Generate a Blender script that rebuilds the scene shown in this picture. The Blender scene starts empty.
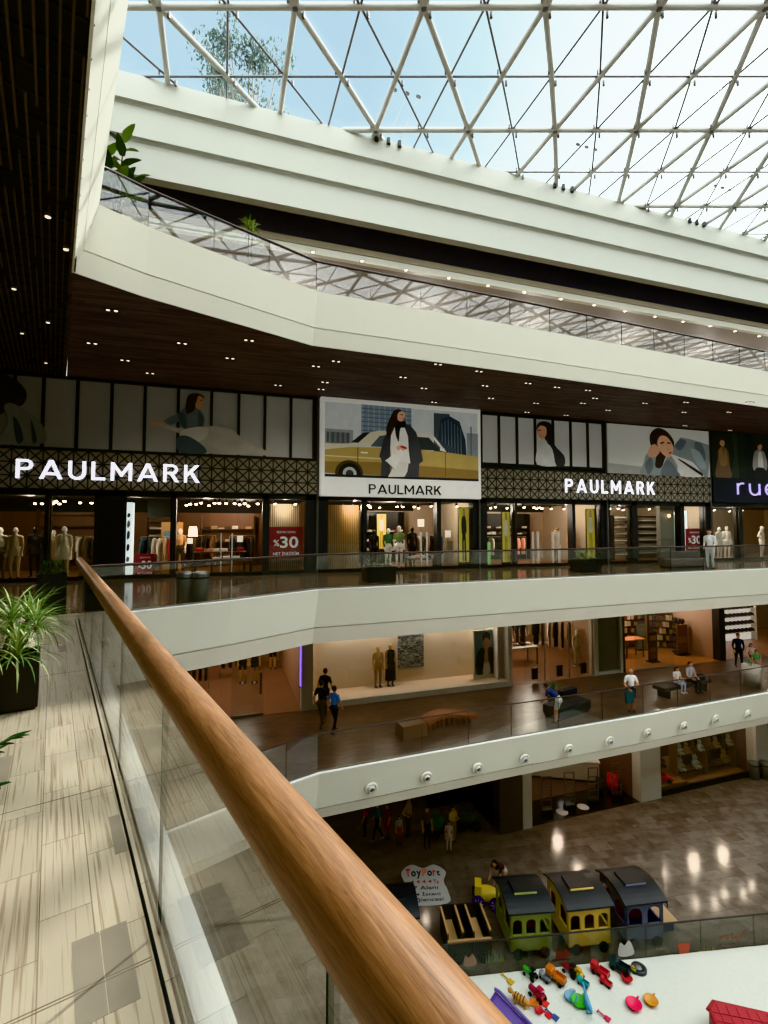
SKY_STRENGTH, SUN_ENERGY = 4.8, 5.0
import bpy, bmesh, math, random
from mathutils import Vector, Matrix
from mathutils.geometry import tessellate_polygon
random.seed(11)
SC = bpy.context.scene
COL = SC.collection
PI = math.pi
R_ = math.radians

# ------------------------------------------------------------------ camera frame (used to survey points on real planes)
FPX, CX, PITCH, YAW, EYE = 485.0, 384.0, R_(2.9), R_(18.3), Vector((0, 0, 1.75))
CY = 526 - FPX * math.tan(PITCH)
RGT = Vector((math.cos(YAW), -math.sin(YAW), 0))
FWD = Vector((math.sin(YAW) * math.cos(PITCH), math.cos(YAW) * math.cos(PITCH), math.sin(PITCH)))
UPV = RGT.cross(FWD)
def ray(x, y): return FWD + RGT * ((x - CX) / FPX) + UPV * ((CY - y) / FPX)
def on_z(x, y, z):
    d = ray(x, y); return EYE + d * ((z - EYE.z) / d.z)
def on_y(x, y, Y):
    d = ray(x, y); return EYE + d * (Y / d.y)

# plan frame of the near walkway: n across (towards the void), d along it
WA = R_(16.0)
DV = Vector((-math.sin(WA), math.cos(WA), 0)); NV = Vector((math.cos(WA), math.sin(WA), 0))
def W(n, d, z=0): return DV * d + NV * n + Vector((0, 0, z))

# levels
ZT, Z0, ZM, ZG = 7.93, 0.0, -4.95, -10.83
YF = 18.0
ZC = 6.6          # ceiling above our level
E0 = [(-2.47, 10.73), (.22, 11.97), (2.51, 13.27), (8.81, 13.57), (14.3, 13.82), (21.1, 14.02), (46, 14.9)]
w0, w1 = W(.58, -9), W(.58, 11.0)
E0 = [(w0.x, w0.y)] + E0
EM = [(w0.x, w0.y), (-2.47, 10.73), (-1.2, 11.8), (1.7, 13.05), (2.58, 13.34), (8.81, 13.60), (14.3, 13.72), (21.1, 13.98), (46, 14.9)]
def _p(x, y, z): q = on_z(x, y, z); return (q.x, q.y)
wt0, wt1 = W(.56, -9), W(.56, 10.55)
ET = [(wt0.x, wt0.y), (wt1.x, wt1.y), _p(150, 227.5, ZT), _p(318, 291.5, ZT), _p(512, 325, ZT), _p(768, 371.5, ZT)]
dx, dy = ET[-1][0] - ET[-2][0], ET[-1][1] - ET[-2][1]
ET.append((ET[-1][0] + dx * 2.2, ET[-1][1] + dy * 2.2))

# ------------------------------------------------------------------ materials
def S(r, g, b):
    f = lambda c: ((c / 255 + .055) / 1.055) ** 2.4 if c / 255 > .04045 else c / 255 / 12.92
    return (f(r), f(g), f(b), 1)
MATS = {}
def mat(name, rgb, rough=.55, metal=0., var=.08, scale=6., bump=0., emit=0., ecol=None, coat=0., spec=.5):
    if name in MATS: return MATS[name]
    m = bpy.data.materials.new(name); m.use_nodes = True
    nt = m.node_tree; N = nt.nodes; L = nt.links
    b = N['Principled BSDF']; c = S(*rgb)
    b.inputs['Roughness'].default_value = rough; b.inputs['Metallic'].default_value = metal
    b.inputs['Coat Weight'].default_value = coat; b.inputs['Specular IOR Level'].default_value = spec
    tc = N.new('ShaderNodeTexCoord'); nz = N.new('ShaderNodeTexNoise'); nz.inputs['Scale'].default_value = scale
    nz.inputs['Detail'].default_value = 3
    L.new(tc.outputs['Object'], nz.inputs['Vector'])
    mx = N.new('ShaderNodeMix'); mx.data_type = 'RGBA'
    mx.inputs[6].default_value = tuple(v * (1 - var) for v in c[:3]) + (1,)
    mx.inputs[7].default_value = tuple(min(1, v * (1 + var)) for v in c[:3]) + (1,)
    L.new(nz.outputs['Fac'], mx.inputs[0]); L.new(mx.outputs[2], b.inputs['Base Color'])
    if bump:
        bp = N.new('ShaderNodeBump'); bp.inputs['Strength'].default_value = bump; bp.inputs['Distance'].default_value = .02
        L.new(nz.outputs['Fac'], bp.inputs['Height']); L.new(bp.outputs['Normal'], b.inputs['Normal'])
    if emit:
        b.inputs['Emission Color'].default_value = S(*(ecol or rgb)); b.inputs['Emission Strength'].default_value = emit
    MATS[name] = m
    return m
def C_(r, g, b, rough=.6, **k):
    return mat('paint_%d_%d_%d' % (r, g, b), (r, g, b), rough, **k)
def nodes(name):
    m = bpy.data.materials.new(name); m.use_nodes = True; MATS[name] = m
    return m, m.node_tree.nodes, m.node_tree.links, m.node_tree.nodes['Principled BSDF']
def glass(name, tint=(.93, .97, .95), f0=.05, rough=.0, k=1.0, ex=5):
    m, N, L, b = nodes(name); out = N['Material Output']; N.remove(b)
    t = N.new('ShaderNodeBsdfTransparent'); t.inputs[0].default_value = tint + (1,)
    g = N.new('ShaderNodeBsdfGlossy'); g.inputs['Roughness'].default_value = rough
    lw = N.new('ShaderNodeLayerWeight'); lw.inputs[0].default_value = .5
    pw = N.new('ShaderNodeMath'); pw.operation = 'POWER'; pw.inputs[1].default_value = ex
    ml = N.new('ShaderNodeMath'); ml.operation = 'MULTIPLY_ADD'; ml.inputs[1].default_value = .95 * k; ml.inputs[2].default_value = f0
    L.new(lw.outputs['Facing'], pw.inputs[0]); L.new(pw.outputs[0], ml.inputs[0])
    mx = N.new('ShaderNodeMixShader'); L.new(ml.outputs[0], mx.inputs[0]); L.new(t.outputs[0], mx.inputs[1]); L.new(g.outputs[0], mx.inputs[2])
    L.new(mx.outputs[0], out.inputs[0])
    return m
GLASS = glass('clear_glass', (.97, .985, .98), .04, ex=4.2)
GLASSD = glass('balustrade_glass', (.91, .92, .91), .06, k=1.0)
RINGW = mat('ring_white', (188, 190, 179), .5, var=.02, scale=1.2)
SHOPGLASS = glass('shop_glass', (.93, .95, .94), .04)
SKYGLASS = glass('skylight_glass', (.95, .98, .98), .03)

def brick_mat(name, c1, c2, mortar, bw, rh, rough, rot=0., vein=None, msize=.004, off=.5, spec=.5, grey=None, axis=None, bumpy=0):
    m, N, L, b = nodes(name)
    tc = N.new('ShaderNodeTexCoord'); mp = N.new('ShaderNodeMapping'); mp.inputs['Rotation'].default_value = (0, 0, rot)
    L.new(tc.outputs['Object'], mp.inputs['Vector'])
    br = N.new('ShaderNodeTexBrick'); br.inputs['Scale'].default_value = 1
    br.inputs['Brick Width'].default_value = bw; br.inputs['Row Height'].default_value = rh
    br.inputs['Mortar Size'].default_value = msize; br.offset = off; br.inputs['Bias'].default_value = -.1
    br.inputs['Color1'].default_value = S(*c1); br.inputs['Color2'].default_value = S(*c2); br.inputs['Mortar'].default_value = S(*mortar)
    L.new(mp.outputs[0], br.inputs['Vector'])
    col = br.outputs['Color']
    if vein:
        m2 = N.new('ShaderNodeMapping'); m2.inputs['Scale'].default_value = vein[0]; m2.inputs['Rotation'].default_value = (0, 0, rot)
        L.new(tc.outputs['Object'], m2.inputs['Vector'])
        # shift the veins per tile so they break at the joints
        ad = N.new('ShaderNodeVectorMath'); ad.operation = 'MULTIPLY_ADD'; ad.inputs[1].default_value = (7, 7, 7)
        L.new(br.outputs['Color'], ad.inputs[0]); L.new(m2.outputs[0], ad.inputs[2])
        nz = N.new('ShaderNodeTexNoise'); nz.inputs['Scale'].default_value = vein[1]; nz.inputs['Detail'].default_value = 6; nz.inputs['Distortion'].default_value = .35
        L.new(ad.outputs[0], nz.inputs['Vector'])
        cr = N.new('ShaderNodeValToRGB')
        cr.color_ramp.elements[0].position = vein[4] if len(vein) > 4 else .34; cr.color_ramp.elements[0].color = S(*vein[2])
        cr.color_ramp.elements[1].position = vein[5] if len(vein) > 4 else .56; cr.color_ramp.elements[1].color = (1, 1, 1, 1)
        L.new(nz.outputs['Fac'], cr.inputs[0])
        mu = N.new('ShaderNodeMix'); mu.data_type = 'RGBA'; mu.blend_type = 'MULTIPLY'; mu.inputs[0].default_value = vein[3]
        L.new(col, mu.inputs[6]); L.new(cr.outputs[0], mu.inputs[7]); col = mu.outputs[2]
    L.new(col, b.inputs['Base Color'])
    b.inputs['Roughness'].default_value = rough; b.inputs['Specular IOR Level'].default_value = spec
    return m
M_TRAV = brick_mat('travertine_tiles', (194, 179, 156), (178, 164, 142), (136, 123, 104), .62, .20, .30, rot=PI / 2,
                   vein=((46, .9, 1), 1.5, (172, 152, 126), .62, .36, .48), msize=.0025, off=.37)
M_FLOOR3 = brick_mat('polished_brown_tiles', (140, 126, 110), (116, 104, 90), (80, 72, 64), .9, .45, .10, vein=((1.5, 6, 1), 1.6, (150, 130, 115), .6))
M_FLOORM = brick_mat('polished_walnut_tiles', (104, 84, 68), (84, 66, 54), (58, 46, 38), 1.2, .5, .30, rot=R_(20), vein=((1.2, 6, 1), 1.6, (140, 115, 100), .6))
M_FLOORG = brick_mat('ground_stone_tiles', (124, 114, 104), (100, 91, 82), (84, 76, 68), .85, .42, .13, rot=R_(8), vein=((2, 2, 1), 1.2, (170, 160, 150), .5))
M_SHOPFLOOR = brick_mat('shop_timber_floor', (150, 112, 84), (130, 96, 70), (90, 66, 48), 1.4, .16, .3)
M_PINKFLOOR = brick_mat('boutique_warm_floor', (150, 116, 96), (142, 108, 90), (120, 92, 76), 1.2, 1.2, .25)
M_CEILWOOD = brick_mat('dark_timber_ceiling', (114, 101, 101), (86, 75, 76), (44, 39, 40), 1.5, .14, .55, rot=R_(4), vein=((1, 10, 1), .9, (130, 115, 110), .8))
M_BACKWOOD = brick_mat('shop_back_timber', (112, 74, 48), (92, 60, 40), (60, 40, 26), 1.2, .22, .5)

def wood_mat(name, a, b_, rough=.35):
    m, N, L, b = nodes(name)
    tc = N.new('ShaderNodeTexCoord'); mp = N.new('ShaderNodeMapping'); mp.inputs['Scale'].default_value = (40, 2.2, 40)
    L.new(tc.outputs['Object'], mp.inputs['Vector'])
    nz = N.new('ShaderNodeTexNoise'); nz.inputs['Scale'].default_value = 3.4; nz.inputs['Detail'].default_value = 9; nz.inputs['Roughness'].default_value = .68; nz.inputs['Distortion'].default_value = .7
    L.new(mp.outputs[0], nz.inputs['Vector'])
    cr = N.new('ShaderNodeValToRGB'); cr.color_ramp.elements[0].position = .32; cr.color_ramp.elements[0].color = S(*a)
    cr.color_ramp.elements[1].position = .66; cr.color_ramp.elements[1].color = S(*b_)
    L.new(nz.outputs['Fac'], cr.inputs[0]); L.new(cr.outputs[0], b.inputs['Base Color'])
    b.inputs['Roughness'].default_value = rough; b.inputs['Coat Weight'].default_value = .08; b.inputs['Coat Roughness'].default_value = .35
    bp = N.new('ShaderNodeBump'); bp.inputs['Strength'].default_value = .12; bp.inputs['Distance'].default_value = .004
    L.new(nz.outputs['Fac'], bp.inputs['Height']); L.new(bp.outputs[0], b.inputs['Normal'])
    return m
M_RAIL = wood_mat('oak_handrail', (106, 70, 44), (168, 122, 82), .44)
M_BENCH = wood_mat('bench_timber', (110, 58, 28), (160, 92, 48), .4)

def lattice_mat(name, base, line, cell, x0, z0, lw=.055):
    """square cells each crossed by both diagonals, laid on a vertical facade (object X and Z)"""
    m, N, L, b = nodes(name)
    tc = N.new('ShaderNodeTexCoord'); sx = N.new('ShaderNodeSeparateXYZ'); L.new(tc.outputs['Object'], sx.inputs[0])
    def M(op, a, b2=None):
        n = N.new('ShaderNodeMath'); n.operation = op
        for i, v in enumerate((a, b2)):
            if v is None: continue
            if isinstance(v, (int, float)): n.inputs[i].default_value = v
            else: L.new(v, n.inputs[i])
        return n.outputs[0]
    u = M('FRACT', M('DIVIDE', M('SUBTRACT', sx.outputs[0], x0), cell)); v = M('FRACT', M('DIVIDE', M('SUBTRACT', sx.outputs[2], z0), cell))
    d1 = M('ABSOLUTE', M('SUBTRACT', u, v)); d2 = M('ABSOLUTE', M('SUBTRACT', M('ADD', u, v), 1))
    e1 = M('MINIMUM', u, M('SUBTRACT', 1, u)); e2 = M('MINIMUM', v, M('SUBTRACT', 1, v))
    d = M('MINIMUM', M('MULTIPLY', M('MINIMUM', d1, d2), .71), M('MINIMUM', e1, e2))
    s = M('LESS_THAN', d, lw)
    mx = N.new('ShaderNodeMix'); mx.data_type = 'RGBA'; mx.inputs[6].default_value = S(*base); mx.inputs[7].default_value = S(*line)
    L.new(s, mx.inputs[0]); L.new(mx.outputs[2], b.inputs['Base Color']); b.inputs['Roughness'].default_value = .6
    return m
M_LATT = lattice_mat('sign_band_lattice', (150, 144, 130), (26, 26, 26), .42, 0, 2.92)

WHITE = mat('fascia_white', (236, 234, 219), .45, var=.02, scale=1.2)
LIP = mat('fascia_lip', (222, 216, 200), .5, var=.02, scale=1.2)
CAP = mat('white_stone_cap', (244, 244, 238), .3, var=.03)
STEEL = mat('skylight_steel', (205, 205, 200), .4, metal=.0, var=.05)
STEELD = mat('skylight_thin_steel', (122, 120, 120), .4, var=.05)
BLACK = mat('black_metal', (20, 20, 21), .4, var=.1)
DARK = mat('dark_cladding', (34, 34, 36), .5, var=.08)
NAVY = mat('navy_recess', (98, 98, 112), .6, var=.05)
CHROME = mat('brushed_steel', (176, 178, 176), .28, metal=.9, var=.05)
BEIGE = mat('beige_plaster', (205, 192, 172), .6, var=.03)
SOFFIT = mat('grey_soffit', (172, 164, 154), .6, var=.03)
LAMP = mat('lamp_glow', (255, 240, 215), .4, emit=14., ecol=(255, 236, 205))
LAMPW = mat('lamp_warm_glow', (255, 215, 160), .4, emit=9., ecol=(255, 214, 158))
LAMPS = mat('soft_lamp_glow', (255, 240, 220), .4, emit=1.3, ecol=(255, 238, 214))
SHOPCEIL = mat('shop_black_ceiling', (16, 14, 13), .8)
DARKWALL = mat('unlit_wall', (42, 36, 32), .7)
LETTER = mat('sign_letter_glow', (250, 248, 255), .4, emit=1.15, ecol=(244, 244, 255))
LILAC = mat('sign_lilac_glow', (205, 195, 245), .4, emit=.75, ecol=(196, 184, 240))

# ------------------------------------------------------------------ mesh builder
class MB:
    def __init__(s): s.v = []; s.f = []; s.m = []; s.s = []; s.cur = 0
    def mt(s, i): s.cur = i; return s
    def add(s, vs, fs, sm=False):
        o = len(s.v); s.v += [tuple(v) for v in vs]
        for f in fs: s.f.append([i + o for i in f]); s.m.append(s.cur); s.s.append(sm)
        return s
    def box(s, x0, x1, y0, y1, z0, z1):
        if x0 > x1: x0, x1 = x1, x0
        if y0 > y1: y0, y1 = y1, y0
        if z0 > z1: z0, z1 = z1, z0
        return s.add([(x0, y0, z0), (x1, y0, z0), (x1, y1, z0), (x0, y1, z0), (x0, y0, z1), (x1, y0, z1), (x1, y1, z1), (x0, y1, z1)],
              [(3, 2, 1, 0), (4, 5, 6, 7), (0, 1, 5, 4), (1, 2, 6, 5), (2, 3, 7, 6), (3, 0, 4, 7)])
    def xbox(s, M, x0, x1, y0, y1, z0, z1):
        n = len(s.v); s.box(x0, x1, y0, y1, z0, z1)
        for i in range(n, len(s.v)): s.v[i] = tuple(M @ Vector(s.v[i]))
        return s
    def cyl(s, p0, p1, r0, r1=None, n=12, sm=True, caps=True):
        p0, p1 = Vector(p0), Vector(p1); r1 = r0 if r1 is None else r1
        a = (p1 - p0).normalized(); t = Vector((0, 0, 1)) if abs(a.z) < .9 else Vector((1, 0, 0))
        u = a.cross(t).normalized(); w = a.cross(u)
        vs = []
        for p, r in ((p0, r0), (p1, r1)):
            for i in range(n):
                th = 2 * PI * i / n; vs.append(p + (u * math.cos(th) + w * math.sin(th)) * r)
        s.add(vs, [(i, i + n, (i + 1) % n + n, (i + 1) % n) for i in range(n)], sm)
        if caps: s.add(vs, [tuple(range(n)), tuple(range(2 * n - 1, n - 1, -1))])
        return s
    def tube(s, pts, r, n=8, sm=True):
        pts = [Vector(p) for p in pts]; k = len(pts); rs = r if isinstance(r, (list, tuple)) else [r] * k
        vs = []; pu = None
        for i, p in enumerate(pts):
            a = (pts[min(i + 1, k - 1)] - pts[max(i - 1, 0)]).normalized()
            if pu is None:
                t = Vector((0, 0, 1)) if abs(a.z) < .9 else Vector((1, 0, 0)); u = a.cross(t).normalized()
            else: u = (pu - a * pu.dot(a)).normalized()
            pu = u; w = a.cross(u)
            for j in range(n):
                th = 2 * PI * j / n; vs.append(p + (u * math.cos(th) + w * math.sin(th)) * rs[i])
        fs = []
        for i in range(k - 1):
            for j in range(n): fs.append((i * n + j, (i + 1) * n + j, (i + 1) * n + (j + 1) % n, i * n + (j + 1) % n))
        s.add(vs, fs, sm); s.add(vs, [tuple(range(n)), tuple(range(k * n - 1, k * n - n - 1, -1))])
        return s
    def lathe(s, prof, n=16, c=(0, 0, 0), sm=True, sx=1, sy=1):
        vs = []
        for r, z in prof:
            for j in range(n):
                th = 2 * PI * j / n; vs.append((c[0] + r * sx * math.cos(th), c[1] + r * sy * math.sin(th), c[2] + z))
        fs = []
        for i in range(len(prof) - 1):
            for j in range(n): fs.append((i * n + j, i * n + (j + 1) % n, (i + 1) * n + (j + 1) % n, (i + 1) * n + j))
        k = len(prof)
        s.add(vs, fs, sm); s.add(vs, [tuple(range(n - 1, -1, -1)), tuple(range(k * n - n, k * n))])
        return s
    def ell(s, c, r, n=12, m=8, sm=True):
        if isinstance(r, (int, float)): r = (r, r, r)
        vs = [(c[0], c[1], c[2] - r[2])]
        for i in range(1, m):
            a = -PI / 2 + PI * i / m
            for j in range(n):
                th = 2 * PI * j / n; vs.append((c[0] + r[0] * math.cos(a) * math.cos(th), c[1] + r[1] * math.cos(a) * math.sin(th), c[2] + r[2] * math.sin(a)))
        vs.append((c[0], c[1], c[2] + r[2])); L = len(vs) - 1
        fs = [(0, 1 + (j + 1) % n, 1 + j) for j in range(n)] + [(L, L - n + j, L - n + (j + 1) % n) for j in range(n)]
        for i in range(m - 2):
            for j in range(n): fs.append((1 + i * n + j, 1 + i * n + (j + 1) % n, 1 + (i + 1) * n + (j + 1) % n, 1 + (i + 1) * n + j))
        return s.add(vs, fs, sm)
    def prism(s, pts, z0, z1):
        n = len(pts)
        if sum(pts[i][0] * pts[(i + 1) % n][1] - pts[(i + 1) % n][0] * pts[i][1] for i in range(n)) < 0: pts = pts[::-1]
        tr = tessellate_polygon([[Vector((p[0], p[1], 0)) for p in pts]])
        vs = [(p[0], p[1], z0) for p in pts] + [(p[0], p[1], z1) for p in pts]
        fs = []
        for a, b, c in tr:
            A, B, Cc = pts[a], pts[b], pts[c]
            if (B[0] - A[0]) * (Cc[1] - A[1]) - (B[1] - A[1]) * (Cc[0] - A[0]) < 0: b, c = c, b
            fs += [(a + n, b + n, c + n), (a, c, b)]
        fs += [(i, (i + 1) % n, (i + 1) % n + n, i + n) for i in range(n)]
        return s.add(vs, fs)
    def sheet(s, pts, y, th=0.):
        """a polygon in the XZ plane facing -Y"""
        n = len(pts)
        if sum(pts[i][0] * pts[(i + 1) % n][1] - pts[(i + 1) % n][0] * pts[i][1] for i in range(n)) < 0: pts = pts[::-1]
        tr = tessellate_polygon([[Vector((p[0], p[1], 0)) for p in pts]])
        vs = [(p[0], y, p[1]) for p in pts]; fs = []
        for a, b, c in tr:
            A, B, Cc = pts[a], pts[b], pts[c]
            if (B[0] - A[0]) * (Cc[1] - A[1]) - (B[1] - A[1]) * (Cc[0] - A[0]) < 0: b, c = c, b
            fs.append((a, b, c))
        return s.add(vs, fs)
    def build(s, name, mats, parent=None, loc=None, rotz=0., bevel=0., sub=0):
        me = bpy.data.meshes.new(name); me.from_pydata(s.v, [], s.f)
        for m in (mats if isinstance(mats, (list, tuple)) else [mats]): me.materials.append(m)
        me.polygons.foreach_set('material_index', s.m); me.polygons.foreach_set('use_smooth', s.s); me.update()
        o = bpy.data.objects.new(name, me); COL.objects.link(o)
        if parent: o.parent = parent
        if loc is not None: o.location = loc
        o.rotation_euler = (0, 0, rotz)
        if bevel:
            md = o.modifiers.new('edge', 'BEVEL'); md.width = bevel; md.segments = 2; md.limit_method = 'ANGLE'
        if sub:
            md = o.modifiers.new('smooth', 'SUBSURF'); md.levels = sub; md.render_levels = sub
        return o

def tag(o, label, cat, group=None, kind=None):
    o['label'] = label; o['category'] = cat
    if group: o['group'] = group
    if kind: o['kind'] = kind
    return o
def thing(name, label, cat, loc=(0, 0, 0), rotz=0., group=None):
    o = bpy.data.objects.new(name, None); COL.objects.link(o); o.empty_display_size = .1
    o.location = loc; o.rotation_euler = (0, 0, rotz)
    return tag(o, label, cat, group)
def struct(o): o['kind'] = 'structure'; return o
def holder(name):
    o = bpy.data.objects.new(name, None); COL.objects.link(o); o['kind'] = 'structure'; return o
KIDS = {}
def dup(root, loc, rotz=None, label=None, group=None, scale=None):
    r = root.copy(); COL.objects.link(r); r.location = loc
    if rotz is not None: r.rotation_euler = (0, 0, rotz)
    if label: r['label'] = label
    if group: r['group'] = group
    if scale: r.scale = (scale,) * 3 if isinstance(scale, (int, float)) else scale
    for ch in list(root.children):
        c = ch.copy(); COL.objects.link(c); c.parent = r
        for g in list(ch.children):
            d = g.copy(); COL.objects.link(d); d.parent = c
    return r
ORD = ['first', 'second', 'third', 'fourth', 'fifth', 'sixth', 'seventh', 'eighth', 'ninth', 'tenth', 'eleventh', 'twelfth', 'thirteenth',
       'fourteenth', 'fifteenth', 'sixteenth', 'seventeenth', 'eighteenth', 'nineteenth', 'twentieth']

def offset(poly, d):
    """plan polyline moved sideways by d, mitred (positive: to the left of travel)"""
    P = [Vector((p[0], p[1])) for p in poly]; out = []
    for i in range(len(P)):
        ns = []
        for a, b in ((i - 1, i), (i, i + 1)):
            if a < 0 or b >= len(P): continue
            t = (P[b] - P[a]).normalized(); ns.append(Vector((-t.y, t.x)))
        n = sum(ns, Vector((0, 0))).normalized(); k = 1 / max(.4, n.dot(ns[0]))
        q = P[i] + n * d * k; out.append((q.x, q.y))
    return out
def sweep(mb, poly, prof, z, mats=None):
    """closed profile [(inward, dz)] swept along a plan polyline (inward = left of travel)"""
    rows = [[(q[0], q[1], z + dz) for q in offset(poly, i)] for i, dz in prof]
    n = len(prof); k = len(poly)
    for a in range(n):
        b = (a + 1) % n
        if mats: mb.mt(mats[a])
        vs = rows[a] + rows[b]
        mb.add(vs, [(i, i + k, i + 1 + k, i + 1) for i in range(k - 1)])
    return mb
def smooth(pts, k=4):
    n = len(pts); out = []
    for i in range(n):
        p0, p1, p2, p3 = pts[i - 1], pts[i], pts[(i + 1) % n], pts[(i + 2) % n]
        for j in range(k):
            t = j / k
            out.append(tuple(.5 * (2 * p1[a] + (p2[a] - p0[a]) * t + (2 * p0[a] - 5 * p1[a] + 4 * p2[a] - p3[a]) * t * t + (3 * p1[a] - p0[a] - 3 * p2[a] + p3[a]) * t ** 3) for a in (0, 1)))
    return out

def text_raw(s, bold=.0, extrude=.0, spacing=1.0):
    cu = bpy.data.curves.new('lettering_curve', 'FONT'); cu.body = s; cu.offset = bold; cu.extrude = extrude; cu.space_character = spacing
    cu.resolution_u = 4
    o = bpy.data.objects.new('lettering_curve', cu); COL.objects.link(o)
    dg = bpy.context.evaluated_depsgraph_get(); me = bpy.data.meshes.new_from_object(o.evaluated_get(dg))
    vs = [tuple(v.co) for v in me.vertices]; fs = [tuple(p.vertices) for p in me.polygons]
    bpy.data.objects.remove(o); bpy.data.curves.remove(cu); bpy.data.meshes.remove(me)
    return vs, fs
def text_into(mb, s, x0, x1, z0, z1, y, depth=.02, bold=.012, mirror=False, spacing=1.0):
    """lettering filling the rectangle x0..x1, z0..z1 on the facade plane y, facing -Y"""
    vs, fs = text_raw(s, bold, .5, spacing)
    ax, bx = min(v[0] for v in vs), max(v[0] for v in vs); ay, by = min(v[1] for v in vs), max(v[1] for v in vs)
    out = []
    for v in vs:
        u = (v[0] - ax) / (bx - ax); w = (v[1] - ay) / max(1e-6, by - ay)
        if mirror: u = 1 - u
        out.append((x0 + (x1 - x0) * u, y - (v[2] + .5) * depth, z0 + (z1 - z0) * w))
    mb.add(out, [f[::-1] if mirror else f for f in fs]); return mb
def glyph(ch):
    """grotesque capitals as (outline, stroke) pieces on a unit-high grid; returns (list of polygons, advance width)"""
    t = .148
    def arc(cx, cy, r, a0, a1, n=10): return [(cx + r * math.cos(R_(a0 + (a1 - a0) * i / n)), cy + r * math.sin(R_(a0 + (a1 - a0) * i / n))) for i in range(n + 1)]
    if ch in 'PR':
        h = .28; bowl = [(t, 1), (.40, 1)] + arc(.40, 1 - h, h, 90, -90) + [(t, 1 - 2 * h), (t, 1 - 2 * h + t * .9), (.40, 1 - 2 * h + t * .9)] + arc(.40, 1 - h, h - t * .92, -90, 90) + [(t, 1 - t * .92)]
        P = [[(0, 0), (t, 0), (t, 1), (0, 1)], bowl]
        if ch == 'R': P.append([(.30, .46), (.48, .46), (.74, 0), (.55, 0)])
        return P, (.70 if ch == 'P' else .74)
    if ch == 'A': return [[(0, 0), (.17, 0), (.475, .80), (.78, 0), (.95, 0), (.56, 1), (.39, 1)], [(.22, .20), (.73, .20), (.68, .34), (.27, .34)]], .95
    if ch == 'U': return [[(0, 1), (0, .36)] + arc(.37, .36, .37, 180, 360, 14)[1:] + [(.74, 1), (.74 - t, 1), (.74 - t, .36)] + arc(.37, .36, .37 - t, 360, 180, 14)[1:] + [(t, 1)]], .74
    if ch == 'L': return [[(0, 0), (.60, 0), (.60, .15), (t, .15), (t, 1), (0, 1)]], .60
    if ch == 'M': return [[(0, 0), (t, 0), (t, .72), (.44, .22), (.50, .22), (.94 - t, .72), (.94 - t, 0), (.94, 0), (.94, 1), (.80, 1), (.47, .44), (.14, 1), (0, 1)]], .94
    if ch == 'K': return [[(0, 0), (t, 0), (t, 1), (0, 1)], [(t, .32), (t, .54), (.52, 1), (.73, 1)], [(.27, .52), (.38, .66), (.76, 0), (.56, 0)]], .76
def letters(word, x0, x1, z0, z1, y, depth, m, parent, spacing=.28, **k):
    """each capital its own part"""
    g = [glyph(c) for c in word]; tot = sum(w for p, w in g) + spacing * (len(word) - 1); sx = (x1 - x0) / tot; cur = 0
    for P, w in g:
        mb = MB()
        for q, poly in enumerate(P):
            n = len(mb.v); mb.prism(poly, 0, depth + .0006 * q)
            for i in range(n, len(mb.v)):
                a, b, c = mb.v[i]; mb.v[i] = (x0 + (cur + a) * sx, y - c, z0 + (z1 - z0) * b)
        mb.build('letter', m, parent); cur += w + spacing

# ================================================================== THE SETTING
# --- our level
mb = MB(); mb.box(-5, .47, -9, 11.6, -.05, 0)
struct(mb.build('floor', M_TRAV, rotz=WA))
inn = offset(E0, .14)
mb = MB(); mb.prism(inn + [(46, YF), (-14, YF), (-8, -9)], -.2, -.004)
struct(mb.build('floor', M_FLOOR3))
def fascia(name, poly, z, a, b, ma=WHITE, ml=LIP):
    prof = [(0, 0), (.24 * a / .95, -a), (.24 * a / .95 + .05, -a), (.24 * a / .95 + .05, -a - .03), (.24 * a / .95 + .01, -a - .03), (.37, -b), (.40, -b), (.40, -.06), (.3, -.06), (.3, -.006)]
    mb = MB(); sweep(mb, poly, prof, z, [0, 1, 1, 1, 1, 1, 1, 0, 0, 0])
    return struct(mb.build(name, [ma, ml]))
fascia('trim_1', E0, Z0, 1.06, 1.52)
fascia('trim_2', EM, ZM, 1.05, 1.38)
fascia('trim_3', ET, ZT, .88, 1.33, ml=WHITE)
mb = MB(); sweep(mb, E0, [(-.004, -.012), (-.004, .006), (.12, .006), (.12, -.012)], 0)
struct(mb.build('trim_4', CAP))
mb = MB(); sweep(mb, EM, [(-.004, -.012), (-.004, .012), (.1, .012), (.1, -.012)], ZM)
struct(mb.build('trim_5', CAP))
mb = MB(); mb.box(.392, .405, -9, 10.9, -.02, .003)
struct(mb.build('trim_6', BLACK, rotz=WA))
# a few darker stone tiles let into the walkway
mb = MB()
for n0, n1, d0, d1 in ((.115, .215, 2.07, 2.50), (.219, .32, 2.07, 2.50), (.325, .385, 3.02, 3.42), (-.30, -.205, 4.3, 4.74), (.12, .215, 8.2, 8.62)): mb.box(n0, n1, d0, d1, -.01, .0010)
struct(mb.build('trim_18', mat('dark_stone_tile', (148, 136, 120), .3, var=.14, scale=5), rotz=WA))
# expansion joint lines across the walkway stone
mb = MB()
for d in (2.22, 2.235, 3.82, 7.0): mb.box(-5, .383, d, d + .004, -.01, .0012)
struct(mb.build('trim_7', mat('joint_grey', (120, 106, 84), .6), rotz=WA))

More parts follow.
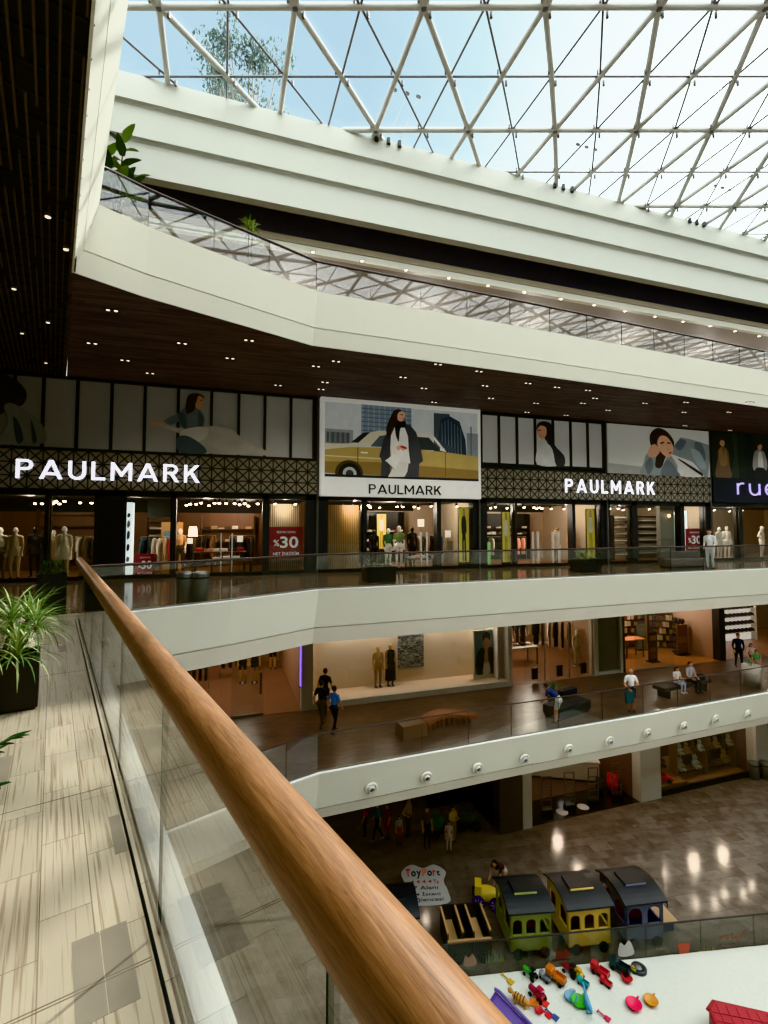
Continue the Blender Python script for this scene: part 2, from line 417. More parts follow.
# ceilings
cin = offset(ET, .37)[1:]
db = (YF - .21 * NV.y) / DV.y
q = W(.21, db)
mb = MB(); mb.prism(cin + [(46, YF + .1), (q.x, q.y + .1)], ZC, ZC + .1)
struct(mb.build('ceiling', M_CEILWOOD))
mb = MB(); mb.mt(0).box(-7, .185, -9, db + 1.2, ZC + .05, ZC + .2)
mb.mt(1)
mb.box(.15, .222, 10.3, db + 1.2, ZC + .02, ZC + .2)
x = -4.5
random.seed(3)
while x < .17:
    d = -9 + random.random() * 2
    while d < db:
        l = 1.5 + random.random() * 3; mb.box(x, x + .022, d, min(d + l, db), ZC - .015, ZC + .06); d += l + (.06 if random.random() < .5 else .5)
    x += .105
mb.mt(2)
for k in range(70): mb.box(-4.5, .2, -9 + k * .42, -8.985 + k * .42, ZC + .01, ZC + .05)
struct(mb.build('ceiling', [mat('slat_ceiling_black', (14, 15, 16), .7), mat('slat_brown', (86, 76, 70), .6), mat('slat_dark', (40, 40, 40), .6)], rotz=WA))
cin0 = offset(E0, .385)
mb = MB(); mb.prism(cin0 + [(46, YF + .5), (-14, YF + .5), (-8, -9)], -1.5, -1.4); struct(mb.build('ceiling', mat('lower_ceiling', (120, 108, 94), .7)))
cinm = offset(EM, .385)
mb = MB(); mb.prism(cinm + [(46, YF + .5), (-14, YF + .5), (-8, -9)], ZM - 1.36, ZM - 1.26); struct(mb.build('ceiling', mat('ground_ceiling', (88, 78, 70), .7)))

# middle and ground floors
mb = MB(); mb.prism(offset(EM, .12) + [(46, YF + .02), (-14, YF + .02), (-8, -9)], ZM - .2, ZM - .003); struct(mb.build('floor', M_FLOORM))
mb = MB(); mb.box(-16, 48, -11, 30, ZG - .2, ZG); struct(mb.build('floor', M_FLOORG))
# top floor slab, set back walls and soffit
mb = MB(); mb.prism(offset(ET, .12) + [(46, 22), (-14, 22), (-8, -9)], ZT - .2, ZT - .004); struct(mb.build('floor', M_FLOOR3))
mb = MB(); mb.mt(0).box(-14, 46, 16.5, 23, 11.17, 11.4).box(-14, 46, 16.42, 16.6, 11.3, 11.55)
mb.mt(1).box(-14, 46, 16.3, 16.5, 11.17, 11.42); mb.mt(2).box(-14, 46, 16.38, 16.55, 11.5, 11.72)
struct(mb.build('ceiling', [SOFFIT, WHITE, BEIGE]))
mb = MB(); mb.box(-14, 46, 16.5, 16.7, 11.6, 14.4).box(-14, 46, 15.5, 16.6, 13.6, 13.8); struct(mb.build('wall_upper', NAVY))
mb = MB(); mb.box(-14, 46, 22, 22.2, ZT, 11.2); struct(mb.build('wall_far', BEIGE))

# ring beam under the skylight: three bands stepping back as they go down
mb = MB()
ring = [(-9, 15.0), (47, 15.0)]
sweep(mb, ring, [(0, 14.83), (0, 14.06), (.10, 14.03), (.14, 13.98), (.14, 13.08), (.24, 13.05), (.28, 13.0), (.28, 12.02), (.6, 12.02), (.6, 14.83)], 0)
q1, q2 = W(-1.2, -9), W(-1.2, 17)
sweep(mb, [(q1.x, q1.y), (q2.x, q2.y)], [(0, 14.83), (0, 14.06), (.14, 14.03), (.14, 13.05), (.28, 13.0), (.28, 12.02), (.6, 12.02), (.6, 14.83)], 0)
struct(mb.build('trim_8', RINGW))
# outer roof behind the ring, left roof, end walls and the far side of the void behind the viewer
mb = MB(); mb.box(-20, 60, 15.5, 60, 13.9, 14.2); mb.prism([(q1.x - .3, q1.y), (q2.x - .3, q2.y), (-20, 17), (-14, -9)], 14.3, 14.6)
struct(mb.build('roof', mat('roof_grey', (170, 170, 165), .8)))
mb = MB()
a, b = W(-5, -9), W(-5, 19)
mb.prism([(a.x, a.y), (b.x, b.y), (b.x - .3, b.y), (a.x - .3, a.y)], ZG, 14); struct(mb.build('wall_left', mat('wall_left_grey', (92, 88, 82), .7)))
mb = MB()
mb.mt(0).box(-8, 47, -10.2, -10, ZG, 14.8)
mb.mt(1)
for z0, z1 in ((12.0, 14.8), (6.6, 7.93), (-1.5, 0), (-6.3, ZM)): mb.box(-8, 47, -10, -8.9, z0, z1)
struct(mb.build('wall_rear', [mat('rear_shade', (120, 112, 102), .7), WHITE]))
mb = MB(); mb.mt(0).box(46, 46.3, -10, 23, ZG, 14.8); struct(mb.build('wall_right', mat('wall_right_white', (205, 203, 194), .6)))

# ------------------------------------------------------------------ skylight
sky = holder('window_1')
H = 14.85 - EYE.z
FW0 = Vector((math.sin(YAW), math.cos(YAW), 0))
def snode(i, j):
    c = max(-8, min(8, i)); u = .077 + .1205 * i - .0018 * c * c - .0036 * c * (i - c) - .049 * j; v = .885 + .146 * j
    return EYE + RGT * (H * u) + FW0 * (H * v) + Vector((0, 0, H))
def inside(p): return p.y < 15.25 and p.y > -9 and p.x < 46 and (p - W(0, 0)).dot(NV) > -1.3
def clip(a, b):
    if inside(a) and inside(b): return (a, b)
    k = 300; t0 = t1 = None
    for s in range(k + 1):
        if inside(a.lerp(b, s / k)):
            if t0 is None: t0 = s / k
            t1 = s / k
    return None if t0 is None or t1 - t0 < .002 else (a.lerp(b, t0), a.lerp(b, t1))
tk, tn = MB(), MB()
def bar(a, b, thick):
    c = clip(a, b)
    if c: (tk if thick else tn).cyl(c[0], c[1], .085 if thick else .034, n=10 if thick else 6)
for j in range(-14, 12): bar(snode(-50, j), snode(70, j), j % 2 == 0)
for i in range(-50, 70): bar(snode(i, -14), snode(i, 14), i % 2 == 0)
for k in range(-60, 80):
    for j in range(-14, 14): bar(snode(k + j, j), snode(k + j + 1, j + 1), k % 2 == 0)
nd = MB()
for i in range(-50, 70):
    for j in range(-14, 12):
        p = snode(i, j)
        if not inside(p): continue
        big = (i % 2 == 0 and j % 2 == 0)
        if big: nd.ell(p, (.13, .13, .10), 10, 6)
        nd.cyl(p + Vector((.22, .1, .03)), p + Vector((.22, .1, -.13)), .04, n=8).cyl(p + Vector((-.2, -.12, .03)), p + Vector((-.2, -.12, -.10)), .03, n=6)
tk.build('main_bar', STEEL, sky); tn.build('glazing_bar', STEELD, sky); nd.build('node_fitting', STEELD, sky)
pn = MB(); a0, b0 = W(-1.4, -9), W(-1.4, 17)
pn.prism([(a0.x, a0.y), (b0.x, 15.2), (46, 15.2), (46, -9)], 14.97, 14.975)
pn.build('pane', SKYGLASS, sky)

# ------------------------------------------------------------------ balustrades
EDGE = mat('glass_edge', (48, 66, 60), .2, var=.1)
def panels(t, poly, z0, z1, step=1.6, first=None, mats=None):
    for i in range(len(poly) - 1):
        a, b = Vector((*poly[i], 0)), Vector((*poly[i + 1], 0)); L = (b - a).length; n = max(1, round(L / step)); dr = (b - a) / L
        nrm = Vector((-dr.y, dr.x, 0)) * .006
        for k in range(n):
            p, q = a + dr * (L * k / n + .006), a + dr * (L * (k + 1) / n - .006)
            if p.x > 34: continue
            mb = MB(); c = [p - nrm, q - nrm, q + nrm, p + nrm]
            vs = [(v.x, v.y, z0) for v in c] + [(v.x, v.y, z1) for v in c]
            mb.mt(0).add(vs, [(0, 1, 5, 4), (2, 3, 7, 6)]); mb.mt(1).add(vs, [(3, 2, 1, 0), (4, 5, 6, 7), (1, 2, 6, 5), (3, 0, 4, 7)])
            mb.build('glass_panel', mats or [GLASSD, EDGE], t)
RAILD = mat('dark_handrail', (58, 44, 38), .35, var=.1)
def balustrade(label, poly, z, h, r, rail):
    t = thing('glass_balustrade', label, 'railing', (0, 0, 0))
    panels(t, poly, z + .01, z + h - r * .5)
    MB().tube([(p[0], p[1], z + h) for p in poly if p[0] < 47], r, 10).build('handrail', rail, t)
    mb = MB(); sweep(mb, poly, [(-.03, 0), (-.03, .03), (.03, .03), (.03, 0)], z + .008); mb.build('base_channel', mat('channel_metal', (120, 116, 108), .4, metal=.5), t)
    return t
pin0 = offset(E0, .15)[1:]
balustrade('clear glass railing with thin dark rail in front of the fashion shops', pin0, Z0, .96, .03, RAILD)
pinm = offset(EM, .12)[1:]
balustrade('clear glass railing of the storey below with thin dark handrail', pinm, ZM, 1.02, .022, RAILD)
pint = offset(ET, .10)
balustrade('clear glass railing of the top storey reflecting the skylight bars', pint, ZT, .86, .035, RAILD)
# the near one with the thick round oak rail, in the walkway's own frame
nb = thing('glass_balustrade', 'clear glass railing with thick round wooden handrail beside the stone walkway', 'railing', (0, 0, 0), WA)
d = 2.35 - 1.55 * 6
while d < 10.6:
    mb = MB(); mb.mt(0); e = min(d + 1.55, 10.75)
    vs = [(.424, d + .004, .0), (.436, d + .004, .0), (.436, e - .004, .0), (.424, e - .004, .0)]
    vs = vs + [(x, y, 1.05) for x, y, z in vs]
    mb.add(vs, [(1, 2, 6, 5), (3, 0, 4, 7)]); mb.mt(1).add(vs, [(3, 2, 1, 0), (4, 5, 6, 7), (0, 1, 5, 4), (2, 3, 7, 6)])
    mb.build('glass_panel', [GLASS, EDGE], nb); d += 1.55
MB().cyl((.43, -9, 1.096), (.43, 10.75, 1.096), .069, n=40).ell((.43, 10.75, 1.096), (.069, .05, .069), 20, 10).build('handrail', M_RAIL, nb)
mb = MB().box(.416, .444, -9, 10.75, 1.028, 1.044); mb.build('glazing_channel', BLACK, nb)

# spouts along the fascia of the storey below
sp = thing('fascia_nozzle', '', 'air nozzle', (0, 0, 0), 0, 'round air nozzles along the white fascia')
mb = MB(); mb.lathe([(.12, 0), (.185, .005), (.19, .03), (.17, .06), (.13, .055), (.12, .0)], 24); mb.v = [(x, -z, y) for x, y, z in mb.v]; mb.build('bezel', WHITE, sp)
mb = MB(); mb.lathe([(.125, .012), (.115, .05), (.088, .11), (.072, .11), (.07, .03), (.0, .03)], 20); mb.v = [(x, -z, y) for x, y, z in mb.v]; mb.build('spout', mat('nozzle_grey', (206, 204, 196), .35), sp)
mb = MB(); mb.lathe([(.0, .060), (.069, .061), (.069, .063), (0, .063)], 16); mb.v = [(x, -z, y) for x, y, z in mb.v]; mb.build('throat', mat('nozzle_dark', (112, 110, 104), .6), sp)
fpx = [(371, 788), (426, 777), (477, 768), (524, 759), (568, 749), (609, 741), (647, 733), (683, 726), (715, 719), (747, 714)]
for k, (px, py) in enumerate(fpx):
    # point on the sloping front face, about .5 under the edge
    d = ray(px, py); best = None
    for i in range(len(EM) - 1):
        a, b = Vector(EM[i]), Vector(EM[i + 1]); t = (b - a).normalized(); n = Vector((-t.y, t.x)); a2 = a + n * .12
        den = d.x * n.x + d.y * n.y; s = (n.dot(a2)) / den; P = EYE + d * s
        u = (Vector((P.x, P.y)) - a2).dot(t)
        if -.01 <= u <= (b - a).length and s > 0: best = (P, math.atan2(t.y, t.x))
    P, rz = best; lab = 'round white air nozzle on the fascia, %s from the wooden rail' % ORD[k]
    o = sp if k == 0 else dup(sp, P)
    o.location = P; o.rotation_euler = (0, 0, rz); o['label'] = lab
    o.rotation_euler = (.24, 0, rz)

# ================================================================== FIGURES (people and shop mannequins)
def figure_caps(h, j):
    """tapered limbs of a standing figure; j overrides joints given in units of the height (x right, y forward, z up)"""
    J = dict(pelvis=(0, 0, .53), waist=(0, .004, .62), chest=(0, .006, .73), neck0=(0, .0, .82), head=(0, .014, .93),
             shL=(-.098, 0, .800), shR=(.098, 0, .800), elL=(-.122, -.012, .64), elR=(.122, -.012, .64), wrL=(-.122, .03, .505), wrR=(.122, .03, .505),
             hipL=(-.052, 0, .52), hipR=(.052, 0, .52), knL=(-.056, .012, .285), knR=(.056, .012, .285), anL=(-.058, -.012, .045), anR=(.058, -.012, .045))
    J.update(j)
    P = {k: Vector(v) * h for k, v in J.items()}
    for s in 'LR':
        if 'to' + s not in P:
            P['to' + s] = P['an' + s] + Vector((0, .085, -.026)) * h
    c = []
    def a(p, q, r0, r1, t): c.append((P[p] if isinstance(p, str) else p, P[q] if isinstance(q, str) else q, r0 * h, r1 * h, t))
    a('pelvis', 'waist', .078, .066, 'bottom0'); a('waist', 'chest', .068, .076, 'top'); a('chest', 'neck0', .076, .05, 'top')
    a('neck0', 'head', .031, .03, 'skin'); a('shL', 'neck0', .036, .044, 'top'); a('neck0', 'shR', .044, .036, 'top')
    for s in 'LR':
        a('pelvis', 'hip' + s, .07, .064, 'bottom0'); a('hip' + s, 'kn' + s, .058, .037, 'thigh'); a('kn' + s, 'an' + s, .036, .022, 'shin')
        heel = P['an' + s] + Vector((0, -.012, -.02)) * h
        a(heel, 'to' + s, .024, .02, 'shoe'); a('an' + s, heel, .024, .022, 'shoe')
        a('sh' + s, 'el' + s, .038, .027, 'arm'); a('el' + s, 'wr' + s, .027, .018, 'fore')
    return P, c
_BLOBS = []
def hand_into(mb, wr, el, h, side, curl=.5):
    """palm, four fingers of unequal length with a knuckle bend and a thumb leaving the side of the palm"""
    ax = (wr - el).normalized(); t = Vector((0, 1, 0)) if abs(ax.y) < .8 else Vector((0, 0, 1))
    lat = ax.cross(t).normalized(); nrm = lat.cross(ax).normalized()
    if side == 'L': lat = -lat
    k0 = wr + ax * .052 * h
    mb.tube([wr - ax * .01 * h, wr + ax * .02 * h, k0], [.017 * h, .022 * h, .020 * h], 8)
    for i, ln in enumerate((.040, .046, .043, .034)):
        b = k0 + lat * (.0095 * (i - 1.5)) * h
        m = b + ax * ln * .55 * h + nrm * ln * .25 * curl * h; e = m + ax * ln * .45 * h * (1 - curl * .6) + nrm * ln * .45 * curl * h
        mb.tube([b, m, e], [.0058 * h, .0054 * h, .004 * h], 6)
    b = wr + ax * .018 * h - lat * .016 * h
    m = b - lat * .014 * h + ax * .016 * h + nrm * .008 * h; mb.tube([b, m, m + ax * .02 * h + nrm * .006 * h], [.0075 * h, .0068 * h, .005 * h], 6)
def figure(name, label, cat, loc, rotz, h, j={}, top=(40, 40, 45), bottom=(35, 35, 40), shoe=(30, 28, 28), skin=(190, 140, 110), hair=(35, 25, 20),
           sleeve='short', legs='long', hairdo='short', skirt=None, dress=None, dummy=None, group=None, hat=None, apron=None, faceless=False, bare=False):
    t = thing(name, label, cat, loc, rotz, group)
    P, caps = figure_caps(h, j)
    mb = MB()
    for p, q, r0, r1, tg in caps:
        if (q - p).length > 1e-4: mb.cyl(p, q, r0, r1, 12)
        mb.ell(p, r0, 12, 8); mb.ell(q, r1, 12, 8)
    hd = P['head']; nk = P['neck0']; up = (hd - nk).normalized()
    mb.ell(hd, (.047 * h, .056 * h, .066 * h), 14, 10); mb.ell(hd + Vector((0, .016, -.03)) * h, (.034 * h, .036 * h, .036 * h), 12, 8)
    raw = mb.build('blob', WHITE)
    md = raw.modifiers.new('r', 'REMESH'); md.mode = 'VOXEL'; md.voxel_size = .0135 * h
    sm = raw.modifiers.new('s', 'SMOOTH'); sm.iterations = 3; sm.factor = .5
    dg = bpy.context.evaluated_depsgraph_get(); me = bpy.data.meshes.new_from_object(raw.evaluated_get(dg))
    om = raw.data; bpy.data.objects.remove(raw); bpy.data.meshes.remove(om)
    vs = [v.co.copy() for v in me.vertices]; fs = [tuple(p.vertices) for p in me.polygons]; bpy.data.meshes.remove(me)
    skinm = dummy or mat('skin_%d_%d_%d' % skin, skin, .55, var=.04)
    mats = [skinm, C_(*top, rough=.8), C_(*bottom, rough=.8), C_(*shoe, rough=.5)]
    lut = {'skin': 0, 'top': 1, 'arm': 1 if sleeve != 'none' else 0, 'fore': 1 if sleeve == 'long' else 0, 'bottom0': 2, 'thigh': 2 if legs != 'none' else 0,
           'shin': 2 if legs == 'long' else 0, 'shoe': 3}
    if bare: lut = {k: 0 for k in lut}
    segs = [(p, q - p, max(1e-9, (q - p).length_squared), r0, r1, tg) for p, q, r0, r1, tg in caps]
    out = MB()
    for f in fs:
        c = sum((vs[i] for i in f), Vector()) / len(f)
        if (c - hd).length < .075 * h and c.z > hd.z - .062 * h: k = 0
        else:
            best = 9; k = 0; bt = ''
            for p, d, l2, r0, r1, tg in segs:
                u = max(0, min(1, (c - p).dot(d) / l2)); dd = (c - p - d * u).length - (r0 + (r1 - r0) * u)
                if dd < best:
                    best = dd; bt = tg; k = lut[tg]
                    if tg == 'arm' and sleeve == 'short' and u > .72: k = 0
                    if tg == 'thigh' and legs == 'short' and u > .82: k = 0
        out.m.append(k)
    out.v = [tuple(v) for v in vs]; out.f = [list(f) for f in fs]; out.s = [True] * len(fs)
    # hands and face features in the same body mesh
    out.mt(0)
    for s in 'LR': hand_into(out, P['wr' + s], P['el' + s], h, s)
    fw = Vector((0, 1, 0))
    out.tube([hd + Vector((0, .052, .012)) * h, hd + Vector((0, .066, -.012)) * h], [.006 * h, .010 * h], 6)
    for sx in (-1, 1): out.ell(hd + Vector((sx * .047, -.002, -.005)) * h, (.006 * h, .013 * h, .017 * h), 8, 6)
    mm = mats[:]
    if not (dummy or faceless):
        mm += [C_(30, 22, 20), C_(150, 80, 72)]
        out.mt(4)
        for sx in (-1, 1): out.ell(hd + Vector((sx * .018, .051, .004)) * h, (.007 * h, .004 * h, .0045 * h), 8, 5)
        out.mt(5); out.ell(hd + Vector((0, .052, -.031)) * h, (.014 * h, .004 * h, .004 * h), 8, 5)
    out.build('body', mm, t)
    if hair and hairdo != 'none' and not dummy:
        hb = MB(); hb.ell(hd + Vector((0, -.010, .014)) * h, (.053 * h, .058 * h, .063 * h), 14, 10)
        hb.v = [(x, y if z > hd.z + .022 * h else min(y, hd.y + .008 * h), z) for x, y, z in hb.v]
        if hairdo == 'long': hb.tube([hd + Vector((0, -.03, .03)) * h, hd + Vector((0, -.048, -.05)) * h, hd + Vector((0, -.06, -.15)) * h], [.048 * h, .055 * h, .03 * h], 10)
        if hairdo == 'bun': hb.ell(hd + Vector((0, -.055, .05)) * h, .028 * h, 10, 8)
        if hairdo == 'tail': hb.tube([hd + Vector((0, -.05, .03)) * h, hd + Vector((0, -.085, 0)) * h, hd + Vector((0, -.08, -.09)) * h], [.018 * h, .022 * h, .01 * h], 8)
        hb.build('hair', C_(*hair, rough=.7), t)
    def ring_at(z, rx, ry, c): return [(c.x + rx * math.cos(a) * (1 + .05 * math.cos(7 * a)), c.y + ry * math.sin(a) * (1 + .05 * math.sin(6 * a)), z) for a in [2 * PI * i / 28 for i in range(28)]]
    def loft(rows, nm, col):
        b = MB(); n = 28; vs = [v for r in rows for v in r]
        b.add(vs, [(i * n + k, i * n + (k + 1) % n, (i + 1) * n + (k + 1) % n, (i + 1) * n + k) for i in range(len(rows) - 1) for k in range(n)], True)
        b.build(nm, C_(*col, rough=.8), t)
    pv, ch, wa = P['pelvis'], P['chest'], P['waist']
    if skirt: loft([ring_at(wa.z + .01 * h, .074 * h, .07 * h, wa), ring_at(pv.z, .115 * h, .088 * h, pv), ring_at(skirt[0] * h, skirt[1] * h, skirt[1] * h * .8, pv)], 'skirt', skirt[2])
    if dress: loft([ring_at(ch.z + .045 * h, .098 * h, .083 * h, ch), ring_at(ch.z, .098 * h, .088 * h, ch), ring_at(wa.z, .078 * h, .074 * h, wa), ring_at(pv.z, .118 * h, .09 * h, pv), ring_at(dress[0] * h, dress[1] * h, dress[1] * h * .8, pv)], 'dress', dress[2])
    if hat: MB().ell(hd + Vector((0, -.004, .03)) * h, (.056 * h, .06 * h, .05 * h), 12, 8).tube([hd + Vector((0, .03, .035)) * h, hd + Vector((0, .09, .025)) * h], [.04 * h, .03 * h], 8).build('cap', C_(*hat), t)
    if dummy: 
        MB().lathe([(0, 0), (.17, 0), (.17, .012), (.02, .02), (0, .02)], 20).build('stand_plate', CHROME, t)
    return t
WALK = dict(hipL=(-.052, 0, .52), knL=(-.056, .09, .30), anL=(-.056, .12, .05), knR=(.056, -.02, .29), anR=(.056, -.13, .075), toR=(.056, -.06, .018),
            elL=(-.14, -.06, .65), wrL=(-.13, -.05, .51), elR=(.14, .03, .645), wrR=(.125, .12, .53))
SIT = dict(pelvis=(0, 0, .285), waist=(0, -.01, .38), chest=(0, 0, .49), neck0=(0, .0, .58), head=(0, .02, .69), shL=(-.112, 0, .565), shR=(.112, 0, .565),
           elL=(-.14, .03, .41), elR=(.14, .03, .41), wrL=(-.09, .15, .36), wrR=(.09, .15, .36), hipL=(-.052, .0, .28), hipR=(.052, .0, .28),
           knL=(-.065, .235, .285), knR=(.065, .235, .285), anL=(-.065, .225, .045), anR=(.065, .225, .045))
BEND = dict(pelvis=(0, -.08, .52), waist=(0, -.02, .60), chest=(0, .08, .66), neck0=(0, .16, .715), head=(0, .225, .77), shL=(-.112, .14, .71), shR=(.112, .14, .71),
            elL=(-.13, .18, .56), elR=(.13, .18, .56), wrL=(-.10, .27, .46), wrR=(.10, .27, .46), hipL=(-.052, -.07, .51), hipR=(.052, -.07, .51), knL=(-.056, -.01, .28), knR=(.056, -.01, .28))
PHONE = dict(elL=(-.13, .02, .65), wrL=(-.06, .13, .70), elR=(.13, .01, .65), wrR=(.05, .13, .68))
AKIMBO = dict(elL=(-.21, -.03, .67), wrL=(-.10, .03, .58), elR=(.21, -.03, .67), wrR=(.10, .03, .58))
DUMW = mat('mannequin_white', (225, 218, 206), .35, var=.02)
DUMG = mat('mannequin_gold', (196, 150, 86), .35, var=.02)
DUMK = mat('mannequin_black', (26, 25, 26), .35, var=.02)

# ================================================================== OUR LEVEL: SHOP FRONTS
def wbox(name, mt, *bx, bevel=0):
    mb = MB()
    for b in bx: mb.box(*b)
    return struct(mb.build(name, mt, bevel=bevel))
# piers, transoms and head of the shop front
mb = MB()
for x0, x1 in ((-4.0, -3.12), (-1.70, -1.54), (1.34, 1.56), (2.9, 3.73), (5.10, 5.26), (8.22, 8.40), (9.84, 10.52), (11.88, 11.98), (14.85, 15.01),
               (16.42, 16.97), (18.26, 18.56), (21.25, 21.50), (22.9, 23.40), (25.27, 25.49), (27.9, 28.3), (31, 31.6), (35, 36), (-5.4, -5.28), (-7.2, -6.9)):
    mb.box(x0, x1, YF, YF + .35, 0, 2.9)
mb.box(-14, 46, YF, YF + .3, 2.72, 2.92)
mb.box(-14, 46, YF + .02, YF + .4, 2.9, 6.62)
mb.box(-14, -7.2, YF, YF + .3, 0, 2.9)
struct(mb.build('wall_shopfront', DARK))
mb = MB(); mb.mt(0).box(3.28, 3.36, YF - .07, YF, 0, 6.6).box(10.09, 10.17, YF - .07, YF, 0, 6.6).box(16.72, 16.80, YF - .07, YF, 0, 6.6).box(23.2, 23.3, YF - .07, YF, 0, 6.6)
struct(mb.build('trim_9', mat('pilaster_grey', (92, 92, 88), .5)))
mb = MB(); mb.box(-14, 46, YF - .03, YF + .02, 0, .13); struct(mb.build('baseboard_shopfront', BLACK))
# lattice bands
mb = MB(); mb.box(-9, 3.28, YF - .10, YF + .02, 2.9, 4.18); struct(mb.build('trim_10', M_LATT))
mb = MB(); mb.box(10.17, 23.2, YF - .10, YF + .02, 2.9, 4.16); struct(mb.build('trim_11', M_LATT))

# ---- art helper: flat printed shapes on a panel
class Art:
    def __init__(s, x0, x1, z0, z1, y, glow=0.): s.glow = glow; s.b = (x0, x1, z0, z1); s.y = y; s.mb = MB(); s.mats = []; s.k = 0
    def m(s, rgb):
        mm = rgb if not isinstance(rgb, tuple) else mat(('added_glow_%d' % int(s.glow * 100) if s.glow else '') + 'print_%d_%d_%d' % rgb, rgb, .5, var=.2, scale=2.6, emit=s.glow)  # print glow is added to brighten the facade, no lamp behind it
        if mm not in s.mats: s.mats.append(mm)
        s.mb.mt(s.mats.index(mm))
    def pt(s, u, v): x0, x1, z0, z1 = s.b; return (x0 + (x1 - x0) * u, z0 + (z1 - z0) * v)
    def poly(s, rgb, pts, sm=True):
        s.m(rgb); s.k += 1
        q = [s.pt(*p) for p in pts]
        s.mb.sheet(smooth(q) if sm else q, s.y - .0008 * s.k); return s
    def rect(s, rgb, u0, u1, v0, v1): return s.poly(rgb, [(u0, v0), (u1, v0), (u1, v1), (u0, v1)], False)
    def disc(s, rgb, u, v, ru, rv, n=24): return s.poly(rgb, [(u + ru * math.cos(2 * PI * i / n), v + rv * math.sin(2 * PI * i / n)) for i in range(n)], False)
    def build(s, name, parent=None): return s.mb.build(name, s.mats, parent)

# ---- clerestory panels, left run
def clerestory(name, xs, z0, z1, shade):
    w = holder(name); fr = MB()
    fr.box(xs[0] - .06, xs[-1] + .06, YF - .09, YF, z1, z1 + .1).box(xs[0] - .06, xs[-1] + .06, YF - .09, YF, z0 - .1, z0)
    for x in xs: fr.box(x - .045, x + .045, YF - .09, YF, z0, z1)
    fr.build('frame', BLACK, w)
    for i in range(len(xs) - 1):
        g = shade(i); MB().box(xs[i] + .045, xs[i + 1] - .045, YF - .02, YF + .0, z0, z1).build('pane', mat('panel_grey_%d' % g, (g, g, g - 3), .42, var=.06, scale=.8, spec=.25, emit=.10 if g > 200 else .004 * i), w)  # emission added to brighten the panes, rising towards the right
    return w
XL = [-9.0, -8.0, -7.1, -6.3, -5.52, -4.57, -3.58, -2.58, -1.54, -.46, .46, 1.37, 2.31, 3.16]
clerestory('window_2', XL, 4.26, 6.5, lambda i: 176 + i * 2)
XR = [10.24, 11.10, 11.99, 12.91, 13.85, 14.79, 15.73, 16.60]
clerestory('window_3', XR, 4.42, 6.46, lambda i: 206)

def poster(name, label, art, cat='poster', group=None, frame=None):
    t = thing(name, label, cat, (0, 0, 0), 0, group); art.build('print', t)
    if frame:
        x0, x1, z0, z1 = art.b; f = .04
        MB().box(x0 - f, x1 + f, art.y + .0, art.y + .05, z0 - f, z1 + f).build('backing', frame, t)
    return t
SK = (206, 160, 132); HR = (38, 28, 25); DN = (134, 142, 144); DN2 = (104, 112, 116); DK = (26, 26, 28)
# seated woman in denim across the left panels
A = Art(-2.55, 1.6, 4.28, 6.48, YF - .105, .05)
A.poly((196, 192, 182), [(.05, .45), (.25, .38), (.42, .42), (.62, .44), (.80, .22), (1.0, .03), (.72, .0), (.42, .02), (.30, .25), (.10, .40)])
A.poly(DN, [(.14, .48), (.25, .62), (.31, .72), (.40, .70), (.445, .58), (.43, .40), (.30, .36), (.26, .48), (.19, .42)])
A.poly(DN2, [(.24, .60), (.27, .42), (.31, .38), (.30, .60)]); A.poly(DN2, [(.40, .66), (.44, .57), (.43, .42), (.405, .45)])
A.poly((214, 210, 200), [(.29, .36), (.47, .42), (.46, .24), (.36, .16), (.27, .22)])
A.poly((104, 114, 120), [(.24, .22), (.32, .26), (.44, .12), (.46, .0), (.26, .0)])
A.poly(HR, [(.30, .72), (.32, .90), (.38, .95), (.44, .91), (.43, .82), (.40, .80), (.36, .66), (.31, .62)])
A.poly(SK, [(.385, .83), (.40, .91), (.435, .88), (.44, .80), (.425, .74), (.40, .70), (.375, .74)])
A.poly(SK, [(.02, .46), (.07, .44), (.13, .46), (.12, .42), (.05, .41)])
A.poly(HR, [(.405, .845), (.42, .85), (.435, .84), (.42, .835)])
poster('window_print', 'grey photo print of seated woman in denim jacket on window strip', A)
# huge crouching figure at far left
A = Art(-8.4, -5.4, 4.28, 6.48, YF - .105)
A.poly((40, 34, 30), [(.20, .0), (.10, .5), (.30, .96), (.62, 1.0), (.80, .80), (.78, .58), (.60, .44), (.55, .2), (.5, .0)])
A.poly((148, 112, 86), [(.36, .80), (.50, .84), (.56, .62), (.48, .42), (.34, .50)])
A.poly((150, 152, 146), [(.62, .55), (.72, .58), (.95, .34), (.98, .04), (.60, .02), (.66, .30)])
A.poly((78, 84, 84), [(.70, .40), (.76, .30), (.80, .08), (.74, .04)]); A.poly((78, 84, 84), [(.86, .38), (.92, .10), (.88, .05)])
poster('window_print', 'dim photo print of dark haired head and shoulder at far left end', A)
# veiled head in the right panels
A = Art(11.9, 15.0, 4.44, 6.44, YF - .105, .14)
A.poly((196, 198, 194), [(.34, .0), (.36, .40), (.46, .62), (.62, .48), (.70, .25), (.72, .0)])
A.poly((62, 62, 66), [(.46, .62), (.58, .74), (.64, .45), (.80, .22), (.80, .0), (.66, .0), (.60, .35)])
A.poly((44, 42, 44), [(.34, .78), (.38, .92), (.50, .96), (.60, .88), (.63, .60), (.55, .44), (.47, .60), (.40, .62)])
A.poly(SK, [(.36, .80), (.42, .86), (.50, .82), (.50, .66), (.44, .56), (.39, .60), (.355, .68)])
A.poly(HR, [(.36, .755), (.395, .765), (.42, .755), (.39, .742)]); A.poly((170, 84, 80), [(.385, .635), (.42, .64), (.40, .62)])
poster('window_print', 'photo print of woman with dark headscarf on the right window strip', A)
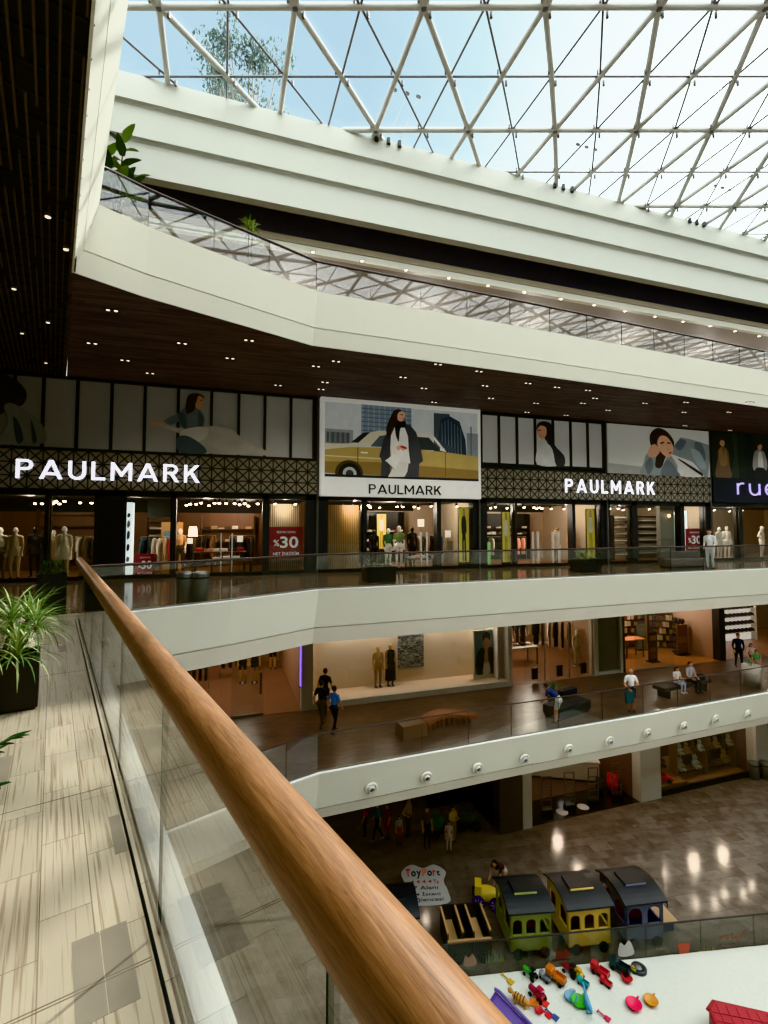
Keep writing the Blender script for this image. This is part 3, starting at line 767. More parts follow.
# large poster: woman resting her head on her hand
pp = thing('billboard', 'wide poster of dark haired woman in denim resting head on hand', 'billboard')
MB().box(16.84, 23.18, YF - .09, YF - .006, 4.2, 6.52).build('panel', mat('poster_grey', (206, 206, 200), .5, var=.06, scale=.5, emit=.16), pp)  # panel emission stands in for light falling on the poster
A = Art(16.84, 23.18, 4.2, 6.52, YF - .095, .2)
A.poly((160, 160, 156), [(0, .0), (0, .2), (.3, .16), (.6, .1), (.6, 0)], False)
A.poly(DN, [(.30, .0), (.33, .24), (.36, .42), (.42, .44), (.50, .20), (.50, .0)])
A.poly(DN, [(.50, .0), (.55, .36), (.62, .60), (.70, .82), (.80, .80), (.93, .74), (1.0, .70), (1.0, .40), (.98, .0)], False)
A.poly((206, 204, 198), [(.60, .44), (.68, .40), (.82, .30), (.90, .10), (.92, .0), (.68, .0), (.66, .22)])
A.poly(DN2, [(.50, .0), (.54, .30), (.60, .28), (.66, .10), (.68, .0)]); A.poly(DN2, [(.64, .62), (.70, .78), (.76, .74), (.70, .55)]); A.poly(DN2, [(.84, .70), (.92, .72), (.96, .40), (.90, .30)])
A.poly((150, 162, 166), [(.80, .58), (.90, .52), (.96, .20), (.88, .22)]); A.poly(DN2, [(.34, .20), (.40, .36), (.42, .16), (.37, .0)])
A.poly(HR, [(.40, .62), (.40, .84), (.47, .98), (.56, .93), (.63, .74), (.62, .58), (.55, .40), (.50, .16), (.44, .18), (.45, .42)])
A.poly(SK, [(.37, .40), (.39, .56), (.44, .64), (.49, .52), (.46, .40), (.42, .36)])
A.poly((214, 168, 140), [(.465, .66), (.50, .82), (.57, .80), (.625, .60), (.60, .42), (.56, .38), (.50, .48)])
A.poly(HR, [(.49, .665), (.52, .70), (.535, .685), (.51, .655)]); A.poly(HR, [(.56, .69), (.585, .70), (.60, .67), (.575, .668)])
A.poly((150, 62, 58), [(.575, .475), (.60, .50), (.605, .475), (.585, .455)]); A.poly((190, 142, 116), [(.548, .62), (.565, .56), (.585, .555), (.565, .545)])
A.poly((44, 40, 42), [(.68, .33), (.70, .34), (.90, .10), (.92, .02), (.90, .03)])
A.build('print', pp)
# dark twin posters over the last shop
pp = thing('billboard', 'dark green poster with two fashion models above the lilac lettering', 'billboard')
MB().box(23.34, 31.5, YF - .09, YF - .006, 4.2, 6.55).build('panel', mat('poster_dark_green', (34, 40, 38), .5, var=.25, scale=1.5), pp)
A = Art(23.34, 31.5, 4.2, 6.55, YF - .095, .1)
A.poly((58, 66, 60), [(.16, 0), (.19, .5), (.18, 1.0), (.22, 1.0), (.23, .0)], False); A.poly((24, 30, 32), [(.28, 0), (.30, 1), (.36, 1), (.36, 0)], False)
A.poly((118, 98, 78), [(.03, .0), (.05, .40), (.06, .62), (.10, .68), (.14, .58), (.15, .30), (.16, .0)])
A.poly((150, 120, 92), [(.06, .62), (.085, .68), (.10, .50), (.12, .64), (.13, .30), (.07, .28)])
A.poly(HR, [(.05, .60), (.05, .82), (.08, .90), (.115, .84), (.11, .72), (.08, .66)]); A.poly(SK, [(.07, .74), (.085, .82), (.11, .80), (.11, .71), (.09, .68)])
A.poly((150, 152, 150), [(.36, .20), (.37, .58), (.42, .66), (.47, .58), (.48, .22)]); A.poly((214, 212, 206), [(.405, .22), (.41, .58), (.44, .58), (.45, .22)])
A.poly((38, 38, 42), [(.37, .0), (.38, .24), (.46, .24), (.47, .0)]); A.poly(SK, [(.405, .68), (.41, .78), (.43, .80), (.445, .74), (.43, .66)]); A.poly(HR, [(.40, .74), (.41, .83), (.44, .83), (.45, .76), (.43, .79)])
A.build('print', pp)
MB().box(23.34, 31.5, YF - .12, YF - .006, 2.93, 4.2).build('panel', mat('navy_sign_panel', (26, 28, 40), .45, var=.05), pp)
sg = thing('shop_sign', 'thin lilac glowing lower case lettering on navy panel', 'sign')
y = YF - .17
MB().tube([(24.98, y, 3.36), (24.98, y, 3.94)], .045).tube([(24.98, y, 3.75)] + [(25.3 - .32 * math.cos(a), y, 3.68 + .26 * math.sin(a)) for a in [PI * .1 * i for i in range(1, 7)]], .045).build('letter', LILAC, sg)
MB().tube([(25.85, y, 3.94), (25.85, y, 3.62)] + [(26.2 - .35 * math.cos(a), y, 3.62 - .26 * math.sin(a)) for a in [PI * .1 * i for i in range(1, 10)]] + [(26.55, y, 3.62), (26.55, y, 3.94)], .045).tube([(26.55, y, 3.62), (26.55, y, 3.36)], .045).build('letter', LILAC, sg)
MB().tube([(27.02, y, 3.66), (27.66, y, 3.66)] + [(27.34 + .32 * math.cos(a), y, 3.66 + .29 * math.sin(a)) for a in [PI * .1 * i for i in range(1, 18)]], .045).build('letter', LILAC, sg)

# glowing shop signs
for x0, x1, lab in ((-6.16, -.80, 'large white glowing brand lettering on the left lattice band'), (14.38, 19.5, 'white glowing brand lettering on the right lattice band')):
    sg = thing('shop_sign', lab, 'sign')
    letters('PAULMARK', x0, x1, 3.24, 3.84, YF - .13, .035, LETTER, sg, spacing=.24 if x0 < 0 else .34)

# ---- the car billboard
bb = thing('billboard', 'white framed billboard of woman in grey coat before a yellow car', 'billboard')
MB().box(3.38, 10.08, YF - .30, YF - .02, 2.86, 6.585).build('panel', mat('billboard_white', (232, 232, 226), .5, var=.02, emit=.22), bb, bevel=.01)  # white panel glows a little, added in place of facade light
BX = YF - .31
A = Art(3.53, 9.93, 3.58, 6.40, BX, .24)
A.rect((196, 200, 200), 0, 1, 0, 1)
A.rect((150, 152, 150), 0, .17, .40, .64); A.rect((122, 126, 126), .03, .15, .44, .60)
for k in range(5): A.rect((96, 102, 104), .01 + k * .03, .025 + k * .03, .46, .60)
A.rect((128, 140, 148), .22, .54, .55, 1.0)
for k in range(9): A.rect((150, 166, 174), .225 + k * .035, .232 + k * .035, .55, 1.0)
for k in range(7): A.rect((92, 110, 122), .22, .54, .58 + k * .06, .592 + k * .06)
A.rect((86, 92, 98), .69, .80, .30, .96)
A.poly((58, 66, 74), [(.73, .30), (.72, .60), (.74, .88), (.80, .93), (.87, .86), (.91, .60), (.92, .30)], False)
for k in range(7): A.poly((112, 124, 132), [(.745 + k * .022, .30), (.742 + k * .022, .88 - abs(k - 2) * .03), (.748 + k * .022, .88 - abs(k - 2) * .03), (.752 + k * .022, .30)], False)
A.rect((140, 146, 148), .92, 1.0, .28, .70); A.rect((110, 118, 122), .945, .955, .28, .80)
# car: body, roof, glazing, trim, wheel
GOLD = (178, 156, 98); GOLD2 = (138, 114, 68); CREAM = (206, 198, 176)
A.poly(GOLD, [(0, .05), (0, .38), (.05, .40), (.20, .41), (.30, .42), (.60, .42), (.78, .40), (.90, .38), (1.0, .36), (1.0, .02), (.55, .03)], False)
A.poly(CREAM, [(0, .36), (0, .44), (.12, .45), (.19, .47), (.27, .62), (.33, .655), (.55, .66), (.66, .645), (.70, .60), (.62, .62), (.36, .60), (.29, .43), (.16, .41)], False)
A.poly((50, 54, 56), [(.155, .47), (.23, .61), (.275, .625), (.20, .47)], False)
A.poly((92, 100, 102), [(.275, .43), (.335, .585), (.42, .59), (.42, .43)], False); A.poly((60, 66, 68), [(.56, .42), (.56, .60), (.655, .60), (.735, .42)], False)
A.poly((70, 82, 92), [(.675, .62), (.71, .60), (.86, .42), (.755, .41)], False); A.poly((210, 206, 196), [(.66, .645), (.685, .64), (.775, .41), (.755, .41)], False)
A.poly(GOLD2, [(0, .05), (0, .20), (.30, .22), (1.0, .16), (1.0, .02)], False); A.poly((214, 200, 160), [(0, .285), (.55, .27), (.55, .255), (0, .27)], False)
A.rect((96, 70, 28), .195, .2, .06, .41); A.rect((96, 70, 28), .555, .56, .04, .41); A.rect((96, 70, 28), .765, .77, .05, .40); A.rect((226, 220, 204), .215, .26, .33, .35)
A.disc((60, 46, 22), .145, .06, .085, .17); A.disc((24, 24, 25), .148, .05, .068, .145); A.disc((180, 180, 176), .148, .05, .042, .09); A.disc((70, 70, 70), .148, .05, .024, .05)
A.rect((40, 40, 42), 0, 1, 0, .035); A.rect((214, 212, 206), .73, .76, .42, .46)
# woman: coat, suit, scarf, hair, face, hands, clutch
A.poly((74, 76, 80), [(.33, .30), (.36, .55), (.395, .70), (.44, .76), (.53, .76), (.57, .66), (.60, .45), (.615, .26), (.59, .22), (.585, .03), (.50, .03), (.52, .40), (.47, .66), (.40, .45), (.40, .10), (.41, .03), (.34, .03), (.345, .25)], False)
A.poly((224, 222, 214), [(.405, .60), (.43, .72), (.49, .74), (.515, .60), (.52, .40), (.53, .22), (.41, .24), (.40, .42)], False)
A.poly((214, 210, 200), [(.42, .24), (.52, .24), (.51, .10), (.49, .03), (.385, .02), (.41, .12)], False)
A.poly((30, 30, 33), [(.435, .62), (.43, .80), (.46, .82), (.50, .80), (.495, .72), (.465, .70), (.455, .52), (.445, .55)])
A.poly(HR, [(.385, .55), (.375, .68), (.40, .84), (.43, .955), (.47, .96), (.485, .92), (.455, .88), (.44, .76), (.41, .70), (.40, .58)])
A.poly((212, 166, 140), [(.447, .83), (.45, .91), (.475, .945), (.496, .92), (.495, .87), (.485, .815), (.465, .80)])
A.poly(HR, [(.462, .895), (.475, .90), (.486, .892), (.474, .888)]); A.poly((172, 52, 50), [(.478, .84), (.493, .845), (.488, .83)])
A.poly((212, 166, 140), [(.44, .44), (.47, .47), (.505, .44), (.49, .40), (.45, .40)]); A.poly((168, 40, 44), [(.465, .455), (.50, .45), (.505, .42), (.475, .43)])
A.poly((230, 228, 222), [(.47, .42), (.365, .24), (.43, .12), (.485, .36)], False); A.poly((60, 60, 62), [(.365, .24), (.43, .12), (.425, .135), (.375, .235)], False)
A.rect((232, 232, 226), -.01, 1.01, -.18, 0)
A.build('print', bb)
letters('PAULMARK', 5.22, 8.24, 2.98, 3.34, BX - .066, .015, C_(24, 24, 26), bb, bold=.02, spacing=.13)

# ================================================================== OUR LEVEL: SHOP INTERIORS
YB = 22.6
ZS = 2.80
def room(n, x0, x1, z0, z1, y1, wall, floor, ceil=SHOPCEIL, sides=True, y0=YF + .02):
    wbox('floor', floor, (x0, x1, y0, y1, z0 - .12, z0 + .002))
    wbox('ceiling', ceil, (x0, x1, YF + .36, y1, z1, z1 + .1))
    mb = MB(); mb.box(x0, x1, y1, y1 + .15, z0, z1)
    if sides: mb.box(x0 - .06, x0 + .02, YF + .4, y1, z0, z1).box(x1 - .02, x1 + .06, YF + .4, y1, z0, z1)
    struct(mb.build('wall_shop', wall))
BEIGEW = mat('shop_beige_wall', (168, 150, 130), .7, var=.04); DARKW = mat('shop_dark_wall', (60, 46, 38), .7)
room(1, -9, 3.3, 0, ZS, YB, M_BACKWOOD, M_SHOPFLOOR)
room(2, 3.4, 10.1, 0, ZS, YB, BEIGEW, M_SHOPFLOOR)
room(3, 10.2, 16.7, 0, ZS, YB, BEIGEW, M_SHOPFLOOR)
room(4, 16.85, 23.2, 0, ZS, YB, BEIGEW, M_SHOPFLOOR)
room(5, 23.3, 34, 0, ZS, YB, BEIGEW, M_SHOPFLOOR)
wbox('wall_bulkhead', SHOPCEIL, (-9, 3.28, YB - .06, YB - .005, 2.32, ZS - .005), (3.42, 9.0, YB - .06, YB - .005, 2.5, ZS - .005), (10.22, 16.68, YB - .06, YB - .005, 2.5, ZS - .005))
# glass fronts (entrances stay open)
wn = 4
for x0, x1 in ((-6.9, -5.4), (-5.28, -4.0), (-3.12, -1.70), (1.56, 2.9), (3.73, 5.10), (8.40, 9.84), (10.52, 11.88), (15.01, 16.29), (16.97, 18.26), (18.56, 21.25), (21.5, 22.9), (23.4, 25.27), (28.3, 31)):
    w_ = holder('window_%d' % wn); wn += 1
    MB().box(x0, x1, YF + .15, YF + .162, .1, 2.74).build('pane', SHOPGLASS, w_)
    MB().box(x0, x1, YF + .12, YF + .2, 0, .10).box(x0, x0 + .03, YF + .12, YF + .2, .1, 2.74).box(x1 - .03, x1, YF + .12, YF + .2, .1, 2.74).build('frame', BLACK, w_)

# lights: small track spots, a glowing face on each
def lamp(x, y, z, e, r=.05, col=(1, .86, .70)):
    l = bpy.data.lights.new('shop_or_fill_lamp', 'POINT'); l.energy = e; l.shadow_soft_size = r; l.color = col
    o = bpy.data.objects.new('shop_or_fill_lamp', l); COL.objects.link(o); o.location = (x, y, z)
tsp = thing('track_spotlight', '', 'spotlight')
MB().cyl((0, 0, 0), (0, 0, -.10), .012, n=6).cyl((0, .03, -.10), (0, -.05, -.22), .055, .06, n=12).build('housing', BLACK, tsp)
mb = MB(); mb.cyl((0, -.05, -.2205), (0, -.053, -.226), .052, n=12); mb.build('glowing_lens', LAMP, tsp)
SPOTS = [0]
def spots(items, where, z=2.80):
    for k, (x, y) in enumerate(items):
        lab = 'small ceiling spotlight in %s, %s from the left' % (where, ORD[k % 20])
        o = tsp if SPOTS[0] == 0 else dup(tsp, (x, y, z))
        o.location = (x, y, z); o['label'] = lab; o['group'] = 'track spotlights in the shops'; SPOTS[0] += 1
random.seed(5)
def row(x0, x1, n, ys): return sorted([(x0 + (x1 - x0) * (i + .5 + random.uniform(-.25, .25)) / n, random.choice(ys)) for i in range(n)])
spots(row(-6.8, -4.2, 10, (18.9, 20, 21.2)), 'the shop behind the suited dummies')
spots(row(-1.5, 1.3, 13, (18.8, 19.8, 21)), 'the shop entrance under the left sign')
spots([(1.85, 18.75), (2.6, 18.75)], 'the slatted display with red sign')
spots(row(4.2, 9.6, 14, (18.8, 19.8, 21)), 'the entrance under the car billboard')
spots(row(10.7, 16, 13, (18.8, 19.8, 21)), 'the shop left of the right sign')
spots(row(17.2, 20.5, 5, (18.8, 20)), 'the shoe shelf shop')
spots(row(23.6, 27.4, 6, (18.8, 20)), 'the shop with white dummies')
for x, y, e in ((-6.2, 19.3, 55), (-3, 19.4, 55), (-.6, 19.4, 70), (.8, 21, 60), (2.2, 18.7, 30), (5.0, 18.9, 50), (7, 20.2, 110), (9, 19.6, 60), (11.2, 19.2, 60), (13.4, 20.4, 120), (15.6, 19.4, 60),
                (18, 19.6, 90), (19.8, 20.4, 80), (22.2, 18.9, 40), (24.6, 19.5, 110), (26.8, 19.6, 110)): lamp(x, y, 2.5, e * 1.5)

def at(px, py, Y): return on_y(px, py, Y)
# mannequins
def dummy(label, px, Y, rotz, h, body, group=None, z=0.002, **k):
    p = on_y(px, 550, Y); return figure('mannequin', label, 'mannequin', (p.x, Y, z), rotz, h, dummy=body, **k)
dummy('mannequin in pale beige suit in the far left shop window', 15, 19.0, PI, 1.72, DUMW, top=(206, 184, 150), bottom=(196, 176, 144), sleeve='long', skirt=(.45, .125, (206, 184, 150)))
dummy('mannequin in pale shirt cut off by the left picture edge', 0, 19.2, PI, 1.72, DUMW, top=(170, 160, 140), bottom=(90, 80, 70), sleeve='long')
dummy('mannequin in black suit beside the pale beige suit', 35, 19.6, PI, 1.74, DUMK, top=(40, 40, 44), bottom=(34, 34, 38), sleeve='long', skirt=(.45, .125, (40, 40, 44)))
dummy('mannequin in cream coat and trousers in the second left window', 64, 18.9, PI, 1.75, DUMW, top=(206, 194, 168), bottom=(176, 160, 134), sleeve='long', skirt=(.36, .14, (206, 194, 168)))
dummy('mannequin in tan dress behind the cream coat', 53, 19.6, PI, 1.62, DUMW, top=(160, 136, 104), bottom=(150, 126, 96), dress=(.28, .12, (156, 132, 100)))
dummy('white mannequin in tan top near the slim entrance pier', 130 + 50, 20.6, PI, 1.66, DUMW, top=(178, 140, 100), bottom=(60, 54, 50))
dummy('mannequin in green top and white trousers under the car billboard', 388, 19.6, PI + .2, 1.66, DUMW, top=(62, 104, 70), bottom=(226, 222, 210), sleeve='long')
dummy('mannequin in green and white with white cap under the car billboard', 399, 19.3, PI - .2, 1.74, DUMW, top=(120, 140, 96), bottom=(230, 226, 214), hat=(236, 232, 222))
dummy('black clothed mannequin right of the white cap mannequin', 412, 19.7, PI, 1.72, DUMK, top=(30, 30, 34), bottom=(26, 26, 30), sleeve='long')
dummy('black jersey mannequin with number print left of the yellow poster', 374, 19.4, PI, 1.62, DUMK, top=(24, 24, 30), bottom=(24, 24, 28))
dummy('mannequin in pale coat with tan hair piece in the right entrance', 556, 19.6, PI, 1.66, DUMW, top=(206, 186, 160), bottom=(90, 80, 74), sleeve='long', skirt=(.40, .13, (206, 186, 160)), hat=(186, 146, 92))
dummy('mannequin in pink jacket in the right entrance', 571, 19.9, PI, 1.62, DUMW, top=(222, 158, 138), bottom=(200, 140, 124), sleeve='long', skirt=(.42, .13, (222, 158, 138)))
dummy('naked white mannequin standing left in the last shop window', 719.5, 19.0, PI, 1.70, DUMW, bare=True)
dummy('naked white mannequin standing behind the first in the last shop window', 727, 19.4, PI - .4, 1.74, DUMW, bare=True)
dummy('white mannequin standing beside the dark door at the right picture edge', 762, 19.2, PI + .3, 1.76, DUMW, bare=True, j=AKIMBO)

# clothes rails with separate garments
def garment_mb(w, l, sleeve=True, coat=False):
    mb = MB(); n = 14
    def outline(z, k):
        if k == 0: return .05
        return w * (.5 if k < 3 else .46 + .05 * k / 6)
    rows = []; zs = [0, -.05, -.14, -.3, -.5, -.75, -1.0]
    for k, t in enumerate(zs):
        hw = outline(t, k) if k != 1 else w * .4; th = .02 + .03 * min(1, k / 2)
        rows.append([(hw * math.cos(a), th * math.sin(a) * (1 + .5 * math.cos(5 * a + k)), t * l) for a in [2 * PI * i / n for i in range(n)]])
    vs = [v for r in rows for v in r]
    mb.add(vs, [(i * n + q, (i + 1) * n + q, (i + 1) * n + (q + 1) % n, i * n + (q + 1) % n) for i in range(len(rows) - 1) for q in range(n)], True)
    if sleeve:
        for s in (-1, 1): mb.tube([(s * w * .36, 0, -.06 * l), (s * w * .56, .01, -.28 * l), (s * w * .60, .02, -.62 * l)], [.05, .05, .045], 8)
    return mb
GCOL = [(34, 34, 38), (186, 160, 124), (92, 78, 66), (206, 198, 184), (58, 66, 72), (120, 90, 66), (150, 60, 58), (60, 58, 56), (220, 206, 190), (78, 92, 100)]
GAR = {}
def clothes_rail(label, x, y, w, cols, what, z=0.002, h=1.35, rot=0., face=False, l=.85):
    t = thing('clothes_rail', label, 'clothes rail', (x, y, z), rot)
    MB().cyl((-w / 2, 0, h), (w / 2, 0, h), .014, n=8).build('bar', CHROME, t)
    for s in (-1, 1):
        MB().cyl((s * w / 2, 0, 0), (s * w / 2, 0, h), .014, n=8).box(s * w / 2 - .02, s * w / 2 + .02, -.22, .22, 0, .02).build('leg', CHROME, t)
    for k, c in enumerate(cols):
        u = -w / 2 + w * (k + .5) / len(cols); p = Matrix.Rotation(rot, 3, 'Z') @ Vector((u, 0, 0))
        rz = rot + (0 if face else PI / 2 + random.uniform(-.35, .35))
        key = (c, l, face)
        o = thing('garment', '%s garment hanging on %s, %s along' % (colour_word(c), what, ORD[k]), 'garment', (x + p.x, y + p.y, z + h - .05), rz, 'garments hanging on ' + what)
        if key not in GAR:
            b = garment_mb(.44, l).build('cloth', C_(*c, rough=.9), o); hk = MB().tube([(-.18, 0, -.04), (0, 0, 0), (.18, 0, -.04)], .006, 6).tube([(0, 0, 0), (0, 0, .035), (0, .012, .048)], .004, 6).build('hanger', CHROME, o); GAR[key] = (b, hk)
        else:
            for b in GAR[key]: c2 = b.copy(); COL.objects.link(c2); c2.parent = o
def colour_word(c):
    names = {(34, 34, 38): 'black', (186, 160, 124): 'tan', (92, 78, 66): 'dark brown', (206, 198, 184): 'off white', (58, 66, 72): 'slate', (120, 90, 66): 'brown', (150, 60, 58): 'red', (60, 58, 56): 'charcoal',
             (220, 206, 190): 'cream', (78, 92, 100): 'blue grey', (222, 158, 138): 'pink', (62, 104, 70): 'green'}
    return names.get(c, 'pale')
K_, T_, B_, W_, S_, N_, R2, H_, C2, G_ = GCOL
clothes_rail('low clothes rail behind the glass left of the slim pier', -2.35, 20.0, 1.1, [G_, S_, W_, C2, T_, R2], 'the rail left of the slim pier', l=.95)
clothes_rail('clothes rail of dark coats at the back of the left entrance', -.9, 21.8, 1.2, [K_, B_, H_, K_, N_], 'the back rail of the left entrance')
clothes_rail('clothes rail of black jackets right of the left entrance', .75, 20.75, 1.0, [K_, K_, H_, K_, S_], 'the rail of black jackets', l=1.0)
clothes_rail('clothes rail deep inside the far left shop', -5.0, 21.5, 1.3, [T_, W_, B_, H_, T_], 'the far left back rail')
clothes_rail('clothes rail right of the black display wall', 8.9, 20.6, 1.6, [B_, T_, H_, N_, K_, W_, S_], 'the rail right of the black display')
clothes_rail('low clothes rail on the black display of the right entrance', 13.6, 21.6, 2.6, [K_, W_, K_, H_, C2, (222, 158, 138), (222, 158, 138)], 'the black display of the right entrance', h=1.2)
clothes_rail('clothes rail inside the window with tall yellow poster', 11.3, 20.4, 1.0, [T_, W_, B_, C2], 'the rail behind the yellow poster')

def display_table(label, x, y, w, d, h, top, legm, z=.002):
    t = thing('display_table', label, 'table', (x, y, z))
    MB().box(-w / 2, w / 2, -d / 2, d / 2, h - .05, h).build('tabletop', top, t, bevel=.008)
    for sx in (-1, 1):
        for sy in (-1, 1): MB().box(sx * (w / 2 - .06) - .025, sx * (w / 2 - .06) + .025, sy * (d / 2 - .06) - .025, sy * (d / 2 - .06) + .025, 0, h - .05).build('leg', legm, t)
    return t
def folded(n, x0, x1, y, z, what, cols):
    for k in range(n):
        c = cols[k % len(cols)]; x = x0 + (x1 - x0) * (k + .5) / n
        mb = MB(); q = random.randint(2, 4)
        for i in range(q): mb.box(-.13 + .01 * random.random(), .13 - .01 * random.random(), -.15, .15, i * .035, i * .035 + .031)
        o = mb.build('folded_clothes', C_(*c, rough=.9), bevel=.012); o.location = (x, y, z)
        tag(o, 'folded %s clothes on %s, %s from left' % (colour_word(c), what, ORD[k]), 'folded clothes', 'folded clothes on ' + what)
TAB = mat('table_dark_wood', (70, 50, 38), .4)
display_table('dark display table with folded clothes inside the left entrance', -.1, 19.7, 1.9, .8, .78, TAB, BLACK)
folded(6, -1.0, .8, 19.7, .783, 'the dark entrance table', [R2, (222, 158, 138), W_, C2, K_, R2])
display_table('lower display table at the front of the left entrance', .3, 18.9, 1.5, .7, .5, TAB, BLACK)
folded(4, -.4, 1.0, 18.9, .503, 'the low front table', [W_, C2, W_, H_])
display_table('black display table under the car billboard', 7.75, 18.75, 1.1, .7, .42, BLACK, BLACK)
folded(4, 7.28, 8.22, 18.75, .423, 'the black billboard table', [W_, (222, 158, 138), C2, K_])
lampst = thing('table_lamp', 'yellow glowing lampshade on a dark stand inside the left entrance', 'lamp', (-1.12, 20.3, .002))
MB().lathe([(.0, 0), (.12, 0), (.12, .02), (.02, .03), (.02, 1.35)], 14).build('stand', BLACK, lampst)
MB().lathe([(.10, 1.35), (.17, 1.35), (.13, 1.72), (.09, 1.72)], 18).build('lamp_shade', LAMPW, lampst)
for k, (px, py, Y, w) in enumerate(((190, 541, 20.0, .2), (240, 539, 19.75, .22), (421, 523, 21.3, .32), (448, 534, 20.2, .3))):
    p = on_y(px, py, Y); t = thing('price_card', ('white price card on a stand beside the lampshade', 'white price card above the black jackets', 'white price card over the shelves of the black display', 'white price card on the rail right of the black display')[k], 'price card', (p.x, Y, .002))
    MB().box(-w / 2, w / 2, -.005, .005, p.z - w * .55, p.z + w * .55).build('card', mat('card_white', (240, 236, 226), .5, emit=.25), t)
    MB().cyl((0, .01, 0), (0, .01, p.z), .008, n=6).lathe([(.0, 0), (.1, 0), (.1, .01), (0, .01)], 12).build('stem', BLACK, t)

# wall shelving with goods
def shelf_unit(label, x0, x1, y, zs, depth, m, z=0.002, back=None, h=None, name='shelf_unit'):
    h = h or zs[-1] + .35; t = thing(name, label, 'shelving', ((x0 + x1) / 2, y, z)); w = (x1 - x0) / 2
    if back: MB().box(-w, w, depth - .02, depth, 0, h).build('back_panel', back, t)
    for s in (-1, 1): MB().box(s * w - .02, s * w + .02, 0, depth, 0, h).build('upright', m, t)
    for q in zs: MB().box(-w, w, 0, depth, q - .015, q + .015).build('shelf', m, t)
    return t
shelf_unit('timber shelf bay on the back wall left of the entrance pier', -3.0, -1.8, 22.1, [.6, 1.3, 1.6, 1.95], .4, TAB, h=2.3)
folded(4, -2.9, -1.9, 22.25, 1.617, 'the timber bay upper shelf', [W_, C2, T_, W_]); folded(4, -2.9, -1.9, 22.25, 1.317, 'the timber bay lower shelf', [C2, T_, W_, B_])
shelf_unit('long timber wall shelf at the back of the left shop', -.9, 1.3, 22.15, [.5, 1.05, 1.6], .4, TAB, h=2.2)
folded(7, -.8, 1.2, 22.3, 1.067, 'the long timber shelf', GCOL); folded(7, -.8, 1.2, 22.3, 1.617, 'the long shelf top', [H_, T_, W_, B_, C2, N_, T_])
shelf_unit('glazed timber cabinet shelf behind the beige suit', -6.9, -4.3, 22.1, [.5, 1.2, 1.75, 2.2], .4, TAB, h=2.4)
folded(8, -6.8, -4.4, 22.25, 1.217, 'the shelf behind the suit', [W_, T_, C2, H_])
shelf_unit('tall black display wall under the car billboard', 4.7, 8.3, 22.0, [.55, 1.0, 1.45], .45, BLACK, back=BLACK, h=2.45)
folded(9, 6.3, 8.25, 22.2, 1.017, 'the black display middle shelf', [W_, C2, W_, (222, 158, 138), W_]); folded(9, 6.3, 8.25, 22.2, .567, 'the black display low shelf', [W_, W_, C2, K_])
folded(9, 6.3, 8.25, 22.2, 1.467, 'the black display top shelf', [T_, W_, R2, C2, B_])
shelf_unit('wide black display wall of the right entrance', 12.1, 15.4, 22.0, [1.3, 1.62], .45, BLACK, back=BLACK, h=2.4)
folded(10, 12.2, 15.3, 22.2, 1.637, 'the right display top shelf', [W_, C2, T_, K_, W_]); folded(10, 12.2, 15.3, 22.2, 1.317, 'the right display lower shelf', [W_, T_, C2, W_, B_])
# shoe shelves
shoe = thing('shoe', '', 'shoe'); dark_shoe = thing('shoe', '', 'shoe')
MB().tube([(0, -.11, .035), (0, -.02, .04), (0, .08, .05), (0, .12, .05)], [.03, .042, .04, .03], 10).build('upper', C_(34, 30, 34), dark_shoe); MB().prism([(-.04, -.14), (.04, -.14), (.045, .0), (.035, .15), (-.035, .15), (-.045, 0)], 0, .02).build('sole', C_(60, 56, 56), dark_shoe)
MB().tube([(0, -.11, .035), (0, -.02, .04), (0, .08, .05), (0, .12, .05)], [.03, .042, .04, .03], 10).build('upper', C_(150, 136, 122), shoe)
MB().prism([(-.04, -.14), (.04, -.14), (.045, .0), (.035, .15), (-.035, .15), (-.045, 0)], 0, .02).build('sole', C_(210, 204, 196), shoe)
sc0 = [0]
def shoes(x0, x1, n, y, z, what, src=None, sc=(1.3, 1.3, 2.4)):
    for k in range(n):
        first = src or shoe; o = first if not first.get('label') else dup(first, (0, 0, 0)); o.scale = sc
        o.location = (x0 + (x1 - x0) * (k + .5) / n, y, z); o.rotation_euler = (0, 0, .5); o['label'] = 'shoe standing on %s, %s from the left' % (what, ORD[k]); o['group'] = 'shoes on ' + what
zs = [.25, .6, .95, 1.3, 1.65, 2.0]
KA, KB = on_y(614, 540, 19.9).x, on_y(631, 540, 19.9).x; LA, LB = on_y(638, 540, 20.6).x, on_y(662, 540, 20.6).x
shelf_unit('black shoe rack bay in the window right of the pilaster', KA, KB, 19.9, zs, .35, BLACK, h=2.3)
shelf_unit('black shoe rack bay standing beside the pale partition', LA, LB, 20.6, zs, .35, BLACK, h=2.3, back=DARKW)
for i, q in enumerate(zs):
    nm = ['bottom', 'second', 'third', 'fourth', 'fifth', 'top'][i]
    shoes(KA + .05, KB - .05, 8, 20.05, q + .0165, 'the %s shelf of the left rack' % nm); shoes(LA + .05, LB - .05, 8, 20.75, q + .0165, 'the %s shelf of the right rack' % nm)
wbox('wall_partition', mat('partition_grey', (128, 122, 112), .6), (20.35, 21.25, YF + .36, YF + .6, 0, ZS))
wl = thing('wall_lamp', 'small wall lamp throwing warm light on the grey partition', 'lamp', (20.8, YF + .35, 2.25)); MB().cyl((0, 0, 0), (0, -.1, 0), .03, n=10).build('arm', BLACK, wl); MB().cyl((0, -.1, -.06), (0, -.1, .06), .05, n=12).build('lamp_shade', LAMPW, wl)
shelf_unit('pale open shelving at the back of the last shop', 23.7, 27.6, 22.1, [.4, 1.2, 1.7, 2.2], .4, mat('shelf_tan', (150, 118, 84), .5), h=2.5)

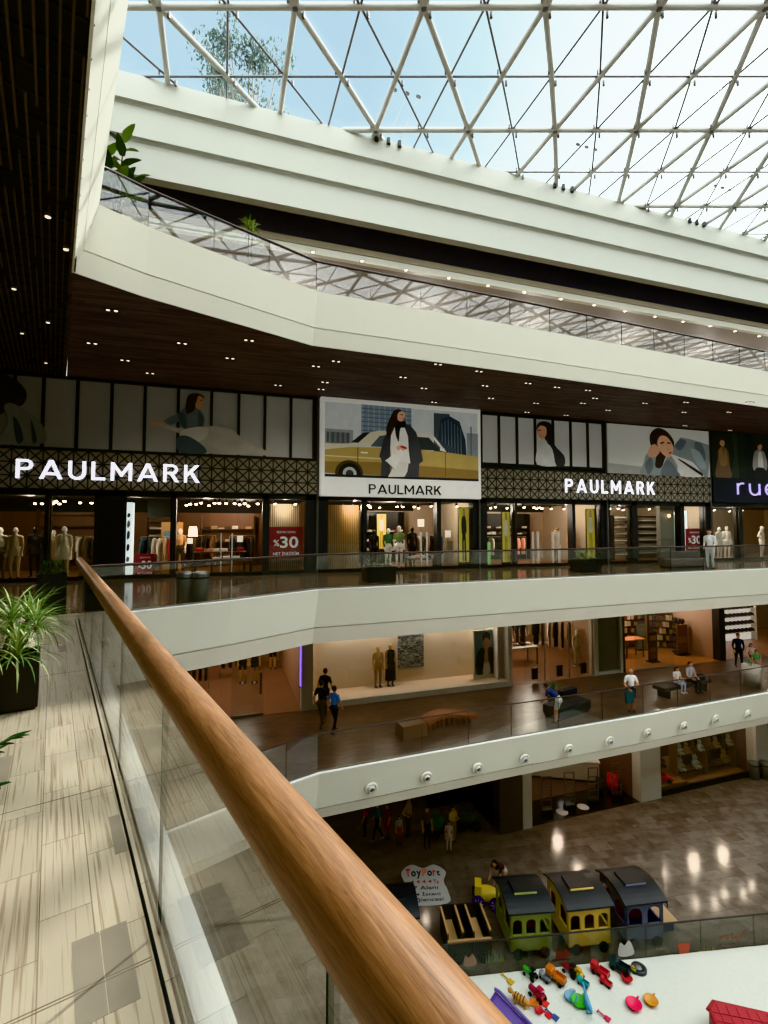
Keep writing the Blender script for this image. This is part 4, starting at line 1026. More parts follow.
# slatted backdrops of two windows
def slats(label, x0, x1, y, m1, m2):
    t = thing('slatted_screen', label, 'screen', ((x0 + x1) / 2, y, .005)); w = (x1 - x0) / 2
    MB().box(-w, w, .03, .06, 0, 2.6).build('back_panel', m1, t)
    mb = MB(); n = int(w * 2 / .075)
    for i in range(n): u = -w + w * 2 * (i + .5) / n; mb.box(u - .014, u + .014, 0, .03, 0, 2.6)
    mb.build('slats', m2, t)
slats('pale slatted timber screen behind the red thirty percent sign', 1.6, 2.86, 19.1, mat('screen_pale', (186, 168, 138), .6), mat('screen_slat', (110, 94, 74), .6))
slats('golden slatted timber screen left of the car billboard entrance', 3.78, 5.3, 19.3, mat('screen_gold', (170, 132, 78), .6), mat('screen_gold_slat', (110, 82, 46), .6))
# red discount signs
RED = mat('sale_red', (150, 30, 42), .45, var=.04); WPR = mat('sale_white', (240, 236, 230), .5, emit=.15)
def sale_sign(label, x0, x1, z0, z1, y, glow=0.):
    t = thing('discount_sign', label, 'sign', ((x0 + x1) / 2, y, 0)); w, h = (x1 - x0) / 2, z1 - z0
    MB().box(-w, w, 0, .03, z0, z1).build('board', RED, t, bevel=.004)
    mb = MB(); L_ = lambda u: -w + 2 * w * u
    text_into(mb, 'SEZON SONU', L_(.22), L_(.78), z0 + h * .80, z0 + h * .87, -.001, .004, .006)
    text_into(mb, '%', L_(.13), L_(.30), z0 + h * .40, z0 + h * .60, -.001, .004, .012); text_into(mb, '30', L_(.32), L_(.86), z0 + h * .34, z0 + h * .70, -.001, .004, .022)
    text_into(mb, 'NET İNDİRİM', L_(.12), L_(.88), z0 + h * .12, z0 + h * .24, -.001, .004, .012); mb.build('lettering', WPR, t)
    mb = MB(); [mb.cyl((s * w * .9, .015, 0), (s * w * .9, .015, z0), .01, n=6) for s in (-1, 1)]; mb.build('support', BLACK, t)
def px2(a, b, Y): return on_y(a, 540, Y).x, on_y(b, 540, Y).x
sale_sign('red thirty percent sign before the pale slatted screen', *px2(269, 303, 18.45), .52, 1.72, 18.45)
sale_sign('red thirty percent sign in the window left of the navy shop', *px2(686, 703.5, 18.4), .45, 1.62, 18.4)
sale_sign('low red thirty percent sign behind the slim lightbox', *px2(136, 155, 18.5), -.0, .80, 18.5)
sale_sign('low red sign mostly hidden by the plant in the right entrance', *px2(579, 597, 18.6), .0, .5, 18.6)
t = thing('light_box', 'white glowing lightbox behind the red sign left of the navy shop', 'light box', (22.7, 19.2, 0)); MB().box(-.42, .42, 0, .1, .02, 2.55).build('lit_face', mat('lightbox_white', (220, 228, 230), .4, emit=.9), t); MB().box(-.45, .45, .1, .14, 0, 2.6).build('case', CHROME, t)
# posters standing inside
YEL = (204, 182, 84)
def yposter(label, x0, x1, z0, z1, y, dark=False, glow=.5):
    t = thing('standing_poster', label, 'poster', (0, 0, 0)); MB().box(x0 - .03, x1 + .03, y, y + .05, 0, z1 + .03).build('stand', BLACK, t)
    A = Art(x0, x1, z0, z1, y - .002); A.rect(mat('poster_yellow', YEL, .5, emit=.22, var=.06), 0, 1, 0, 1)
    top, bot = ((28, 28, 30), (26, 26, 28)) if dark else ((220, 212, 196), (176, 150, 60))
    A.poly(bot, [(.34, .02), (.30, .30), (.32, .55), (.66, .55), (.70, .3), (.72, .02), (.54, .02), (.52, .4), (.48, .4), (.46, .02)], False)
    A.poly(top, [(.28, .52), (.24, .68), (.30, .82), (.48, .86), (.66, .83), (.76, .68), (.74, .52), (.66, .54), (.5, .5), (.34, .54)])
    A.poly((60, 46, 36), [(.40, .86), (.40, .95), (.50, .985), (.60, .95), (.60, .86), (.5, .84)]); A.poly(SK, [(.43, .87), (.43, .94), (.5, .96), (.57, .94), (.56, .87), (.5, .85)])
    A.build('print', t)
yposter('tall yellow poster of figure in black at the right of the billboard entrance', *px2(459, 469, 18.25), .25, 2.5, 18.25, True)
yposter('yellow poster deep in the billboard entrance beside the green mannequin', *px2(377, 386, 21.6), .7, 2.3, 21.6)
yposter('yellow poster at the left window beside the right lattice band', *px2(502.5, 509.8, 18.25), .2, 2.35, 18.25)
yposter('yellow poster of woman with long skirt in the right entrance window', *px2(587, 594.8, 18.24), .3, 2.5, 18.24)
t = thing('light_box', 'narrow glowing white panel with dark print beside the black pier', 'light box', (-3.02, 18.17, 0)); MB().box(-.09, .09, 0, .5, .1, 2.55).build('case', mat('lit_strip', (226, 232, 232), .4, emit=.9), t)
A = Art(-.08, .08, .1, 2.55, -.002)
for v, w, c in ((.82, .06, (90, 96, 100)), (.70, .1, (150, 156, 158)), (.55, .12, (110, 116, 118)), (.38, .1, (70, 74, 78)), (.22, .07, (130, 136, 138))): A.poly(c, [(.3, v - w * .5), (.2, v), (.4, v + w * .5), (.75, v + w * .3), (.7, v - w * .3)])
A.build('print', t)
t = thing('counter_sign', 'pale green upright sign in the window right of the car billboard', 'sign', (10.72, 18.5, 0)); MB().box(-.24, .24, 0, .04, .05, 1.05).build('board', mat('sign_green', (150, 200, 120), .5, emit=.3), t); MB().box(-.26, .26, -.05, .09, 0, .05).build('foot', BLACK, t)
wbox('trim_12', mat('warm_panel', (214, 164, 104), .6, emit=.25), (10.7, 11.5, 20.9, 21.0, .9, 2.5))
t = thing('hanging_banner', 'grey fabric banner hanging above the slim lightbox', 'banner', (-2.1, 18.6, 2.05)); MB().box(-.42, .42, 0, .01, .0, .62).build('cloth', C_(120, 118, 112), t); MB().cyl((-.45, .005, .62), (.45, .005, .62), .012, n=8).build('rod', BLACK, t)
t = thing('wall_picture', 'framed beach photo leaning on the back timber wall', 'picture', (-1.95, 21.2, .002)); MB().box(-.4, .4, 0, .04, 0, 1.9).build('panel', mat('panel_oak', (196, 150, 98), .5), t)
A = Art(-.3, .3, .95, 1.55, -.002); A.rect((110, 140, 160), 0, 1, 0, 1); A.rect((196, 176, 140), 0, 1, 0, .35); A.poly((40, 36, 34), [(.4, .2), (.42, .7), (.52, .8), (.6, .5), (.58, .2)]); A.build('print', t)
# tall white security gates at the entrances
gt = thing('security_gate', '', 'security gate')
MB().box(-.025, .025, -.06, .06, .03, 1.5).build('panel', mat('gate_white', (206, 206, 202), .4), gt); MB().box(-.05, .05, -.12, .12, 0, .03).build('foot', CHROME, gt)
for k, (px, lab) in enumerate(((232, 'pale security gate left of the slatted screen'), (221, 'pale security gate in the middle of the left entrance'), (421, 'pale security gate under the car billboard lettering, left one'), (427, 'pale security gate under the car billboard lettering, right one'),
                               (533, 'pale security gate at the left side of the right entrance'), (538, 'second pale security gate beside the left one of the right entrance'), (553, 'pale security gate in the middle of the right entrance'), (559, 'pale security gate near the pink jacket'))):
    p = on_y(px, 550, 18.3 + .1 * (k % 2)); o = gt if k == 0 else dup(gt, (0, 0, 0)); o.location = (p.x, p.y, .002); o['label'] = lab; o['group'] = 'security gates of the upper shops'

# ---- things standing on our floor near the far railing
def planter_box(label, x, y, w, d, h, rot, m=None, z=0.002):
    t = thing('square_planter', label, 'planter', (x, y, z), rot); m = m or mat('planter_black', (24, 24, 25), .45)
    mb = MB(); wt = .03
    for a in ((-w / 2, w / 2, -d / 2, -d / 2 + wt), (-w / 2, w / 2, d / 2 - wt, d / 2), (-w / 2, -w / 2 + wt, -d / 2 + wt, d / 2 - wt), (w / 2 - wt, w / 2, -d / 2 + wt, d / 2 - wt)): mb.box(*a, .02, h)
    mb.box(-w / 2 + .02, w / 2 - .02, -d / 2 + .02, d / 2 - .02, 0, .05); mb.build('box', m, t, bevel=.004)
    MB().box(-w / 2 + wt, w / 2 - wt, -d / 2 + wt, d / 2 - wt, .05, h - .05).build('soil', mat('soil', (40, 32, 26), .9, bump=.5, scale=40), t)
    return t
LEAFS = [mat('leaf_green', (104, 136, 70), .45, var=.25, scale=9), mat('leaf_pale', (186, 200, 136), .45, var=.2, scale=9), mat('leaf_deep', (40, 70, 36), .45, var=.2, scale=9), mat('leaf_fig', (104, 138, 40), .4, var=.2)]
def blade(mb, base, az, el0, ln, wd, droop, n=6):
    """arching strap leaf"""
    p = Vector(base); el = el0; pts = []; side = Vector((-math.sin(az), math.cos(az), 0))
    for i in range(n + 1):
        t = i / n; pts.append((p.copy(), wd * (1 - t) ** .6 * (.55 + .9 * min(1, t * 3)) * .8 + .0008))
        p = p + Vector((math.cos(az) * math.cos(el), math.sin(az) * math.cos(el), math.sin(el))) * (ln / n); el -= droop / n
    vs = []
    for q, w in pts: vs += [q - side * w, q + Vector((0, 0, -w * .25)), q + side * w]
    mb.add(vs, [(3 * i + a, 3 * i + a + 1, 3 * i + a + 4, 3 * i + a + 3) for i in range(n) for a in (0, 1)], True)
def spiky(t, name_h, heads, nb, ln, wd, seed, mats=(0, 1)):
    random.seed(seed); st = MB(); fo = MB()
    for hx, hy, hz in heads:
        st.tube([(hx * .3, hy * .3, 0), (hx * .7, hy * .7, hz * .5), (hx, hy, hz)], [.022, .018, .014], 8)
        for i in range(nb):
            fo.mt(random.choice(range(len(mats)))); u = i / nb
            blade(fo, (hx, hy, hz - .06 + .1 * u), 2.4 * i, .1 + 1.3 * u + random.uniform(-.15, .15), ln * random.uniform(.75, 1.1), wd, 1.0 + random.random() * .9 * (1.2 - u))
    st.build('stem', C_(96, 78, 56), t); fo.build('leaves', [LEAFS[m] for m in mats], t)
p = W(-.41, 6.12)
planter_box('black square planter on the walkway with spiky green plant', p.x, p.y, .68, .68, .46, WA)
t = thing('spiky_plant', 'spiky strap leaved plant growing in the walkway planter', 'plant', (p.x, p.y, .43), WA)
spiky(t, 0, [(.10, -.06, .36), (.30, .06, .28), (-.16, .08, .32), (.16, -.24, .10), (-.06, -.22, .16), (.22, .2, .34), (-.3, -.1, .2)], 64, .44, .0095, 4)
p = W(.02, 12.0)
planter_box('tall black planter standing beside the end of the wooden rail', p.x, p.y, .5, .5, .8, WA)
t = thing('dark_leafy_plant', 'dark leafy plant growing in the tall black planter', 'plant', (p.x, p.y, .77), WA); spiky(t, 0, [(0, 0, .15), (.12, .1, .1), (-.14, -.05, .12)], 22, .26, .02, 8, (2, 2))
# foreground leaf stems in a terracotta pot, mostly outside the picture
p = W(-.385, 2.85)
t = thing('terracotta_pot', 'terracotta pot at the left picture edge', 'pot', (p.x, p.y, .002)); MB().lathe([(.0, 0), (.15, 0), (.2, .30), (.215, .30), (.215, .34), (.18, .34), (.175, .29), (0, .29)], 28).build('bowl', mat('terracotta', (150, 72, 44), .6), t)
t = thing('zamia_plant', 'glossy paired leaf stems reaching in at the left picture edge', 'plant', (p.x, p.y, .30)); lv = MB(); sm_ = MB(); random.seed(2)
for az, reach, hh in ((.15, .27, .50), (-.35, .25, .34), (1.6, .3, .6), (2.6, .35, .5), (-1.6, .3, .45), (3.8, .3, .5)):
    pts = [Vector((math.cos(az) * reach * u, math.sin(az) * reach * u, hh * (1 - (1 - u) ** 2) * .98)) for u in [i / 9 for i in range(10)]]
    sm_.tube(pts, [.010 - .0008 * i for i in range(10)], 6)
    for i in range(2, 10):
        for s in (-1, 1):
            blade(lv, pts[i], az + s * (1.0 - .06 * i), .25, .085 if i < 9 else .07, .018, .3, 5)
sm_.build('stem', LEAFS[0], t); lv.build('leaves', LEAFS[2], t)
# litter bins, planters and seating by the far railing
lb = thing('litter_bin', 'round steel litter bin behind the far glass railing, left one', 'bin')
MB().lathe([(0, 0), (.2, 0), (.2, .62), (.19, .66), (.12, .68), (0, .68)], 20).build('body', mat('bin_steel', (138, 140, 136), .3, metal=.6), lb); MB().lathe([(.2005, .52), (.205, .52), (.205, .56), (.2005, .56)], 20).build('band', BLACK, lb)
for k, px in enumerate((183.5, 199)):
    q = on_z(px, 604, 0); o = lb if k == 0 else dup(lb, (0, 0, 0), label='round steel litter bin behind the far glass railing, right one'); o.location = (q.x, q.y + .5, .002); o['group'] = 'steel litter bins'
def long_planter(label, px0, px1, Y, d, h, plabel, lm, seed, nb=26, ln=.4):
    a, b = on_y(px0, 580, Y), on_y(px1, 580, Y); w = b.x - a.x
    planter_box(label, (a.x + b.x) / 2, Y + d / 2, w, d, h, 0)
    t = thing('spiky_plant', plabel, 'plant', ((a.x + b.x) / 2, Y + d / 2, h - .03)); spiky(t, 0, [(w * u, 0, .12) for u in (-.3, 0, .3)], nb, ln, .016, seed, lm)
long_planter('long black planter box behind the railing under the car billboard', 367, 396, 14.3, .6, .5, 'low dark plant in the long black planter under the billboard', (2, 0), 21, 20, .3)
long_planter('black planter box behind the railing near the right entrance', 581, 602, 15.0, .6, .5, 'spiky plant in the black planter near the right entrance', (0, 1), 22, 26, .42)
sf = thing('bench_sofa', 'low grey bench seat behind the railing below the red sign', 'sofa', (0, 0, .002)); a, b = on_y(671, 570, 15.2), on_y(712, 570, 15.2); w = (b.x - a.x) / 2; sf.location = ((a.x + b.x) / 2, 15.5, .002)
MB().box(-w, w, -.3, .3, .08, .38).build('seat', C_(92, 86, 78), sf, bevel=.03); MB().box(-w, w, .22, .36, .3, .68).build('backrest', C_(80, 74, 68), sf, bevel=.03); MB().box(-w + .05, w - .05, -.25, .25, 0, .08).build('plinth', BLACK, sf)
q = on_z(719, 570, 0)
figure('person', 'person in pale loose clothes with dark hair standing at the far railing', 'person', (q.x, q.y + .35, .002), PI * .6, 1.62, j=dict(wrL=(-.10, .10, .56), wrR=(.11, .08, .55)), top=(206, 208, 206), bottom=(196, 200, 200), sleeve='long', hairdo='long')
# top floor planting
p = on_y(122, 176, 12.0)
q = Vector((-2.35, 11.75, ZT)); 
planter_box('pale planter box hidden behind the top storey railing corner', q.x, q.y, .6, .6, .55, 0, WHITE, ZT)
t = thing('fig_plant', 'broad leaved fig plant over the top storey railing corner', 'plant', (q.x, q.y, ZT + .52)); t.scale = (1.35,) * 3; st = MB(); lv = MB(); random.seed(9)
for i in range(5):
    a = i * 1.3; tip = Vector((.22 * math.cos(a), .22 * math.sin(a), .75 + .12 * i)); st.tube([(0, 0, 0), tip * .6, tip], [.02, .015, .01], 6)
    for k in range(9): lv.mt(k % 2); blade(lv, tip * (.55 + .06 * k), a + 2.4 * k, .5 + .06 * k, .34, .085, .7, 6)
st.build('stem', C_(100, 84, 60), t); lv.build('leaves', [LEAFS[3], LEAFS[2]], t)
q = on_y(249, 222, 13.4); planter_box('small pale planter box behind the top storey railing', q.x, 13.4, .5, .4, .45, 0, WHITE, ZT)
t = thing('spiky_plant', 'small yellow green spiky plant above the top storey railing', 'plant', (q.x, 13.4, ZT + .42)); spiky(t, 0, [(0, 0, q.z - ZT - .55), (.1, 0, q.z - ZT - .65)], 26, .34, .02, 31, (3, 1))

# ================================================================== TOP STOREY LAMPS
dl = thing('downlight', '', 'downlight')
MB().lathe([(.05, 0), (.085, 0), (.09, -.012), (.055, -.012), (.05, 0)], 18).build('bezel', CHROME, dl); MB().cyl((0, 0, -.002), (0, 0, -.006), .05, n=14).build('glowing_lens', LAMP, dl)
TL = [(313, 252), (362, 261), (406, 270), (449, 278), (488, 285.5), (524, 292), (561, 299), (594, 305), (625, 311), (655, 316.5), (683, 321.5), (710, 326), (735, 331), (759, 336)]
for k, (px, py) in enumerate(TL):
    q = on_z(px, py, 11.17); o = dl if k == 0 else dup(dl, q); o.location = (q.x, q.y, 11.168)
    o['label'] = 'small round downlight in the top storey soffit, %s from the left' % ORD[k]; o['group'] = 'downlights of the top storey soffit'
for k in range(7): lamp(-3 + 5.5 * k, 19.0, 9.9, 85, .12, (1, .97, .93))  # unseen fill lights added in mid-air to brighten soffit and back wall
# paired downlights in the timber ceiling over our level
pd = thing('twin_downlight', '', 'downlight')
MB().box(-.17, .17, -.075, .075, -.012, .0).build('bezel', BLACK, pd); MB().cyl((-.08, 0, -.012), (-.08, 0, -.016), .042, n=14).build('glowing_lens', LAMPS, pd); MB().cyl((.08, 0, -.012), (.08, 0, -.016), .042, n=14).build('glowing_lens', LAMPS, pd)
PX = [(112, 310), (92, 343), (182, 343), (249, 340), (125, 360), (230, 358), (150, 373), (316, 366), (336, 361), (325, 382), (278, 385), (321, 389), (403, 377), (438, 364), (424, 388), (479, 371), (485, 385.5), (491, 398), (434, 402), (528, 383), (557, 387), (588, 390),
      (536, 403), (583, 403), (595, 398), (527, 412), (566, 415), (608, 410), (645, 403), (686, 402), (684, 412), (685, 425.5), (729, 412), (730, 430), (750, 402)]
PX.sort(key=lambda p: on_z(p[0], p[1], ZC).y)
for k, (px, py) in enumerate(sorted(PX)):
    q = on_z(px, py, ZC); o = pd if k == 0 else dup(pd, q); o.location = (q.x, q.y, ZC - .001)
    o['label'] = 'small twin downlight recessed in the dark timber ceiling'; o['group'] = 'twin downlights in the dark timber ceiling'
def downspot(x, y, z, e, r=.06, col=(1, .86, .72), ang=120):
    l = bpy.data.lights.new('ceiling_spot', 'SPOT'); l.energy = e; l.shadow_soft_size = r; l.color = col; l.spot_size = R_(ang); l.spot_blend = .9
    o = bpy.data.objects.new('ceiling_spot', l); COL.objects.link(o); o.location = (x, y, z)
for x, y in ((-2.6, 15.4), (2, 15.8), (8, 16), (14, 16), (20, 16), (27, 16.2)): downspot(x, y, ZC - .03, 110)
# downlights in the black slatted ceiling
sd_ = thing('spotlight', '', 'spotlight')
MB().cyl((0, 0, .0), (0, 0, -.06), .05, .05, n=12).build('housing', CHROME, sd_); MB().cyl((0, 0, -.0605), (0, 0, -.064), .04, n=12).build('glowing_lens', LAMPS, sd_)
for k, (px, py) in enumerate(((48, 213), (66, 246), (14, 286), (48, 320), (22, 331), (46, 361))):
    q = on_z(px, py, ZC); o = sd_ if k == 0 else dup(sd_, q); o.location = (q.x, q.y, ZC - .005); o['label'] = 'small spotlight in the black slatted ceiling, %s nearest' % ORD[k]; o['group'] = 'spotlights in the black slatted ceiling'
# trios of rods with discs rising from the ring beam
rd = thing('ceiling_rod', '', 'rod')
MB().cyl((0, 0, -.02), (0, 0, .18), .07, n=10).build('socket', C_(60, 62, 64), rd); MB().cyl((0, 0, .18), (.32, -.9, 1.05), .010, n=6).build('rod', CHROME, rd)
mb = MB(); mb.cyl((.32, -.9, 1.05), (.33, -.92, 1.09), .085, n=14); mb.build('disc', C_(60, 62, 64), rd)
rk = 0
for nm, pts in (('left', ((376, 141), (388, 143), (399, 146))), ('middle', ((554, 190), (562.5, 191.5), (571, 193.5))), ('right', ((689, 227), (696, 229), (703, 231)))):
    for i, (px, py) in enumerate(pts):
        q = on_y(px, py + 2, 15.02); o = rd if rk == 0 else dup(rd, q); rk += 1; o.location = (q.x, 14.96, 14.70); o['label'] = 'thin rod with disc on the ring beam, %s of the %s trio' % (ORD[i], nm); o['group'] = 'rods on the skylight ring beam'
# tree outside on the roof
q = on_y(252, 92, 27); tr = thing('tree', 'leafy tree seen through the skylight glass behind the ring beam', 'tree', (q.x, 27, 14.2))
random.seed(21); tb = MB(); lf = MB(); hz = q.z - 14.2
tb.tube([(0, 0, 0), (.1, 0, hz * .35), (0, 0, hz * .7), (.1, 0, hz)], [.22, .18, .12, .05], 8)
cl = [(Vector((random.uniform(-2.4, 2.4), random.uniform(-1.6, 1.6), hz + random.uniform(-2.6, 1.4))), random.uniform(.6, 1.1)) for i in range(20)]
for c, r in cl: tb.tube([(0, 0, hz * .5), tuple(c * .6 + Vector((0, 0, hz * .2))), c], [.09, .05, .015], 5)
for c, r in cl:
    for k in range(260):
        d = Vector((random.gauss(0, 1), random.gauss(0, 1), random.gauss(0, .8))).normalized() * r * random.random() ** .4; p = c + d
        u = Vector((random.gauss(0, 1), random.gauss(0, 1), random.gauss(0, 1))).normalized(); w_ = u.orthogonal().normalized(); s = random.uniform(.08, .15); lf.mt(k % 2)
        lf.add([p - u * s, p + w_ * s * .5, p + u * s, p - w_ * s * .5], [(0, 1, 2, 3)])
tb.build('trunk', C_(110, 104, 96), tr); lf.build('crown', [C_(84, 104, 92, .8), C_(62, 84, 76, .8)], tr)

# ================================================================== MIDDLE STOREY
FM = ZM + .002; CM = -1.5
mb = MB()
for x0, x1 in ((23.55, 23.95), (17.46, 17.62), (30.2, 30.8), (36, 37)): mb.box(x0, x1, YF - .02, YF + .35, ZM, CM)
mb.box(-14, -6, YF, YF + .3, ZM, CM); struct(mb.build('wall_shopfront_middle', DARK))
FRW = mat('white_door_frame', (206, 200, 186), .45, var=.03)
mb = MB()
for x0, x1 in ((2.78, 3.20), (11.44, 11.62), (15.86, 16.08), (17.3, 17.46)): mb.box(x0, x1, YF - .05, YF + .30, ZM, CM)
mb.box(3.2, 11.44, YF - .05, YF + .2, ZM, ZM + .22).box(16.08, 17.3, YF - .02, YF + .2, ZM, ZM + .14)
struct(mb.build('trim_13', FRW))
MIDW = mat('boutique_wall', (176, 146, 124), .7, var=.03)
room(6, -6, 2.8, ZM, CM, 25, MIDW, M_PINKFLOOR, DARKW)
wbox('floor', mat('window_plinth', (226, 204, 178), .5, var=.03), (3.2, 11.44, YF + .2, 19.25, ZM, ZM + .22))
wbox('wall_display', mat('window_backdrop', (226, 208, 184), .7, var=.02), (3.2, 11.1, 19.25, 19.4, ZM, CM), (3.14, 3.2, YF + .3, 19.4, ZM, CM))
room(7, 11.5, 17.4, ZM, CM, 24.5, MIDW, M_PINKFLOOR, DARKW)
room(8, 17.5, 23.7, ZM, CM, 24.0, MIDW, brick_mat('bookshop_floor', (176, 122, 78), (168, 114, 72), (140, 96, 60), 1.2, 1.2, .25), DARKW)
room(9, 23.9, 35, ZM, CM, 23.0, BEIGEW, M_PINKFLOOR, DARKW)
for x, y, e in ((-3, 20, 90), (.8, 20.5, 110), (1, 23, 70), (12.6, 19.6, 80), (14.5, 21, 120), (16, 23, 80), (19, 20, 120), (22, 20, 120), (20.5, 22.5, 90), (25.6, 19.8, 120), (29, 19.8, 120)): lamp(x, y, CM - .2, e * 1.15, .06, (1, .86, .72))
for x in (4.6, 6.3, 8.6, 10.4): lamp(x, 18.75, CM - .25, 85, .05, (1, .86, .74))
spots([(x, 18.75) for x in (4.6, 6.3, 8.6, 10.4)], 'the beige window of the storey below', CM)
for x0, x1 in ((3.2, 11.44), (16.08, 17.3), (-6, -.8), (18.2, 20.6)):
    w_ = holder('window_%d' % wn); wn += 1
    MB().box(x0, x1, YF + .02, YF + .032, ZM + (.22 if x0 == 3.2 else .06), CM).build('pane', SHOPGLASS, w_)
    MB().box(x0, x1, YF, YF + .05, ZM, ZM + .06).build('frame', CHROME, w_)
struct(MB().box(16.08, 17.3, YF + .1, YF + .16, ZM + .14, CM).build('wall_panel', mat('door_panel_grey', (138, 130, 118), .5)))
t = thing('neon_strip', 'violet glowing vertical strip beside the pale pier of the middle storey', 'light', (2.74, YF - .06, ZM + .9)); MB().cyl((0, 0, 0), (0, 0, 2.4), .025, n=10).build('tube', mat('violet_glow', (150, 120, 230), .4, emit=1.6, ecol=(150, 110, 255)), t); MB().box(-.03, .03, .02, .05, -.05, 2.45).build('bracket', BLACK, t)
# display window: two dressed mannequins, picture, man poster
yw = 18.95; fz = ZM + .222
figure('mannequin', 'gold mannequin in patterned jumpsuit in the beige window', 'mannequin', (on_y(378, 680, yw).x, yw, fz), PI, 1.66, dummy=DUMG, top=(176, 146, 98), bottom=(150, 120, 80))
figure('mannequin', 'gold mannequin in long black dress in the beige window', 'mannequin', (on_y(390.5, 680, yw).x, yw, fz), PI, 1.70, dummy=DUMG, top=(22, 22, 25), bottom=(22, 22, 25), sleeve='none', dress=(.14, .13, (20, 20, 23)))
def wave_mat():
    m, N, L, b = nodes('water_photo'); tc = N.new('ShaderNodeTexCoord'); mp = N.new('ShaderNodeMapping'); mp.inputs['Scale'].default_value = (3, 3, 11); nz = N.new('ShaderNodeTexNoise'); nz.inputs['Scale'].default_value = 2.2; nz.inputs['Detail'].default_value = 6; nz.inputs['Distortion'].default_value = .8
    cr = N.new('ShaderNodeValToRGB'); cr.color_ramp.elements[0].position = .38; cr.color_ramp.elements[0].color = S(52, 58, 64); cr.color_ramp.elements[1].position = .66; cr.color_ramp.elements[1].color = S(186, 186, 180)
    L.new(tc.outputs['Object'], mp.inputs[0]); L.new(mp.outputs[0], nz.inputs['Vector']); L.new(nz.outputs['Fac'], cr.inputs[0]); L.new(cr.outputs[0], b.inputs['Base Color']); b.inputs['Roughness'].default_value = .5
    return m
a, b = on_y(398, 637, 19.2), on_y(423.5, 667, 19.2)
t = thing('wall_picture', 'grey rippled water photograph hanging in the beige window', 'picture', (0, 0, 0)); MB().box(a.x, b.x, 19.17, 19.25, on_y(423, 666, 19.2).z, CM - .12).build('print', wave_mat(), t); MB().box(a.x - .03, b.x + .03, 19.2, 19.25, on_y(423, 666, 19.2).z - .1, on_y(423, 666, 19.2).z - .03).build('ledge', FRW, t)
A = Art(on_y(475, 650, 18.6).x, on_y(497, 650, 18.6).x, on_y(486, 674, 18.6).z, on_y(486, 631, 18.6).z, 18.6)
A.rect((150, 172, 186), 0, 1, 0, 1); A.poly((26, 26, 30), [(.06, .04), (.08, .45), (.3, .62), (.5, .58), (.72, .62), (.94, .44), (.96, .04), (.66, .02), (.6, .3), (.4, .3), (.34, .02)])
A.poly((224, 224, 222), [(.36, .02), (.42, .3), (.6, .3), (.68, .04)]); A.poly((196, 150, 124), [(.40, .60), (.38, .80), (.5, .90), (.64, .82), (.62, .62), (.5, .55)]); A.poly((24, 20, 20), [(.36, .76), (.36, .92), (.52, .98), (.68, .92), (.66, .78), (.56, .84), (.44, .82)]); A.poly((196, 150, 124), [(.42, .3), (.46, .56), (.56, .56), (.58, .3)])
t = thing('standing_poster', 'framed poster of man in black jacket in the beige window', 'poster'); A.build('print', t); x0, x1, z0, z1 = A.b; MB().box(x0 - .06, x1 + .06, 18.605, 18.67, fz, z1 + .05).build('frame', FRW, t)
struct(MB().box(11.1, 11.16, YF + .25, 19.4, ZM + .22, CM).build('wall_return', FRW))
# left boutique: mannequins seen from the waist down, hanging clothes
for k, (px, py, lab) in enumerate(((244, 683, 'bare legged mannequin in black shorts in the left boutique, left one'), (253, 683, 'bare legged mannequin in black skirt in the left boutique, right one'), (273, 668, 'mannequin far back in the left boutique beside the violet strip'), (284, 668, 'mannequin farthest back in the left boutique, rightmost'))):
    q = on_z(px, py, ZM); q.y = min(q.y, 24.2); q.x = min(q.x, 2.3 - (.7 if k == 2 else 0)) + (-.06, .06, 0, 0)[k]; figure('mannequin', lab, 'mannequin', (q.x, q.y, FM), PI, 1.72, dummy=DUMG, top=(40, 36, 40), bottom=(24, 22, 26), shoe=(26, 22, 22), legs='short' if k != 1 else 'none', skirt=(.40, .12, (28, 26, 30)) if k == 1 else None)
for k, (px, py) in enumerate(((197, 690), (230, 676))):
    q = on_z(px, py, ZM); clothes_rail(('clothes rail of dark dresses at the left edge of the boutique', 'clothes rail of black dresses left of the bare legged mannequins')[k], q.x, q.y, .9, [K_, B_, K_, S_] if k == 0 else [K_, K_, K_], ('the left boutique rail', 'the boutique rail of black dresses')[k], z=FM, h=1.7, l=1.25)
door_g = thing('glass_door', 'open glass door leaf of the left boutique with black handle', 'door', (.9, YF + .02, FM)); MB().box(-.55, .55, 0, .012, .02, 3.2).build('pane', SHOPGLASS, door_g); MB().box(.42, .48, -.04, 0, .75, 1.5).build('handle', BLACK, door_g); MB().box(-.55, .55, -.01, .022, 0, .08).build('rail', CHROME, door_g)
for k, px in enumerate((535, 560, 584)):
    q = on_y(px, 690, YF + .05); d_ = thing('glass_door', 'glass door leaf with black floor box in the middle entrance, %s from left' % ORD[k], 'door', (q.x, YF + .05, FM), .0, 'glass doors of the middle entrance')
    MB().box(-.55, .55, 0, .012, .02, 3.2).build('pane', SHOPGLASS, d_); MB().box(-.14, .14, -.03, .04, .15, .62).build('lock_box', BLACK, d_); MB().box(.5, .55, -.01, .022, .02, 3.2).build('stile', CHROME, d_)
